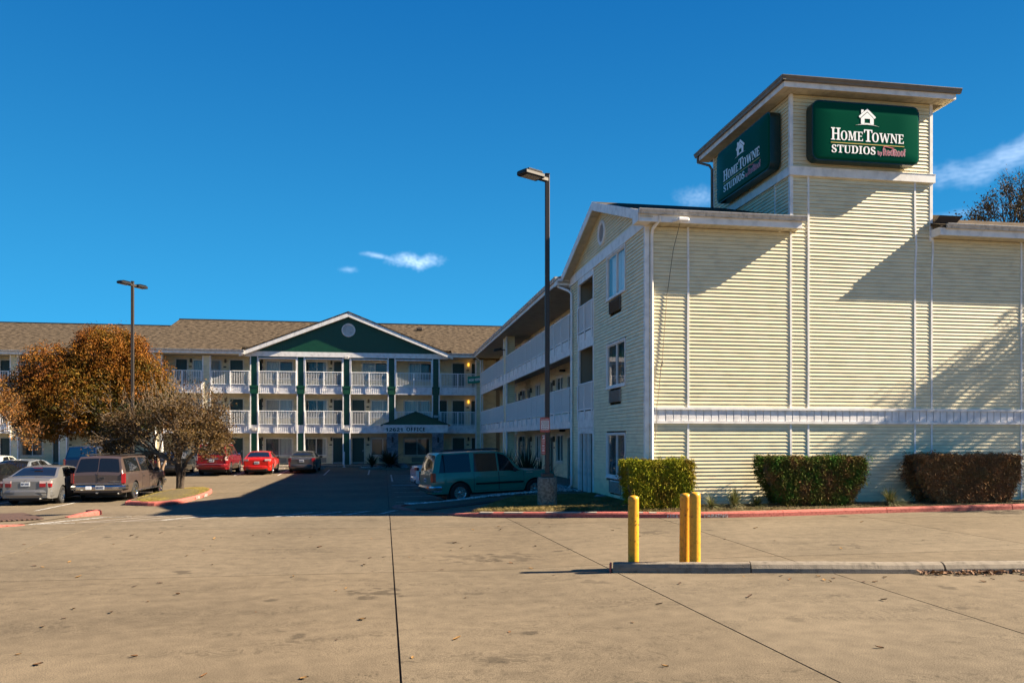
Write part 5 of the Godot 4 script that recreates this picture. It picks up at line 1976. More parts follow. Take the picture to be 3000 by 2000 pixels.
func car(d: Dictionary) -> Node3D:
	var s := thing("parked_car", d.label, d.get("category", "car"), d.at, d.turn, "cars parked at the motel")
	if d.has("pitch"):
		s.rotation.z = d.pitch
	var c := Body.new()
	c.d = d
	var paint: Material = d.paint
	var l: float = d.L
	# body shell
	var xs := []
	var n := int(l / 0.055)
	for i in n + 1:
		xs.append(lerpf(-l / 2, l / 2, float(i) / n))
	var g := G.new()
	var prev := []
	for i in xs.size():
		var x: float = xs[i]
		var r := c.ring(x)
		var e := minf(absf(x + l / 2), absf(l / 2 - x))
		if e < 0.11:   # round the ends off
			var k := sqrt(maxf(0.0, 1.0 - pow(1.0 - e / 0.11, 2.0)))
			for j in r.size():
				r[j] = Vector3(r[j].x, lerpf(lerpf(0.55, r[j].y, 0.9), r[j].y, k), r[j].z * lerpf(0.95, 1.0, k))
		if prev.size():
			for j in r.size() - 1:
				g.sg = 1 if j < 6 else (2 if j < 9 else 3)
				g.q(prev[j], prev[j + 1], r[j + 1], r[j])
				g.q(mir(prev[j + 1]), mir(prev[j]), mir(r[j]), mir(r[j + 1]))
			g.sg = -1
		if i == 0 or i == xs.size() - 1:
			for j in r.size() - 1:
				var ctr := Vector3(x, r[j].y, 0)
				var ctr2 := Vector3(x, r[j + 1].y, 0)
				g.q(r[j], r[j + 1], ctr2, ctr)
				g.q(mir(r[j + 1]), mir(r[j]), ctr, ctr2)
		prev = r
	put(g, "body", paint, s)
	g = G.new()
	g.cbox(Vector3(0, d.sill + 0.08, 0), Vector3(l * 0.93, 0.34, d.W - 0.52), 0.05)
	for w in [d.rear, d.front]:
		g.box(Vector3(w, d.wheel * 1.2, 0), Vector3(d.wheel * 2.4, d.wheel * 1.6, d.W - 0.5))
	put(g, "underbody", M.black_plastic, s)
	# doors, each with its seam and handle
	for dr in d.doors:
		for sd in [1, -1]:
			for q in [[0.012, 0.0025, "seam"], [0.0, 0.0055, "door"]]:
				g = G.new()
				var fn := func(u: float, v: float) -> Vector3:
					var p := c.side(lerpf(dr[0] - q[0], dr[1] + q[0], u), lerpf(0.10 if q[0] == 0.0 else 0.085, 1.0, v))
					return p if sd > 0 else mir(p)
				skin(g, fn, 14, 6, q[1], sd < 0)
				if q[2] == "seam":
					put(g, "door_seam", M.seam, s)
				else:
					var o := put(g, "door", paint, s)
					var hp := c.side(dr[0] + 0.16, 0.78)
					g = G.new()
					g.cbox(Vector3(hp.x, hp.y, (hp.z + 0.012) * sd), Vector3(0.2, 0.04, 0.03), 0.01)
					put(g, "handle", d.get("handle", paint), o)
	# side glass
	for w in d.side_glass:   # four corners as [x, height on the glass]
		for sd in [1, -1]:
			g = G.new()
			var fn := func(u: float, v: float) -> Vector3:
				var x := lerpf(lerpf(w[0][0], w[1][0], u), lerpf(w[3][0], w[2][0], u), v)
				var t := lerpf(lerpf(w[0][1], w[1][1], u), lerpf(w[3][1], w[2][1], u), v)
				var p := c.glass(x, t)
				return p if sd > 0 else mir(p)
			skin(g, fn, 12, 5, 0.007, sd < 0)
			put(g, "side_window", d.get("glass", M.car_glass), s)
	for w in [[d.windscreen, "windscreen"], [d.back_glass, "rear_window"]]:
		for part in d.get("back_split", [[-1.0, 1.0]]) if w[1] == "rear_window" else [[-1.0, 1.0]]:
			g = G.new()
			var k: float = w[0][2]
			var fn := func(u: float, v: float) -> Vector3:
				return c.over(lerpf(w[0][0], w[0][1], u), lerpf(part[1] * k, part[0] * k, v))
			skin(g, fn, 8, 10, 0.008)
			put(g, w[1], d.get("glass", M.car_glass) if w[1] != "rear_window" or not d.has("back_tint") else d.back_tint, s)
	# wheels
	var wm := wheel_mesh(d.wheel, d.get("tyre", 0.22), d.get("rim", 1))
	for x in [d.rear, d.front]:
		for sd in [1, -1]:
			var at := Transform3D(Basis(Vector3.UP, 0.0 if sd > 0 else PI), Vector3(x, d.wheel, sd * (d.W / 2 - d.get("tyre", 0.22) * 0.52 - 0.02)))
			var o := put_mesh(wm[0], "wheel", M.rubber, s, at)
			put_mesh(wm[1], "rim", d.get("rim_paint", M.alloy), o)
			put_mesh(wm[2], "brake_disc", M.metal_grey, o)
	# bumpers follow the ends
	for e in [-1, 1]:
		g = G.new()
		var b: Array = d.bumper
		var path := []
		for i in 11:
			var k := lerpf(-1.0, 1.0, i / 10.0)
			var hw: float = c.half(l / 2 - 0.05) * 1.0
			path.append(Vector3(e * (l / 2 + b[2] - 0.16 * pow(absf(k), 4.0)), 0, k * hw))
		path.push_front(path[0] + Vector3(-e * 0.3, 0, 0))
		path.push_back(path[path.size() - 1] + Vector3(-e * 0.3, 0, 0))
		if e > 0:
			path.reverse()
		var h: float = b[1] - b[0]
		for p in path.size():
			path[p].y = b[0]
		sweep(g, path, [[0.05, 0.0], [-0.02, 0.02], [-0.045, h * 0.3], [-0.045, h * 0.75], [-0.02, h * 0.97], [0.06, h]])
		put(g, "bumper", d.bumper_paint, s)
	# lights, plate and the rest
	for sd in [1, -1]:
		for t in d.tail:   # [y0, y1, z0, z1, wrap, material]
			g = G.new()
			var z0: float = t[2]
			var z1: float = t[3]
			g.hexa([Vector3(-l / 2 + t[4], t[0], sd * z1 + sd * 0.0), Vector3(-l / 2 + t[4], t[0], sd * (z1 + 0.012)), Vector3(-l / 2 + t[4], t[1], sd * (z1 + 0.012)), Vector3(-l / 2 + t[4], t[1], sd * z1), Vector3(-l / 2 - 0.02, t[0], sd * z0), Vector3(-l / 2 + 0.02, t[0], sd * (z1 + 0.004)), Vector3(-l / 2 + 0.02, t[1], sd * (z1 + 0.004)), Vector3(-l / 2 - 0.02, t[1], sd * z0)])
			g.hexa([Vector3(-l / 2 + 0.1, t[0], sd * z0), Vector3(-l / 2 + 0.1, t[0], sd * z1), Vector3(-l / 2 + 0.1, t[1], sd * z1), Vector3(-l / 2 + 0.1, t[1], sd * z0), Vector3(-l / 2 - 0.022, t[0], sd * z0), Vector3(-l / 2 + 0.018, t[0], sd * (z1 + 0.002)), Vector3(-l / 2 + 0.018, t[1], sd * (z1 + 0.002)), Vector3(-l / 2 - 0.022, t[1], sd * z0)])
			put(g, "tail_light", t[5], s)
		g = G.new()
		var hy: float = d.get("lamp_y", 0.68)
		g.cbox(Vector3(l / 2 - 0.05, hy, sd * (d.W / 2 - 0.34)), Vector3(0.16, 0.15, 0.36), 0.03)
		put(g, "headlight", M.tail_clear, s)
		var mp := c.glass(d.mirror, 0.1)
		g = G.new()
		g.cbox(Vector3(mp.x, mp.y + 0.03, sd * (mp.z + 0.13)), Vector3(0.1, 0.16, 0.22), 0.04)
		put(g, "door_mirror", d.get("mirror_paint", paint), s)
	g = G.new()
	g.cbox(Vector3(l / 2 - 0.01, d.get("lamp_y", 0.68) - 0.02, 0), Vector3(0.06, 0.16, d.W - 1.1), 0.02)
	put(g, "grille", M.black_plastic, s)
	if d.has("number_plate"):
		var p: Array = d.number_plate   # [y, depth behind the end, text]
		g = G.new()
		g.cbox(Vector3(-l / 2 - p[1], p[0], p[3] if p.size() > 3 else 0.0), Vector3(0.012, 0.15, 0.305), 0.004)
		var o := put(g, "number_plate", M.number_plate, s)
		var t := lettering(p[2], "droid_sans_bold", 0.065, 0.24, M.plate_text, o, "plate_letters", 0.003)
		t.transform = frame(Vector3(-l / 2 - p[1] - 0.008, p[0], p[3] if p.size() > 3 else 0.0), Vector3(-1, 0, 0)) * t.transform
	for x in d.get("extras", []):   # [name, centre, size, material]
		g = G.new()
		g.cbox(x[1], x[2], minf(0.03, x[2][x[2].min_axis_index()] * 0.4))
		put(g, x[0], x[3], s)
	return s


func paint(key: String, r: float, g: float, b: float, metal := 0.35) -> Material:
	return mat("car_" + key, lin(r, g, b), 0.28, {metal = metal, coat = 0.7})


func suv(o: Dictionary) -> Dictionary:   # long estate with an upright tail
	var l: float = o.L
	var h: float = o.roof
	var b: float = o.belt_y
	var base := {
		W = 1.98, sill = 0.36, wheel = 0.375, rear = -l / 2 + 1.22, front = l / 2 - 0.93, lean = 0.2, rim = 1, tyre = 0.24,
		belt = [[-l / 2, b - 0.02], [-l / 2 + 0.3, b], [l / 2 - 1.55, b - 0.02], [l / 2 - 0.4, b - 0.05], [l / 2, b - 0.22]],
		top = [[-l / 2, b + 0.01], [-l / 2 + 0.03, b + 0.06], [-l / 2 + 0.24, h - 0.1], [-l / 2 + 0.34, h - 0.025], [-l / 2 + 1.4, h], [l / 2 - 2.35, h - 0.02], [l / 2 - 2.1, h - 0.09], [l / 2 - 1.4, b + 0.05], [l / 2 - 1.25, b + 0.035], [l / 2 - 0.4, b - 0.01], [l / 2 - 0.05, b - 0.1], [l / 2, b - 0.2]],
		doors = [[l / 2 - 2.45, l / 2 - 1.45], [l / 2 - 3.35, l / 2 - 2.48]], windscreen = [l / 2 - 2.08, l / 2 - 1.43, 0.9], back_glass = [-l / 2 + 0.045, -l / 2 + 0.235, 0.9],
		side_glass = [[[-l / 2 + 0.3, 0.08], [l / 2 - 3.5, 0.08], [l / 2 - 3.55, 0.9], [-l / 2 + 0.42, 0.9]], [[l / 2 - 3.33, 0.08], [l / 2 - 2.52, 0.08], [l / 2 - 2.54, 0.9], [l / 2 - 3.33, 0.9]], [[l / 2 - 2.42, 0.08], [l / 2 - 1.62, 0.08], [l / 2 - 2.08, 0.88], [l / 2 - 2.42, 0.9]]],
		mirror = l / 2 - 1.75, bumper = [0.42, 0.66, 0.07], lamp_y = b - 0.32, nose = 0.07, tail = [],
	}
	base.merge(o, true)
	return base


func saloon(o: Dictionary) -> Dictionary:
	var l: float = o.L
	var h: float = o.roof
	var b: float = o.belt_y
	var base := {
		W = 1.8, sill = 0.24, wheel = 0.32, rear = -l / 2 + 0.98, front = l / 2 - 0.92, lean = 0.24, rim = 1, tyre = 0.2,
		belt = [[-l / 2, b - 0.1], [-l / 2 + 0.12, b - 0.005], [-l / 2 + 0.9, b], [l / 2 - 1.6, b - 0.05], [l / 2 - 0.5, b - 0.14], [l / 2, b - 0.34]],
		top = [[-l / 2, b - 0.07], [-l / 2 + 0.1, b + 0.02], [-l / 2 + 0.6, b + 0.06], [-l / 2 + 1.32, h - 0.07], [-l / 2 + 1.6, h - 0.015], [-l / 2 + 2.1, h], [l / 2 - 2.0, h - 0.05], [l / 2 - 1.15, b + 0.02], [l / 2 - 0.95, b - 0.005], [l / 2 - 0.3, b - 0.15], [l / 2, b - 0.3]],
		doors = [[-l / 2 + 2.2, -l / 2 + 3.2], [-l / 2 + 1.25, -l / 2 + 2.17]], windscreen = [l / 2 - 1.97, l / 2 - 1.2, 0.9], back_glass = [-l / 2 + 0.66, -l / 2 + 1.3, 0.88],
		side_glass = [[[-l / 2 + 1.15, 0.1], [-l / 2 + 2.15, 0.08], [-l / 2 + 2.12, 0.9], [-l / 2 + 1.55, 0.88]], [[-l / 2 + 2.22, 0.08], [l / 2 - 1.42, 0.1], [l / 2 - 1.95, 0.88], [-l / 2 + 2.2, 0.9]]],
		mirror = l / 2 - 1.6, bumper = [0.28, 0.56, 0.03], lamp_y = b - 0.3, nose = 0.12, tail = [],
	}
	base.merge(o, true)
	return base


func all_cars() -> void:
	var away := PI / 2   # nose towards -z
	var tan_p := paint("taupe", 0.0840, 0.0600, 0.0528)
	car(suv({label = "taupe full-size SUV with twin rear doors and chrome bumper, nearest car on the left", category = "SUV", at = on_ground(-10.45, -34.55), turn = away - 0.02, L = 5.4, roof = 1.75, belt_y = 1.07, wheel = 0.36, paint = tan_p, bumper_paint = M.chrome, bumper = [0.44, 0.64, 0.1], back_split = [[-1.0, -0.03], [0.03, 1.0]], handle = M.black_plastic, mirror_paint = M.black_plastic, rim_paint = M.chrome, rim = 2,
		tail = [[0.72, 1.08, 0.84, 0.955, 0.07, M.tail_red]], number_plate = [0.56, 0.16, "BBZ 3972", 0.12],
		extras = [["door_gap", Vector3(-2.706, 0.88, 0), Vector3(0.012, 0.5, 0.014), M.seam], ["door_handle", Vector3(-2.715, 0.92, 0.16), Vector3(0.02, 0.05, 0.17), M.black_plastic], ["sill_trim", Vector3(-2.712, 0.7, 0), Vector3(0.016, 0.035, 1.7), M.chrome], ["tow_hitch", Vector3(-2.77, 0.36, 0), Vector3(0.16, 0.07, 0.1), M.metal_grey], ["exhaust", Vector3(-2.5, 0.33, 0.72), Vector3(0.5, 0.06, 0.06), M.metal_grey], ["bumper_sticker", Vector3(-2.86, 0.55, -0.28), Vector3(0.012, 0.12, 0.2), M.letter_white], ["roof_rail", Vector3(-0.9, 1.77, 0.62), Vector3(2.6, 0.035, 0.035), M.black_plastic], ["roof_rail", Vector3(-0.9, 1.77, -0.62), Vector3(2.6, 0.035, 0.035), M.black_plastic], ["running_board", Vector3(0.2, 0.36, 0.98), Vector3(2.5, 0.05, 0.14), M.chrome], ["running_board", Vector3(0.2, 0.36, -0.98), Vector3(2.5, 0.05, 0.14), M.chrome]]}))
	badge("CHEVROLET", Vector3(-10.45 + 0.6, ground_y(-10.45, -34) + 0.78, -34.55 + 2.72), 0.44, 0.05)
	var silver := paint("silver", 0.165, 0.162, 0.158, 0.4)
	car(saloon({label = "silver saloon with red and clear tail lights, parked beside the taupe SUV", at = on_ground(-12.55, -33.1), turn = away, L = 4.7, roof = 1.39, belt_y = 0.96, paint = silver, bumper_paint = silver,
		tail = [[0.66, 0.79, 0.47, 0.83, 0.12, M.tail_red], [0.79, 0.87, 0.47, 0.83, 0.12, M.tail_clear]], number_plate = [0.76, 0.012, "BJP 1842"], extras = [["badge", Vector3(-2.36, 0.88, 0), Vector3(0.02, 0.05, 0.07), M.chrome], ["bumper_strip", Vector3(-2.41, 0.44, 0), Vector3(0.02, 0.025, 1.5), M.black_plastic], ["exhaust", Vector3(-2.3, 0.24, 0.5), Vector3(0.3, 0.05, 0.05), M.metal_grey], ["brake_light", Vector3(-1.29, 1.3, 0), Vector3(0.06, 0.02, 0.3), M.tail_red]]}))
	var black := paint("black", 0.0064, 0.0064, 0.0072, 0.2)
	car(saloon({label = "black car at the left edge of the picture, only its flank in view", at = on_ground(-15.25, -34.35), turn = away, L = 4.6, roof = 1.44, belt_y = 0.98, paint = black, bumper_paint = black, tail = [[0.66, 0.84, 0.5, 0.83, 0.12, M.tail_red]]}))
	var ice := paint("ice_blue", 0.2400, 0.2720, 0.3200, 0.5)
	car(saloon({label = "pale blue saloon facing the viewer behind the silver car", at = on_ground(-16.5, -39.9), turn = -away, L = 4.9, roof = 1.44, belt_y = 0.99, paint = ice, bumper_paint = ice, tail = [[0.66, 0.84, 0.5, 0.83, 0.12, M.tail_red]]}))
	var cream := paint("cream", 0.4400, 0.4480, 0.4000, 0.0)
	car(saloon({label = "cream boxy saloon at the far left before the ground-floor window", at = on_ground(-21.6, -49.2), turn = away, L = 4.7, roof = 1.46, belt_y = 0.97, lean = 0.16, paint = cream, bumper_paint = M.black_plastic, tail = [[0.62, 0.86, 0.62, 0.83, 0.1, M.tail_red]]}))
	var blue := paint("navy", 0.002, 0.014, 0.05, 0.3)
	car(suv({label = "dark blue full-size SUV with twin rear windows behind the orange tree", category = "SUV", at = on_ground(-17.6, -53.2), turn = away, L = 5.5, roof = 1.86, belt_y = 1.12, paint = blue, bumper_paint = M.chrome, back_split = [[-1.0, -0.03], [0.03, 1.0]], tail = [[0.74, 1.1, 0.84, 0.955, 0.07, M.tail_red]], number_plate = [0.56, 0.13, "HMT 4410"], extras = [["roof_rail", Vector3(-0.9, 1.88, 0.62), Vector3(2.6, 0.035, 0.035), M.black_plastic], ["roof_rail", Vector3(-0.9, 1.88, -0.62), Vector3(2.6, 0.035, 0.035), M.black_plastic]], back_tint = paint("blue_glass", 0.002, 0.018, 0.05, 0.0)}))
	var slate := paint("charcoal", 0.0240, 0.0256, 0.0272, 0.4)
	car(saloon({label = "dark grey sedan half hidden behind the crape myrtle trunks", at = on_ground(-13.4, -54.7), turn = away, L = 4.85, roof = 1.46, belt_y = 1.02, paint = slate, bumper_paint = slate, tail = [[0.76, 0.92, 0.42, 0.84, 0.16, M.tail_red]], number_plate = [0.72, 0.012, "KCD 9107"]}))
	var red := paint("dark_red", 0.2, 0.006, 0.011)
	car(suv({label = "dark red full-size SUV parked at the office block left of the bright red car", category = "SUV", at = on_ground(-10.5, -54.5), turn = away, L = 5.25, roof = 1.95, belt_y = 1.2, wheel = 0.39, paint = red, bumper_paint = red, mirror_paint = M.chrome, bumper = [0.46, 0.72, 0.08], tail = [[0.92, 1.2, 0.82, 0.955, 0.08, M.tail_clear], [0.8, 0.92, 0.84, 0.955, 0.08, M.tail_red]], number_plate = [0.9, 0.012, "FRX 2260"],
		extras = [["tailgate_trim", Vector3(-2.635, 1.03, 0), Vector3(0.02, 0.06, 0.8), M.chrome], ["bumper_trim", Vector3(-2.76, 0.7, 0), Vector3(0.02, 0.025, 1.5), M.chrome], ["roof_rail", Vector3(-0.7, 1.98, 0.65), Vector3(2.5, 0.04, 0.04), M.metal_grey], ["roof_rail", Vector3(-0.7, 1.98, -0.65), Vector3(2.5, 0.04, 0.04), M.metal_grey], ["tow_hitch", Vector3(-2.7, 0.42, 0), Vector3(0.1, 0.07, 0.1), M.black_plastic]]}))
	var bright := paint("bright_red", 0.4000, 0.0096, 0.0032, 0.1)
	car(saloon({label = "bright red compact sedan parked between the dark red SUV and the grey saloon", at = on_ground(-7.9, -54.85), turn = away, L = 4.53, roof = 1.47, belt_y = 1.03, paint = bright, bumper_paint = bright, mirror_paint = M.black_plastic, tail = [[0.86, 0.98, 0.5, 0.85, 0.2, M.tail_clear]], number_plate = [0.74, 0.012, "GKB 5513"], extras = [["diffuser", Vector3(-2.28, 0.33, 0), Vector3(0.06, 0.12, 1.3), M.black_plastic], ["aerial", Vector3(-0.55, 1.52, 0), Vector3(0.1, 0.1, 0.02), M.black_plastic]]}))
	var grey := paint("steel_grey", 0.0680, 0.0704, 0.0720, 0.5)
	car(saloon({label = "grey saloon with red corner lights, rightmost car at the office block", at = on_ground(-5.2, -56.1), turn = away - 0.02, L = 4.58, roof = 1.43, belt_y = 1.0, paint = grey, bumper_paint = grey, mirror_paint = M.black_plastic, tail = [[0.72, 0.97, 0.66, 0.86, 0.14, M.tail_red]], number_plate = [0.78, 0.012, "DVN 8834"], extras = [["boot_trim", Vector3(-2.3, 0.88, 0), Vector3(0.02, 0.03, 0.6), M.chrome]]}))
	var teal := paint("teal", 0.008, 0.16, 0.12, 0.0)
	var fw := Vector2(3.02, -0.62).normalized()
	car(suv({label = "teal green SUV with tinted windows parked beside the wing behind the lamp post", category = "SUV", at = Vector3(4.05, -0.33, -30.6), turn = atan2(-fw.y, fw.x), pitch = 0.03, L = 4.96, roof = 1.9, belt_y = 1.11, wheel = 0.38, rear = -1.42, front = 1.6, W = 2.0, paint = teal, bumper_paint = M.chrome, mirror_paint = M.black_plastic, bumper = [0.42, 0.66, 0.1], rim = 2, tail = [[0.8, 1.14, 0.84, 0.96, 0.14, M.tail_red]], number_plate = [0.85, 0.012, "LHS 6078"],
		doors = [[0.13, 1.12], [-0.86, 0.1]], side_glass = [[[-2.2, 0.04], [-0.98, 0.04], [-0.98, 0.93], [-2.04, 0.93]], [[-0.86, 0.04], [0.07, 0.04], [0.07, 0.93], [-0.8, 0.93]], [[0.14, 0.04], [1.04, 0.05], [0.54, 0.9], [0.14, 0.93]]],
		extras = [["roof_rail", Vector3(-0.9, 1.93, 0.64), Vector3(2.3, 0.04, 0.04), M.black_plastic], ["roof_rail", Vector3(-0.9, 1.93, -0.64), Vector3(2.3, 0.04, 0.04), M.black_plastic], ["roof_bar", Vector3(-1.9, 1.94, 0), Vector3(0.07, 0.05, 1.3), M.black_plastic], ["roof_bar", Vector3(0.15, 1.94, 0), Vector3(0.09, 0.05, 1.3), M.black_plastic], ["side_moulding", Vector3(0.15, 0.68, 1.0), Vector3(1.9, 0.07, 0.03), M.seam], ["side_moulding", Vector3(0.15, 0.68, -1.0), Vector3(1.9, 0.07, 0.03), M.seam], ["fender_badge", Vector3(1.35, 1.02, 0.99), Vector3(0.26, 0.025, 0.012), M.chrome]]}))
	var white := paint("white", 0.4400, 0.4480, 0.4640, 0.0)
	car(saloon({label = "white coupe with red tail lights hidden behind the teal SUV", at = on_ground(3.75, -37.5), turn = 0.14, L = 4.75, roof = 1.38, belt_y = 1.02, paint = white, bumper_paint = white, tail = [[0.84, 0.97, 0.5, 0.86, 0.12, M.tail_red]], number_plate = [0.6, 0.012, "JTW 3315"], extras = [["diffuser", Vector3(-2.38, 0.34, 0), Vector3(0.06, 0.16, 1.4), M.black_plastic]]}))


func badge(text: String, at: Vector3, w: float, h: float) -> void:
	var car_node: Node3D = get_node("parked_car")
	var o := lettering(text, "droid_sans_bold", h, w, M.chrome, car_node, "tailgate_letters", 0.01)
	o.transform = car_node.transform.affine_inverse() * frame(at, Vector3(0, 0, 1)) * o.transform


# ---------------------------------------------------------------- plants

func leaf_cluster(n: int, size: float, spread: float, slim: float, sd: int) -> Mesh:
	var key := "leaves %d %s %s %s %d" % [n, size, spread, slim, sd]
	if cache.has(key):
		return cache[key]
	var r := RandomNumberGenerator.new()
	r.seed = sd
	var g := G.new()
	for i in n:
		var c := Vector3(r.randfn(), r.randfn(), r.randfn()) * spread * 0.55
		var b := Basis.from_euler(Vector3(r.randf_range(-1.2, 1.2), r.randf() * TAU, r.randf_range(-0.9, 0.9)))
		var l := size * r.randf_range(0.7, 1.3)
		var w := l * slim
		var p := [Vector3(0, 0, 0), Vector3(w / 2, l * 0.06, l * 0.5), Vector3(0, -l * 0.1, l), Vector3(-w / 2, l * 0.06, l * 0.45)]
		for k in 4:
			p[k] = c + b * p[k]
		g.t(p[0], p[1], p[2])
		g.t(p[0], p[2], p[3])
	cache[key] = g.done()
	return cache[key]


func baked(mesh: Mesh, where: Array, colors: Array, called: String, m: Material, parent: Node3D) -> MeshInstance3D:   # all leaves of one crown as one mesh of its own
	var src := mesh.surface_get_arrays(0)
	var one := PackedVector3Array()
	for i in src[Mesh.ARRAY_INDEX]:
		one.append(src[Mesh.ARRAY_VERTEX][i])
	var verts := PackedVector3Array()
	var cols := PackedColorArray()
	var few := PackedColorArray()
	few.resize(one.size())
	for i in where.size():
		var t: Transform3D = where[i]
		verts.append_array(t * one)
		few.fill(colors[i])
		cols.append_array(few)
	var arr := []
	arr.resize(Mesh.ARRAY_MAX)
	arr[Mesh.ARRAY_VERTEX] = verts
	arr[Mesh.ARRAY_COLOR] = cols
	var out := ArrayMesh.new()
	out.add_surface_from_arrays(Mesh.PRIMITIVE_TRIANGLES, arr)
	return put_mesh(out, called, m, parent)


func pick(pal: Array, t: float) -> Color:
	var k := clampf(t, 0, 0.9999) * (pal.size() - 1)
	var a: Color = pal[int(k)]
	var b: Color = pal[int(k) + 1]
	var c := a.lerp(b, k - int(k))
	var v := rng.randf_range(0.75, 1.25)
	return Color(c.r * v, c.g * v * rng.randf_range(0.94, 1.06), c.b * v)


func hedge(label: String, at: Vector3, w_top: float, w_foot: float, depth: float, h: float, pal: Array, top_pal: Array, mix: float) -> void:
	var s := thing("hedge", label, "hedge", at, 0.0, "clipped hedges before the end wall")
	var n := FastNoiseLite.new()
	n.seed = int(at.x * 31)
	n.frequency = 1.3
	var n2 := FastNoiseLite.new()
	n2.seed = int(at.x * 17)
	n2.frequency = 3.2
	var shape := func(u: float, v: float, k: float) -> Vector3:   # a clipped block, u round it, v up, k towards the surface
		var hw := lerpf(w_foot, w_top, smoothstep(0.0, 0.7, v)) / 2
		var c := cos(u)
		var q := sin(u)
		var e := 0.32
		var x := signf(c) * pow(absf(c), e) * hw
		var z := signf(q) * pow(absf(q), e) * depth / 2
		var p := Vector3(x * k, v * h, z * k)
		return p * (1.0 + 0.06 * n.get_noise_3dv(p) + 0.05 * n2.get_noise_3dv(p))
	var g := G.new()
	g.sg = 1
	for i in 40:
		for j in 8:
			var a := TAU * i / 40
			var b := TAU * (i + 1) / 40
			g.q(shape.call(b, 0.12 + j * 0.1, 0.86), shape.call(a, 0.12 + j * 0.1, 0.86), shape.call(a, 0.22 + j * 0.1, 0.86), shape.call(b, 0.22 + j * 0.1, 0.86))
		g.t(shape.call(TAU * i / 40, 0.92, 0.86), shape.call(TAU * (i + 1) / 40, 0.92, 0.86), Vector3(0, h * 0.93, 0))
	put(g, "inner_twigs", M.twig_dark, s)
	for k in 5:
		g = G.new()
		var x := lerpf(-0.32, 0.32, k / 4.0) * w_foot
		g.tube([Vector3(x, -0.1, 0), Vector3(x * 1.1, 0.2, 0.05), Vector3(x * 1.3, 0.5, 0)], [0.04, 0.03, 0.02], 6)
		put(g, "stem", M.bark, s)
	var where := []
	var cols := []
	var count := int(5200 * w_top * h / 2.6)
	for i in count:
		var top := rng.randf() < 0.24
		var p: Vector3
		if top:
			p = shape.call(rng.randf() * TAU, 1.0, sqrt(rng.randf()))
			p.y = h * (1.0 + 0.05 * n2.get_noise_3dv(p * 2.0)) + rng.randf_range(-0.08, 0.03)
		else:
			# spread evenly along the outline rather than by angle
			var u := rng.randf() * TAU
			p = shape.call(u, pow(rng.randf(), 0.9) * 0.94 + 0.06, rng.randf_range(0.86, 1.03))
			if rng.randf() < 0.72:
				var v := rng.randf() * 0.94 + 0.06
				var hw := lerpf(w_foot, w_top, smoothstep(0.0, 0.7, v)) / 2
				p = Vector3(rng.randf_range(-hw, hw) * 0.96, v * h, signf(rng.randf() - 0.35) * depth / 2 * rng.randf_range(0.86, 1.02))
				p *= 1.0 + 0.05 * n.get_noise_3dv(p) + 0.04 * n2.get_noise_3dv(p)
		var hole := n2.get_noise_3dv(p * 1.6 + Vector3(5, 9, 2))
		if hole < -0.26 and rng.randf() < 0.75:
			continue
		if p.y < 0.16 and rng.randf() < 0.5:
			continue
		var patch := n.get_noise_3dv(p * 0.9) * 0.9 + n2.get_noise_3dv(p + Vector3(3, 1, 7)) * 0.5 + mix
		var c := pick(top_pal if top or (p.y > h * 0.88 and rng.randf() < 0.5) else pal, patch * 0.5 + 0.5 + rng.randf_range(-0.12, 0.12))
		where.append(Transform3D(Basis.from_euler(Vector3(rng.randf_range(-1, 1), rng.randf() * TAU, rng.randf_range(-1, 1))).scaled(Vector3.ONE * rng.randf_range(0.7, 1.5)), p * (1.0 if rng.randf() > 0.04 else rng.randf_range(1.03, 1.09)) + Vector3(rng.randfn(), rng.randfn(), rng.randfn()) * 0.02))
		cols.append(c * 1.9 if rng.randf() < 0.13 else c)
	baked(leaf_cluster(9, 0.074, 0.06, 0.24, 5), where, cols, "foliage", M.needle, s)


func limb(g: G, p: Vector3, d: Vector3, len: float, r: float, depth: int, o: Dictionary, tips: Array) -> void:
	var segs := 3 if depth > 1 else 2
	var pts := [p]
	var rad := [r]
	var q := p
	var dir := d
	for i in segs:
		dir = (dir + Vector3(rng.randfn(), rng.randfn() * 0.7, rng.randfn()) * o.wiggle + Vector3.UP * o.lift * (1.0 if depth > 1 else 0.6)).normalized()
		if o.has("min_y") and q.y < o.min_y and dir.y < 0.25:
			dir.y = 0.25
			dir = dir.normalized()
		q += dir * len / segs
		pts.append(q)
		rad.append(r * lerpf(1.0, 0.62, float(i + 1) / segs))
		if depth <= o.leaf_depth:
			tips.append(q)
	g.tube(pts, rad, 7 if depth >= o.depth - 1 else (5 if depth >= o.depth - 3 else 3), depth == o.depth)
	if depth == 0:
		return
	var kids: int = o.kids if depth > 1 else o.kids + 1
	var turn := rng.randf() * TAU
	for k in kids:
		var axis := dir.cross(Vector3(0.3, 1, 0.2)).normalized().rotated(dir, turn + TAU * k / kids + rng.randf_range(-0.4, 0.4))
		var nd := dir.rotated(axis, o.spread * rng.randf_range(0.6, 1.25))
		limb(g, pts[segs - (k % 2 if depth < o.depth else 0)], nd, len * o.shrink * rng.randf_range(0.8, 1.15), r * 0.6, depth - 1, o, tips)


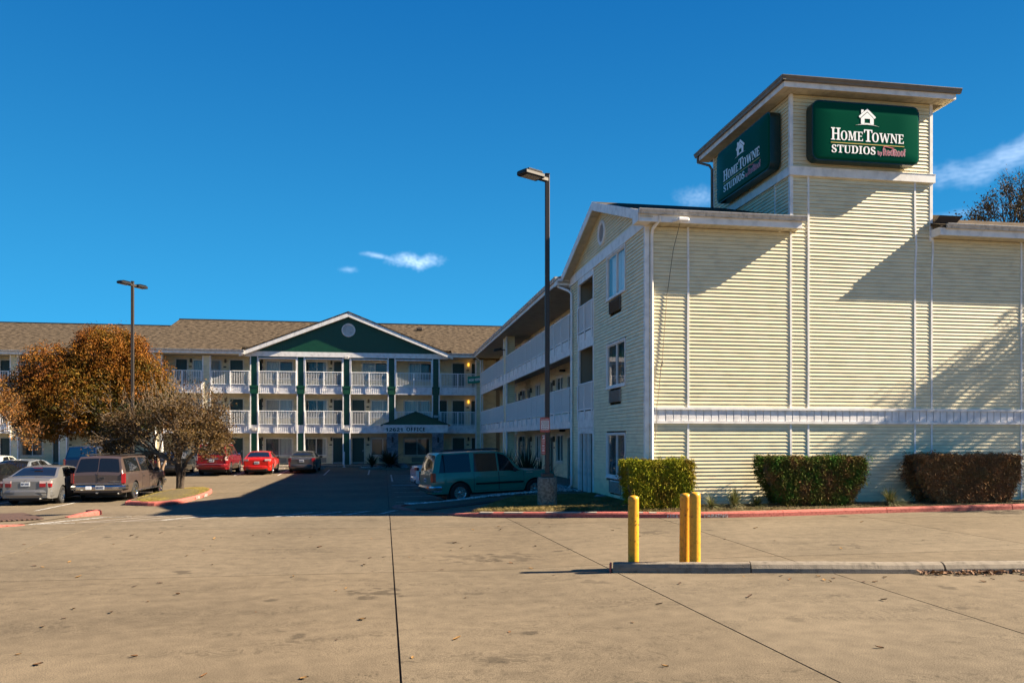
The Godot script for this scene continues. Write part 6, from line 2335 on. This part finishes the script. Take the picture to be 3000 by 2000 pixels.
func orange_tree() -> void:
	var at := on_ground(-14.5, -43.2)
	var s := thing("oak_tree", "large rounded tree with orange autumn leaves behind the taupe SUV", "tree", at)
	var trunk := G.new()
	var base := Vector3(1.1, 0, 0.6)
	trunk.tube([base, base + Vector3(0.02, 0.6, 0), base + Vector3(-0.1, 1.3, 0), base + Vector3(-0.3, 2.2, -0.1)], [0.3, 0.24, 0.22, 0.18], 10)
	put(trunk, "trunk", M.bark, s)
	var g := G.new()
	var tips := []
	var o := {wiggle = 0.14, lift = 0.03, depth = 4, kids = 3, spread = 0.6, shrink = 0.74, leaf_depth = 1}
	for k in 6:
		var a := TAU * k / 6.0
		limb(g, base + Vector3(-0.25, 1.7 + 0.08 * k, -0.05), Vector3(cos(a), 0.9, sin(a)).normalized(), 1.3, 0.09, 4, o, tips)
	put(g, "branches", M.twig_dark, s)
	# clumps of foliage: centre, radii, how green
	var lobes := [[Vector3(0.7, 6.3, 0.1), Vector3(1.9, 1.8, 1.9), 0.62], [Vector3(-1.5, 5.6, 0.2), Vector3(1.9, 1.5, 1.9), 0.7], [Vector3(-2.8, 4.3, 0.3), Vector3(1.35, 1.6, 1.5), 0.66], [Vector3(-0.3, 4.2, 0.7), Vector3(2.6, 1.9, 2.1), 0.5], [Vector3(2.4, 5.1, 0.2), Vector3(1.6, 1.7, 1.6), 0.55], [Vector3(1.6, 3.4, 0.6), Vector3(2.0, 1.1, 1.8), 0.2], [Vector3(-2.0, 3.1, 0.5), Vector3(1.6, 0.85, 1.4), 0.45], [Vector3(0.2, 7.2, -0.2), Vector3(1.2, 0.9, 1.2), 0.75], [Vector3(1.8, 6.7, 0.2), Vector3(1.1, 1.1, 1.0), 0.72], [Vector3(3.1, 4.3, 0.3), Vector3(1.0, 1.1, 1.0), 0.35]]
	var n := FastNoiseLite.new()
	n.seed = 8
	n.frequency = 0.55
	var pal := [Color(0.012, 0.02, 0.004), Color(0.03, 0.036, 0.006), Color(0.10, 0.066, 0.009), Color(0.22, 0.092, 0.011), Color(0.18, 0.06, 0.009), Color(0.085, 0.032, 0.008)]
	var where := []
	var cols := []
	for l in lobes:
		var r: Vector3 = l[1]
		var count := int(1000 * r.x * r.y)
		for i in count:
			var d := Vector3(rng.randfn(), rng.randfn(), rng.randfn()).normalized()
			var k := pow(rng.randf(), 0.42) * (1.0 + 0.42 * n.get_noise_3dv((l[0] + d * r) * 1.6))
			var p: Vector3 = l[0] + d * r * k
			if n.get_noise_3dv(p * 2.6 + Vector3(9, 4, 1)) < -0.24 and rng.randf() < 0.8:
				continue
			var t: float = l[2] + 0.45 * n.get_noise_3dv(p + Vector3(20, 0, 0)) + rng.randf_range(-0.14, 0.14)
			where.append(Transform3D(Basis.from_euler(Vector3(rng.randf_range(-0.8, 0.8), rng.randf() * TAU, rng.randf_range(-0.8, 0.8))).scaled(Vector3.ONE * rng.randf_range(0.75, 1.25)), p))
			cols.append(pick(pal, t))
	baked(leaf_cluster(7, 0.115, 0.17, 0.42, 11), where, cols, "crown", M.leaf, s)


func bare_tree(called: String, label: String, at: Vector3, stems: Array, o: Dictionary, pal: Array, leaves: float, size: float, bark: Material, twig: Material) -> void:
	var s := thing(called, label, "tree", at)
	var tips := []
	var g := G.new()
	for st in stems:
		g.tube(st.path, st.radii, 9)
	put(g, "trunk", bark, s)
	g = G.new()
	for st in stems:
		var last: Vector3 = st.path[st.path.size() - 1]
		for d in st.limbs:
			limb(g, last - Vector3(0, 0.03, 0), d.normalized(), o.len * st.get("reach", 1.0), st.radii[st.radii.size() - 1] * 0.75, o.depth, o, tips)
	put(g, "branches", twig, s)
	var n := FastNoiseLite.new()
	n.seed = int(at.x * 7.0)
	n.frequency = 0.7
	var where := []
	var cols := []
	for p in tips:
		var k := leaves * (1.0 + 1.2 * n.get_noise_3dv(p))
		if o.has("leaf_top") and p.y > o.leaf_top:
			k *= 0.3
		while k > 0:
			if rng.randf() < k:
				where.append(Transform3D(Basis.from_euler(Vector3(rng.randf_range(-0.8, 0.8), rng.randf() * TAU, rng.randf_range(-0.8, 0.8))).scaled(Vector3.ONE * rng.randf_range(0.7, 1.3)), p + Vector3(rng.randfn(), rng.randfn(), rng.randfn()) * 0.09))
				cols.append(pick(pal, 0.5 + 0.6 * n.get_noise_3dv(p * 1.5) + rng.randf_range(-0.25, 0.25)))
			k -= 1.0
	for l in o.get("lobes", []):   # the outer foliage: loose leaves and bent twigs round the limbs
		var r: Vector3 = l[1]
		var tw := G.new()
		for i in int(l[2]):
			var d := Vector3(rng.randfn(), rng.randfn(), rng.randfn()).normalized()
			var p: Vector3 = l[0] + d * r * pow(rng.randf(), 0.33) * (1.0 + 0.3 * n.get_noise_3dv(d * 2.0))
			if n.get_noise_3dv(p * 1.8) < -0.25:
				continue
			var cut := 0.3 if p.y > o.leaf_top else 0.62
			if rng.randf() < cut:
				where.append(Transform3D(Basis.from_euler(Vector3(rng.randf_range(-0.8, 0.8), rng.randf() * TAU, rng.randf_range(-0.8, 0.8))).scaled(Vector3.ONE * rng.randf_range(0.7, 1.3)), p))
				cols.append(pick(pal, 0.5 + 0.6 * n.get_noise_3dv(p * 1.5) + rng.randf_range(-0.25, 0.25)))
			if i % 3 == 0:
				var up := (d * 0.7 + Vector3(rng.randfn() * 0.4, 0.7, rng.randfn() * 0.4)).normalized() * rng.randf_range(0.25, 0.6)
				tw.tube([p - up * 0.5, p + Vector3(rng.randfn(), rng.randfn(), rng.randfn()) * 0.05, p + up * 0.5], [0.008, 0.006, 0.003], 3, false)
		put(tw, "twigs", twig, s)
	if where.size():
		baked(leaf_cluster(4, size, size * 1.3, 0.45, 21), where, cols, "crown", M.leaf, s)


func rosette(called: String, label: String, at: Vector3, n: int, len: float, wid: float, up: float, col: Array, droop := 0.5) -> void:
	var s := thing(called, label, "plant", at)
	var r := RandomNumberGenerator.new()
	r.seed = int(at.x * 131 + at.z * 17)
	var g := G.new()
	g.st.set_color(Color(1, 1, 1))
	for i in n:
		var a := r.randf() * TAU
		var e := lerpf(0.05, 1.45, pow(r.randf(), 0.8)) * up
		var l := len * r.randf_range(0.7, 1.1)
		var d := Vector3(cos(a) * cos(e), sin(e), sin(a) * cos(e))
		var side := d.cross(Vector3.UP).normalized() * wid / 2
		var c := pick(col, r.randf())
		var prev := []
		for k in 5:
			var t := k / 4.0
			var p := d * l * t - Vector3(0, droop * l * t * t * (1.0 - sin(e) * 0.7), 0) + Vector3(0, len * 0.12, 0)
			var w := side * (1.0 - t * 0.92) * (0.6 + t * 1.2 if t < 0.35 else 1.0)
			if prev.size():
				g.st.set_color(c)
				g.q(prev[0], prev[1], p + w, p - w)
			prev = [p - w, p + w]
	put(g, "leaves", M.blade, s)
	g = G.new()
	g.lathe([[len * 0.10, -0.1], [len * 0.09, len * 0.1], [len * 0.04, len * 0.2], [0.0, len * 0.22]], 10)
	put(g, "crown_base", M.bark, s)


func grass_patch(called: String, label: String, pts: Array, pal: Array, scale: float) -> void:
	var g := G.new()
	var r := RandomNumberGenerator.new()
	r.seed = 3
	for i in 7:
		var b := Basis(Vector3.UP, r.randf() * TAU)
		var c := Vector3(r.randf_range(-0.05, 0.05), 0, r.randf_range(-0.05, 0.05))
		var h := r.randf_range(0.035, 0.075)
		var lean := r.randf_range(0.01, 0.06)
		g.t(c + b * Vector3(-0.005, -0.01, 0), c + b * Vector3(0.005, -0.01, 0), c + b * Vector3(0, h * 0.6, lean * 0.4))
		g.t(c + b * Vector3(-0.003, h * 0.5, lean * 0.3), c + b * Vector3(0.004, h * 0.5, lean * 0.3), c + b * Vector3(0, h, lean))
	var where := []
	var cols := []
	var n := FastNoiseLite.new()
	n.frequency = 0.9
	for p in pts:
		where.append(Transform3D(Basis(Vector3.UP, rng.randf() * TAU).scaled(Vector3(1, rng.randf_range(0.6, 1.3), 1) * scale), p))
		cols.append(pick(pal, 0.5 + 0.7 * n.get_noise_2d(p.x, p.z) + rng.randf_range(-0.3, 0.3)))
	stuff(scatter(g.done(), where, cols, called, M.blade, self), label, "grass")


func planting() -> void:
	var brown := [Color(0.10, 0.054, 0.024), Color(0.25, 0.135, 0.06), Color(0.18, 0.11, 0.042), Color(0.075, 0.105, 0.022)]
	var mixed := [Color(0.30, 0.17, 0.08), Color(0.17, 0.088, 0.037), Color(0.085, 0.095, 0.02), Color(0.05, 0.14, 0.02), Color(0.10, 0.19, 0.025)]
	var gold := [Color(0.11, 0.055, 0.017), Color(0.17, 0.11, 0.018), Color(0.24, 0.22, 0.018), Color(0.20, 0.22, 0.016), Color(0.12, 0.15, 0.014)]
	hedge("clipped yellow-green hedge at the building's corner, leftmost of the three", Vector3(7.72, 0.0, -21.75), 1.92, 1.5, 1.05, 1.33, gold, gold, 0.1)
	hedge("clipped hedge of mixed green and brown in the middle of the end wall", Vector3(12.45, 0.03, -21.75), 3.02, 2.1, 1.05, 1.38, mixed, mixed, -0.1)
	hedge("clipped hedge gone mostly brown, rightmost along the end wall", Vector3(17.42, 0.05, -21.75), 3.3, 2.5, 1.05, 1.40, brown, brown, -0.25)
	orange_tree()
	var t0 := on_ground(-8.78, -36.7, 0.1)
	var stem := func(path: Array, radii: Array, limbs: Array, reach := 1.0) -> Dictionary: return {path = path, radii = radii, limbs = limbs, reach = reach}
	bare_tree("bare_tree", "small half-bare brown tree on the red-kerbed island", t0,
		[stem.call([Vector3(0, -0.1, 0), Vector3(0.02, 0.15, 0), Vector3(0.0, 0.7, 0), Vector3(-0.06, 1.2, 0)], [0.22, 0.15, 0.125, 0.12], [Vector3(-0.9, 0.75, 0.1), Vector3(-0.3, 1.0, 0.5), Vector3(-0.55, 0.8, -0.6), Vector3(0.1, 1, -0.4)]),
		stem.call([Vector3(0.1, 0.1, 0.05), Vector3(0.14, 0.6, 0.03), Vector3(0.28, 1.3, 0.0)], [0.11, 0.09, 0.08], [Vector3(0.6, 0.9, 0.1), Vector3(0.3, 1.0, -0.4), Vector3(0.8, 0.6, 0.4)], 0.74)],
		{len = 1.15, depth = 5, kids = 3, wiggle = 0.2, lift = 0.05, spread = 0.6, shrink = 0.74, leaf_depth = 2, leaf_top = 3.7, min_y = 1.5, lobes = [[Vector3(-0.9, 3.3, 0.1), Vector3(1.8, 1.45, 1.7), 950], [Vector3(0.7, 3.1, 0.2), Vector3(1.75, 1.5, 1.7), 950], [Vector3(0.0, 4.0, 0.0), Vector3(1.7, 1.1, 1.5), 900]]}, [Color(0.03, 0.018, 0.008), Color(0.07, 0.04, 0.015), Color(0.14, 0.082, 0.028), Color(0.045, 0.038, 0.011)], 1.1, 0.095, M.bark, M.twig)
	bare_tree("crape_myrtle", "smooth pale-stemmed crape myrtle standing before the dark grey sedan", on_ground(-12.3, -46.6),
		[stem.call([Vector3(-0.1, -0.1, 0), Vector3(-0.15, 0.8, 0), Vector3(-0.3, 1.6, 0)], [0.10, 0.085, 0.06], [Vector3(-0.6, 1, 0.1), Vector3(-0.2, 1, -0.4)]), stem.call([Vector3(0.12, -0.1, 0), Vector3(0.1, 0.8, 0.05), Vector3(0.0, 1.5, 0.0)], [0.13, 0.10, 0.075], [Vector3(-0.2, 1, 0.4), Vector3(0.2, 1, -0.3)]), stem.call([Vector3(0.2, -0.1, 0.1), Vector3(0.3, 0.8, 0.05), Vector3(0.6, 1.6, 0.0)], [0.10, 0.08, 0.06], [Vector3(0.7, 1, 0.2), Vector3(0.3, 1, -0.3)])],
		{len = 1.05, depth = 4, kids = 3, wiggle = 0.15, lift = 0.04, spread = 0.5, shrink = 0.72, leaf_depth = 1}, [Color(0.16, 0.06, 0.012), Color(0.22, 0.10, 0.015), Color(0.08, 0.06, 0.015)], 1.5, 0.09, M.bark_pale, M.twig)
	bare_tree("young_oak", "brown-leaved young tree cut off by the picture's left edge", on_ground(-18.9, -38.6),
		[stem.call([Vector3(0, -0.1, 0), Vector3(0.02, 0.8, 0), Vector3(0.0, 1.6, 0)], [0.13, 0.11, 0.09], [Vector3(0.8, 0.8, 0.1), Vector3(-0.6, 0.9, 0.3), Vector3(0.3, 1, -0.5), Vector3(0.6, 0.9, 0.6)])],
		{len = 1.5, depth = 5, kids = 3, wiggle = 0.15, lift = 0.02, spread = 0.55, shrink = 0.7, leaf_depth = 1}, [Color(0.10, 0.04, 0.012), Color(0.20, 0.085, 0.02), Color(0.12, 0.085, 0.02)], 1.1, 0.1, M.bark, M.twig_dark)
	# trees behind the right end of the block, and one beyond the frame whose branches shade the end wall
	var far := {len = 3.1, depth = 5, kids = 3, wiggle = 0.1, lift = 0.1, spread = 0.42, shrink = 0.68, leaf_depth = 1}
	var dull := [Color(0.045, 0.04, 0.015), Color(0.09, 0.06, 0.025), Color(0.05, 0.06, 0.015)]
	bare_tree("tall_tree", "tall thin-leaved tree showing above the roof at the right edge", Vector3(37.6, -0.7, -41.0),
		[stem.call([Vector3(0, -0.1, 0), Vector3(0.1, 4.0, 0), Vector3(0.0, 9.4, 0)], [0.3, 0.24, 0.17], [Vector3(-0.25, 1, 0.1), Vector3(0.35, 1, 0.2), Vector3(0.05, 1, -0.4), Vector3(-0.6, 0.9, 0.3)])], far, dull, 0.5, 0.14, M.bark, M.twig_dark)
	bare_tree("slender_tree", "slender sparse tree behind the roof, left of the taller one", Vector3(35.0, -0.7, -41.5),
		[stem.call([Vector3(0, -0.1, 0), Vector3(0.1, 3.5, 0), Vector3(0.0, 9.6, 0)], [0.22, 0.18, 0.12], [Vector3(-0.2, 1, 0.1), Vector3(0.25, 1, 0.0)])],
		{len = 2.6, depth = 4, kids = 3, wiggle = 0.1, lift = 0.12, spread = 0.4, shrink = 0.66, leaf_depth = 1}, dull, 0.9, 0.15, M.bark, M.twig_dark)
	bare_tree("shade_tree", "bare-limbed tree beyond the right end of the block that shades the end wall", Vector3(28.7, 0.0, -21.5),
		[stem.call([Vector3(0, -0.1, 0), Vector3(-0.05, 1.8, 0), Vector3(0.1, 4.0, 0)], [0.22, 0.19, 0.15], [Vector3(-0.8, 0.9, -0.2), Vector3(-0.2, 1, -0.4), Vector3(0.5, 1, 0.1), Vector3(0.0, 1, 0.5)])],
		{len = 2.5, depth = 5, kids = 3, wiggle = 0.14, lift = 0.05, spread = 0.5, shrink = 0.7, leaf_depth = 1}, dull, 1.5, 0.13, M.bark, M.twig_dark)
	# spiky plants along the wing and by the office
	var dark_green := [Color(0.012, 0.024, 0.012), Color(0.025, 0.045, 0.02), Color(0.016, 0.03, 0.016)]
	rosette("sago_palm", "large dark sago palm in the stone bed by the office canopy", Vector3(0.55, -0.05, -58.3), 170, 1.45, 0.2, 0.75, dark_green, 0.3)
	rosette("sago_palm", "smaller spiky palm at the left end of the office bed", Vector3(-0.75, -0.05, -58.3), 90, 1.05, 0.12, 0.9, dark_green, 0.25)
	rosette("yucca", "dark yucca against the wing wall, behind the teal SUV's bonnet", Vector3(6.6, -0.05, -36.2), 150, 1.55, 0.1, 1.0, dark_green, 0.15)
	rosette("yucca", "yucca right of the lamp post at the foot of the wing", Vector3(6.3, -0.05, -31.6), 110, 1.3, 0.08, 1.0, dark_green, 0.15)
	rosette("yucca", "farthest yucca of the row along the wing", Vector3(6.7, -0.05, -42.5), 120, 1.4, 0.1, 1.0, dark_green, 0.15)
	var tuft := [Color(0.07, 0.09, 0.025), Color(0.14, 0.15, 0.05), Color(0.26, 0.23, 0.11)]
	rosette("grass_tuft", "pale grass tuft between the first and second hedges", Vector3(9.85, 0.02, -21.25), 260, 0.7, 0.022, 1.0, tuft, 0.75)
	rosette("grass_tuft", "low dark grass tuft close to the middle hedge", Vector3(10.6, 0.02, -21.4), 200, 0.46, 0.024, 0.9, [tuft[0], tuft[0]], 0.6)
	rosette("grass_tuft", "green grass tuft between the second and third hedges", Vector3(14.65, 0.04, -21.2), 280, 0.72, 0.022, 0.9, tuft, 0.8)
	rosette("grass_tuft", "thin grass tuft leaning against the yellow-green hedge", Vector3(9.15, 0.02, -21.25), 130, 0.55, 0.02, 0.9, tuft, 0.7)
	# lawn
	var straw := [Color(0.09, 0.085, 0.02), Color(0.19, 0.145, 0.04), Color(0.30, 0.215, 0.075)]
	var pts := []
	while pts.size() < 9000:
		var p := Vector2(rng.randf_range(2.5, 7.7), rng.randf_range(-28.3, -20.9))
		var edge := -21.0 - (7.0 - p.x) * 0.42 if p.x < 7.0 else -20.85
		if p.y > edge - 0.12 or p.y < -27.2 - (p.x - 4.6) * 0.35 or p.x < 3.1 + (-24.0 - p.y) * 0.45:
			continue
		var t := clampf((edge - p.y) / 4.0, 0, 1)
		pts.append(Vector3(p.x, lerpf(ground_y(p.x, edge) + 0.15, -0.02, t) + 0.02, p.y))
	grass_patch("lawn_grass", "straw-coloured winter grass round the lamp post base", pts, straw, 1.0)
	pts = []
	while pts.size() < 5200:
		var p := Vector2(rng.randf_range(7.7, 21.0), rng.randf_range(-22.4, -20.6))
		if p.y > -20.42 - 0.2 - 0.03 * (p.x - 9.0) - 0.05:
			continue
		pts.append(Vector3(p.x, 0.03 + 0.02 * sin(PI * (-20.6 - p.y) / 2.0), p.y))
	grass_patch("verge_grass", "thin dry grass along the foot of the end wall and hedges", pts, [Color(0.10, 0.075, 0.025), Color(0.16, 0.11, 0.04), Color(0.09, 0.085, 0.02)], 0.9)
	pts = []
	while pts.size() < 5200:
		var a := rng.randf() * TAU
		var k := sqrt(rng.randf())
		var p := Vector2(-8.25 + cos(a) * 0.92 * k, -34.1 + sin(a) * 4.1 * k)
		pts.append(on_ground(p.x, p.y, 0.13 + 0.09 * (1 - k)))
	grass_patch("island_grass", "yellow-green grass on the red-kerbed island", pts, [Color(0.16, 0.15, 0.03), Color(0.30, 0.22, 0.05), Color(0.22, 0.2, 0.04)], 1.1)
	# white stones between the walk and the parked SUV, and at the foot of the wing
	var pebbles := []
	var tint := []
	for i in 2400:
		var p: Vector2
		if i < 1700:
			var t := rng.randf()
			p = Vector2(0.95, -28.75).lerp(Vector2(6.4, -30.05), t) + Vector2(rng.randfn() * 0.1, rng.randf_range(-0.14 - 0.14 * t, 0.14 + 0.1 * t))
		else:
			p = Vector2(rng.randf_range(6.0, 7.6), rng.randf_range(-34.5, -29.8))
		pebbles.append(Transform3D(Basis.from_euler(Vector3(rng.randf() * TAU, rng.randf() * TAU, 0)).scaled(Vector3(1, 0.7, 0.85) * rng.randf_range(0.5, 1.4)), on_ground(p.x, p.y, 0.045 + 0.09 * smoothstep(1.2, 4.0, p.x) + rng.randf_range(-0.01, 0.02))))
		var v := rng.randf_range(0.25, 0.7)
		tint.append(Color(v, v * 0.98, v * 0.95))
	var pg := G.new()
	pg.cbox(Vector3.ZERO, Vector3(0.085, 0.06, 0.07), 0.026)
	stuff(scatter(pg.done(), pebbles, tint, "white_stones", M.pebble, self), "white landscaping stones along the walk and the wing's foot", "gravel")
	pebbles = []
	tint = []
	for i in 500:
		var p := Vector2(rng.randf_range(-1.5, 1.9), rng.randf_range(-59.0, -57.6))
		pebbles.append(Transform3D(Basis.from_euler(Vector3(rng.randf() * TAU, rng.randf() * TAU, 0)).scaled(Vector3.ONE * rng.randf_range(0.8, 1.8)), on_ground(p.x, p.y, 0.1)))
		var v := rng.randf_range(0.2, 0.5)
		tint.append(Color(v, v * 0.98, v * 0.95))
	stuff(scatter(pg.done(), pebbles, tint, "bed_stones", M.pebble, self), "grey stones filling the raised bed by the office", "gravel")
	var kb := G.new()
	sweep(kb, [on_ground(-1.65, -59.2), on_ground(-1.65, -57.7), on_ground(-1.3, -57.35), on_ground(1.7, -57.35), on_ground(2.0, -57.6), on_ground(2.0, -59.2)], [[0.0, -0.1], [0.01, 0.12], [0.04, 0.15], [0.15, 0.15], [0.15, -0.1]])
	structure(put(kb, "bed_kerb", M.kerb_grey, self))


func litter() -> void:
	var variants := []
	for k in 4:
		var g := G.new()
		g.sg = 1
		var l := 0.042 + 0.008 * k
		var w := 0.02 + 0.006 * (k % 3)
		var curl := 0.012 + 0.006 * k
		var rows := []
		for i in 6:
			var t := i / 5.0
			var hw := w * sin(PI * (0.08 + 0.88 * t)) * (1.0 + 0.35 * (i % 2))
			rows.append([Vector3(-hw, curl * (0.7 + t * 0.6), l * (t * 2 - 1)), Vector3(0, 0.003 + curl * t * t, l * (t * 2 - 1)), Vector3(hw, curl * (0.5 + t), l * (t * 2 - 1))])
		for i in 5:
			for j in 2:
				g.q(rows[i + 1][j], rows[i + 1][j + 1], rows[i][j + 1], rows[i][j])
		variants.append(g.done())
	var mats := [M.dead_leaf, M.dead_leaf_b, M.dead_leaf_c]
	for i in 120:
		var z := -7.4 - 13.5 * pow(rng.randf(), 0.9)
		var x := rng.randf_range(z * 0.72, 3.2 - z * 0.55)
		if i < 26:
			x = rng.randf_range(-7.0, 2.5)
			z = rng.randf_range(-17.5, -10.0)
		elif i < 40:
			x = rng.randf_range(4.0, 10.0)
			z = -12.3 + (x - 4.0) * 0.2 + rng.randf_range(0.15, 0.8)
		if x > 3.7 and absf(z + 12.78 - (x - 3.78) * 0.26) < 0.34:
			continue
		var k := i % 3
		var o := put_mesh(variants[(i * 7) % 4], "fallen_leaf", mats[k], self, Transform3D(Basis(Vector3.UP, rng.randf() * TAU).scaled(Vector3.ONE * rng.randf_range(0.45, 1.0)), on_ground(x, z, 0.002)))
		tag(o, ["dry brown fallen leaf lying on the concrete drive", "dry yellow-brown fallen leaf lying on the concrete drive", "dark withered fallen leaf lying on the concrete drive"][k], "leaf", ["brown leaves on the drive", "yellow leaves on the drive", "dark leaves on the drive"][k])
	var where := []
	var cols := []
	for i in 420:
		var x := 8.4 + 4.0 * rng.randf()
		var z := -11.45 + (x - 8.6) * 0.155 + absf(rng.randfn()) * 0.09 + 0.03
		where.append(Transform3D(Basis.from_euler(Vector3(rng.randf_range(-0.6, 0.6), rng.randf() * TAU, rng.randf_range(-0.6, 0.6))).scaled(Vector3.ONE * rng.randf_range(0.5, 1.0)), on_ground(x, z, 0.012 + 0.03 * rng.randf())))
		var v := rng.randf_range(0.6, 1.3)
		cols.append(Color(0.15 * v, 0.075 * v, 0.035 * v))
	stuff(scatter(variants[1], where, cols, "leaf_litter", M.blade, self), "drift of dry leaves heaped against the grey kerb", "leaves")
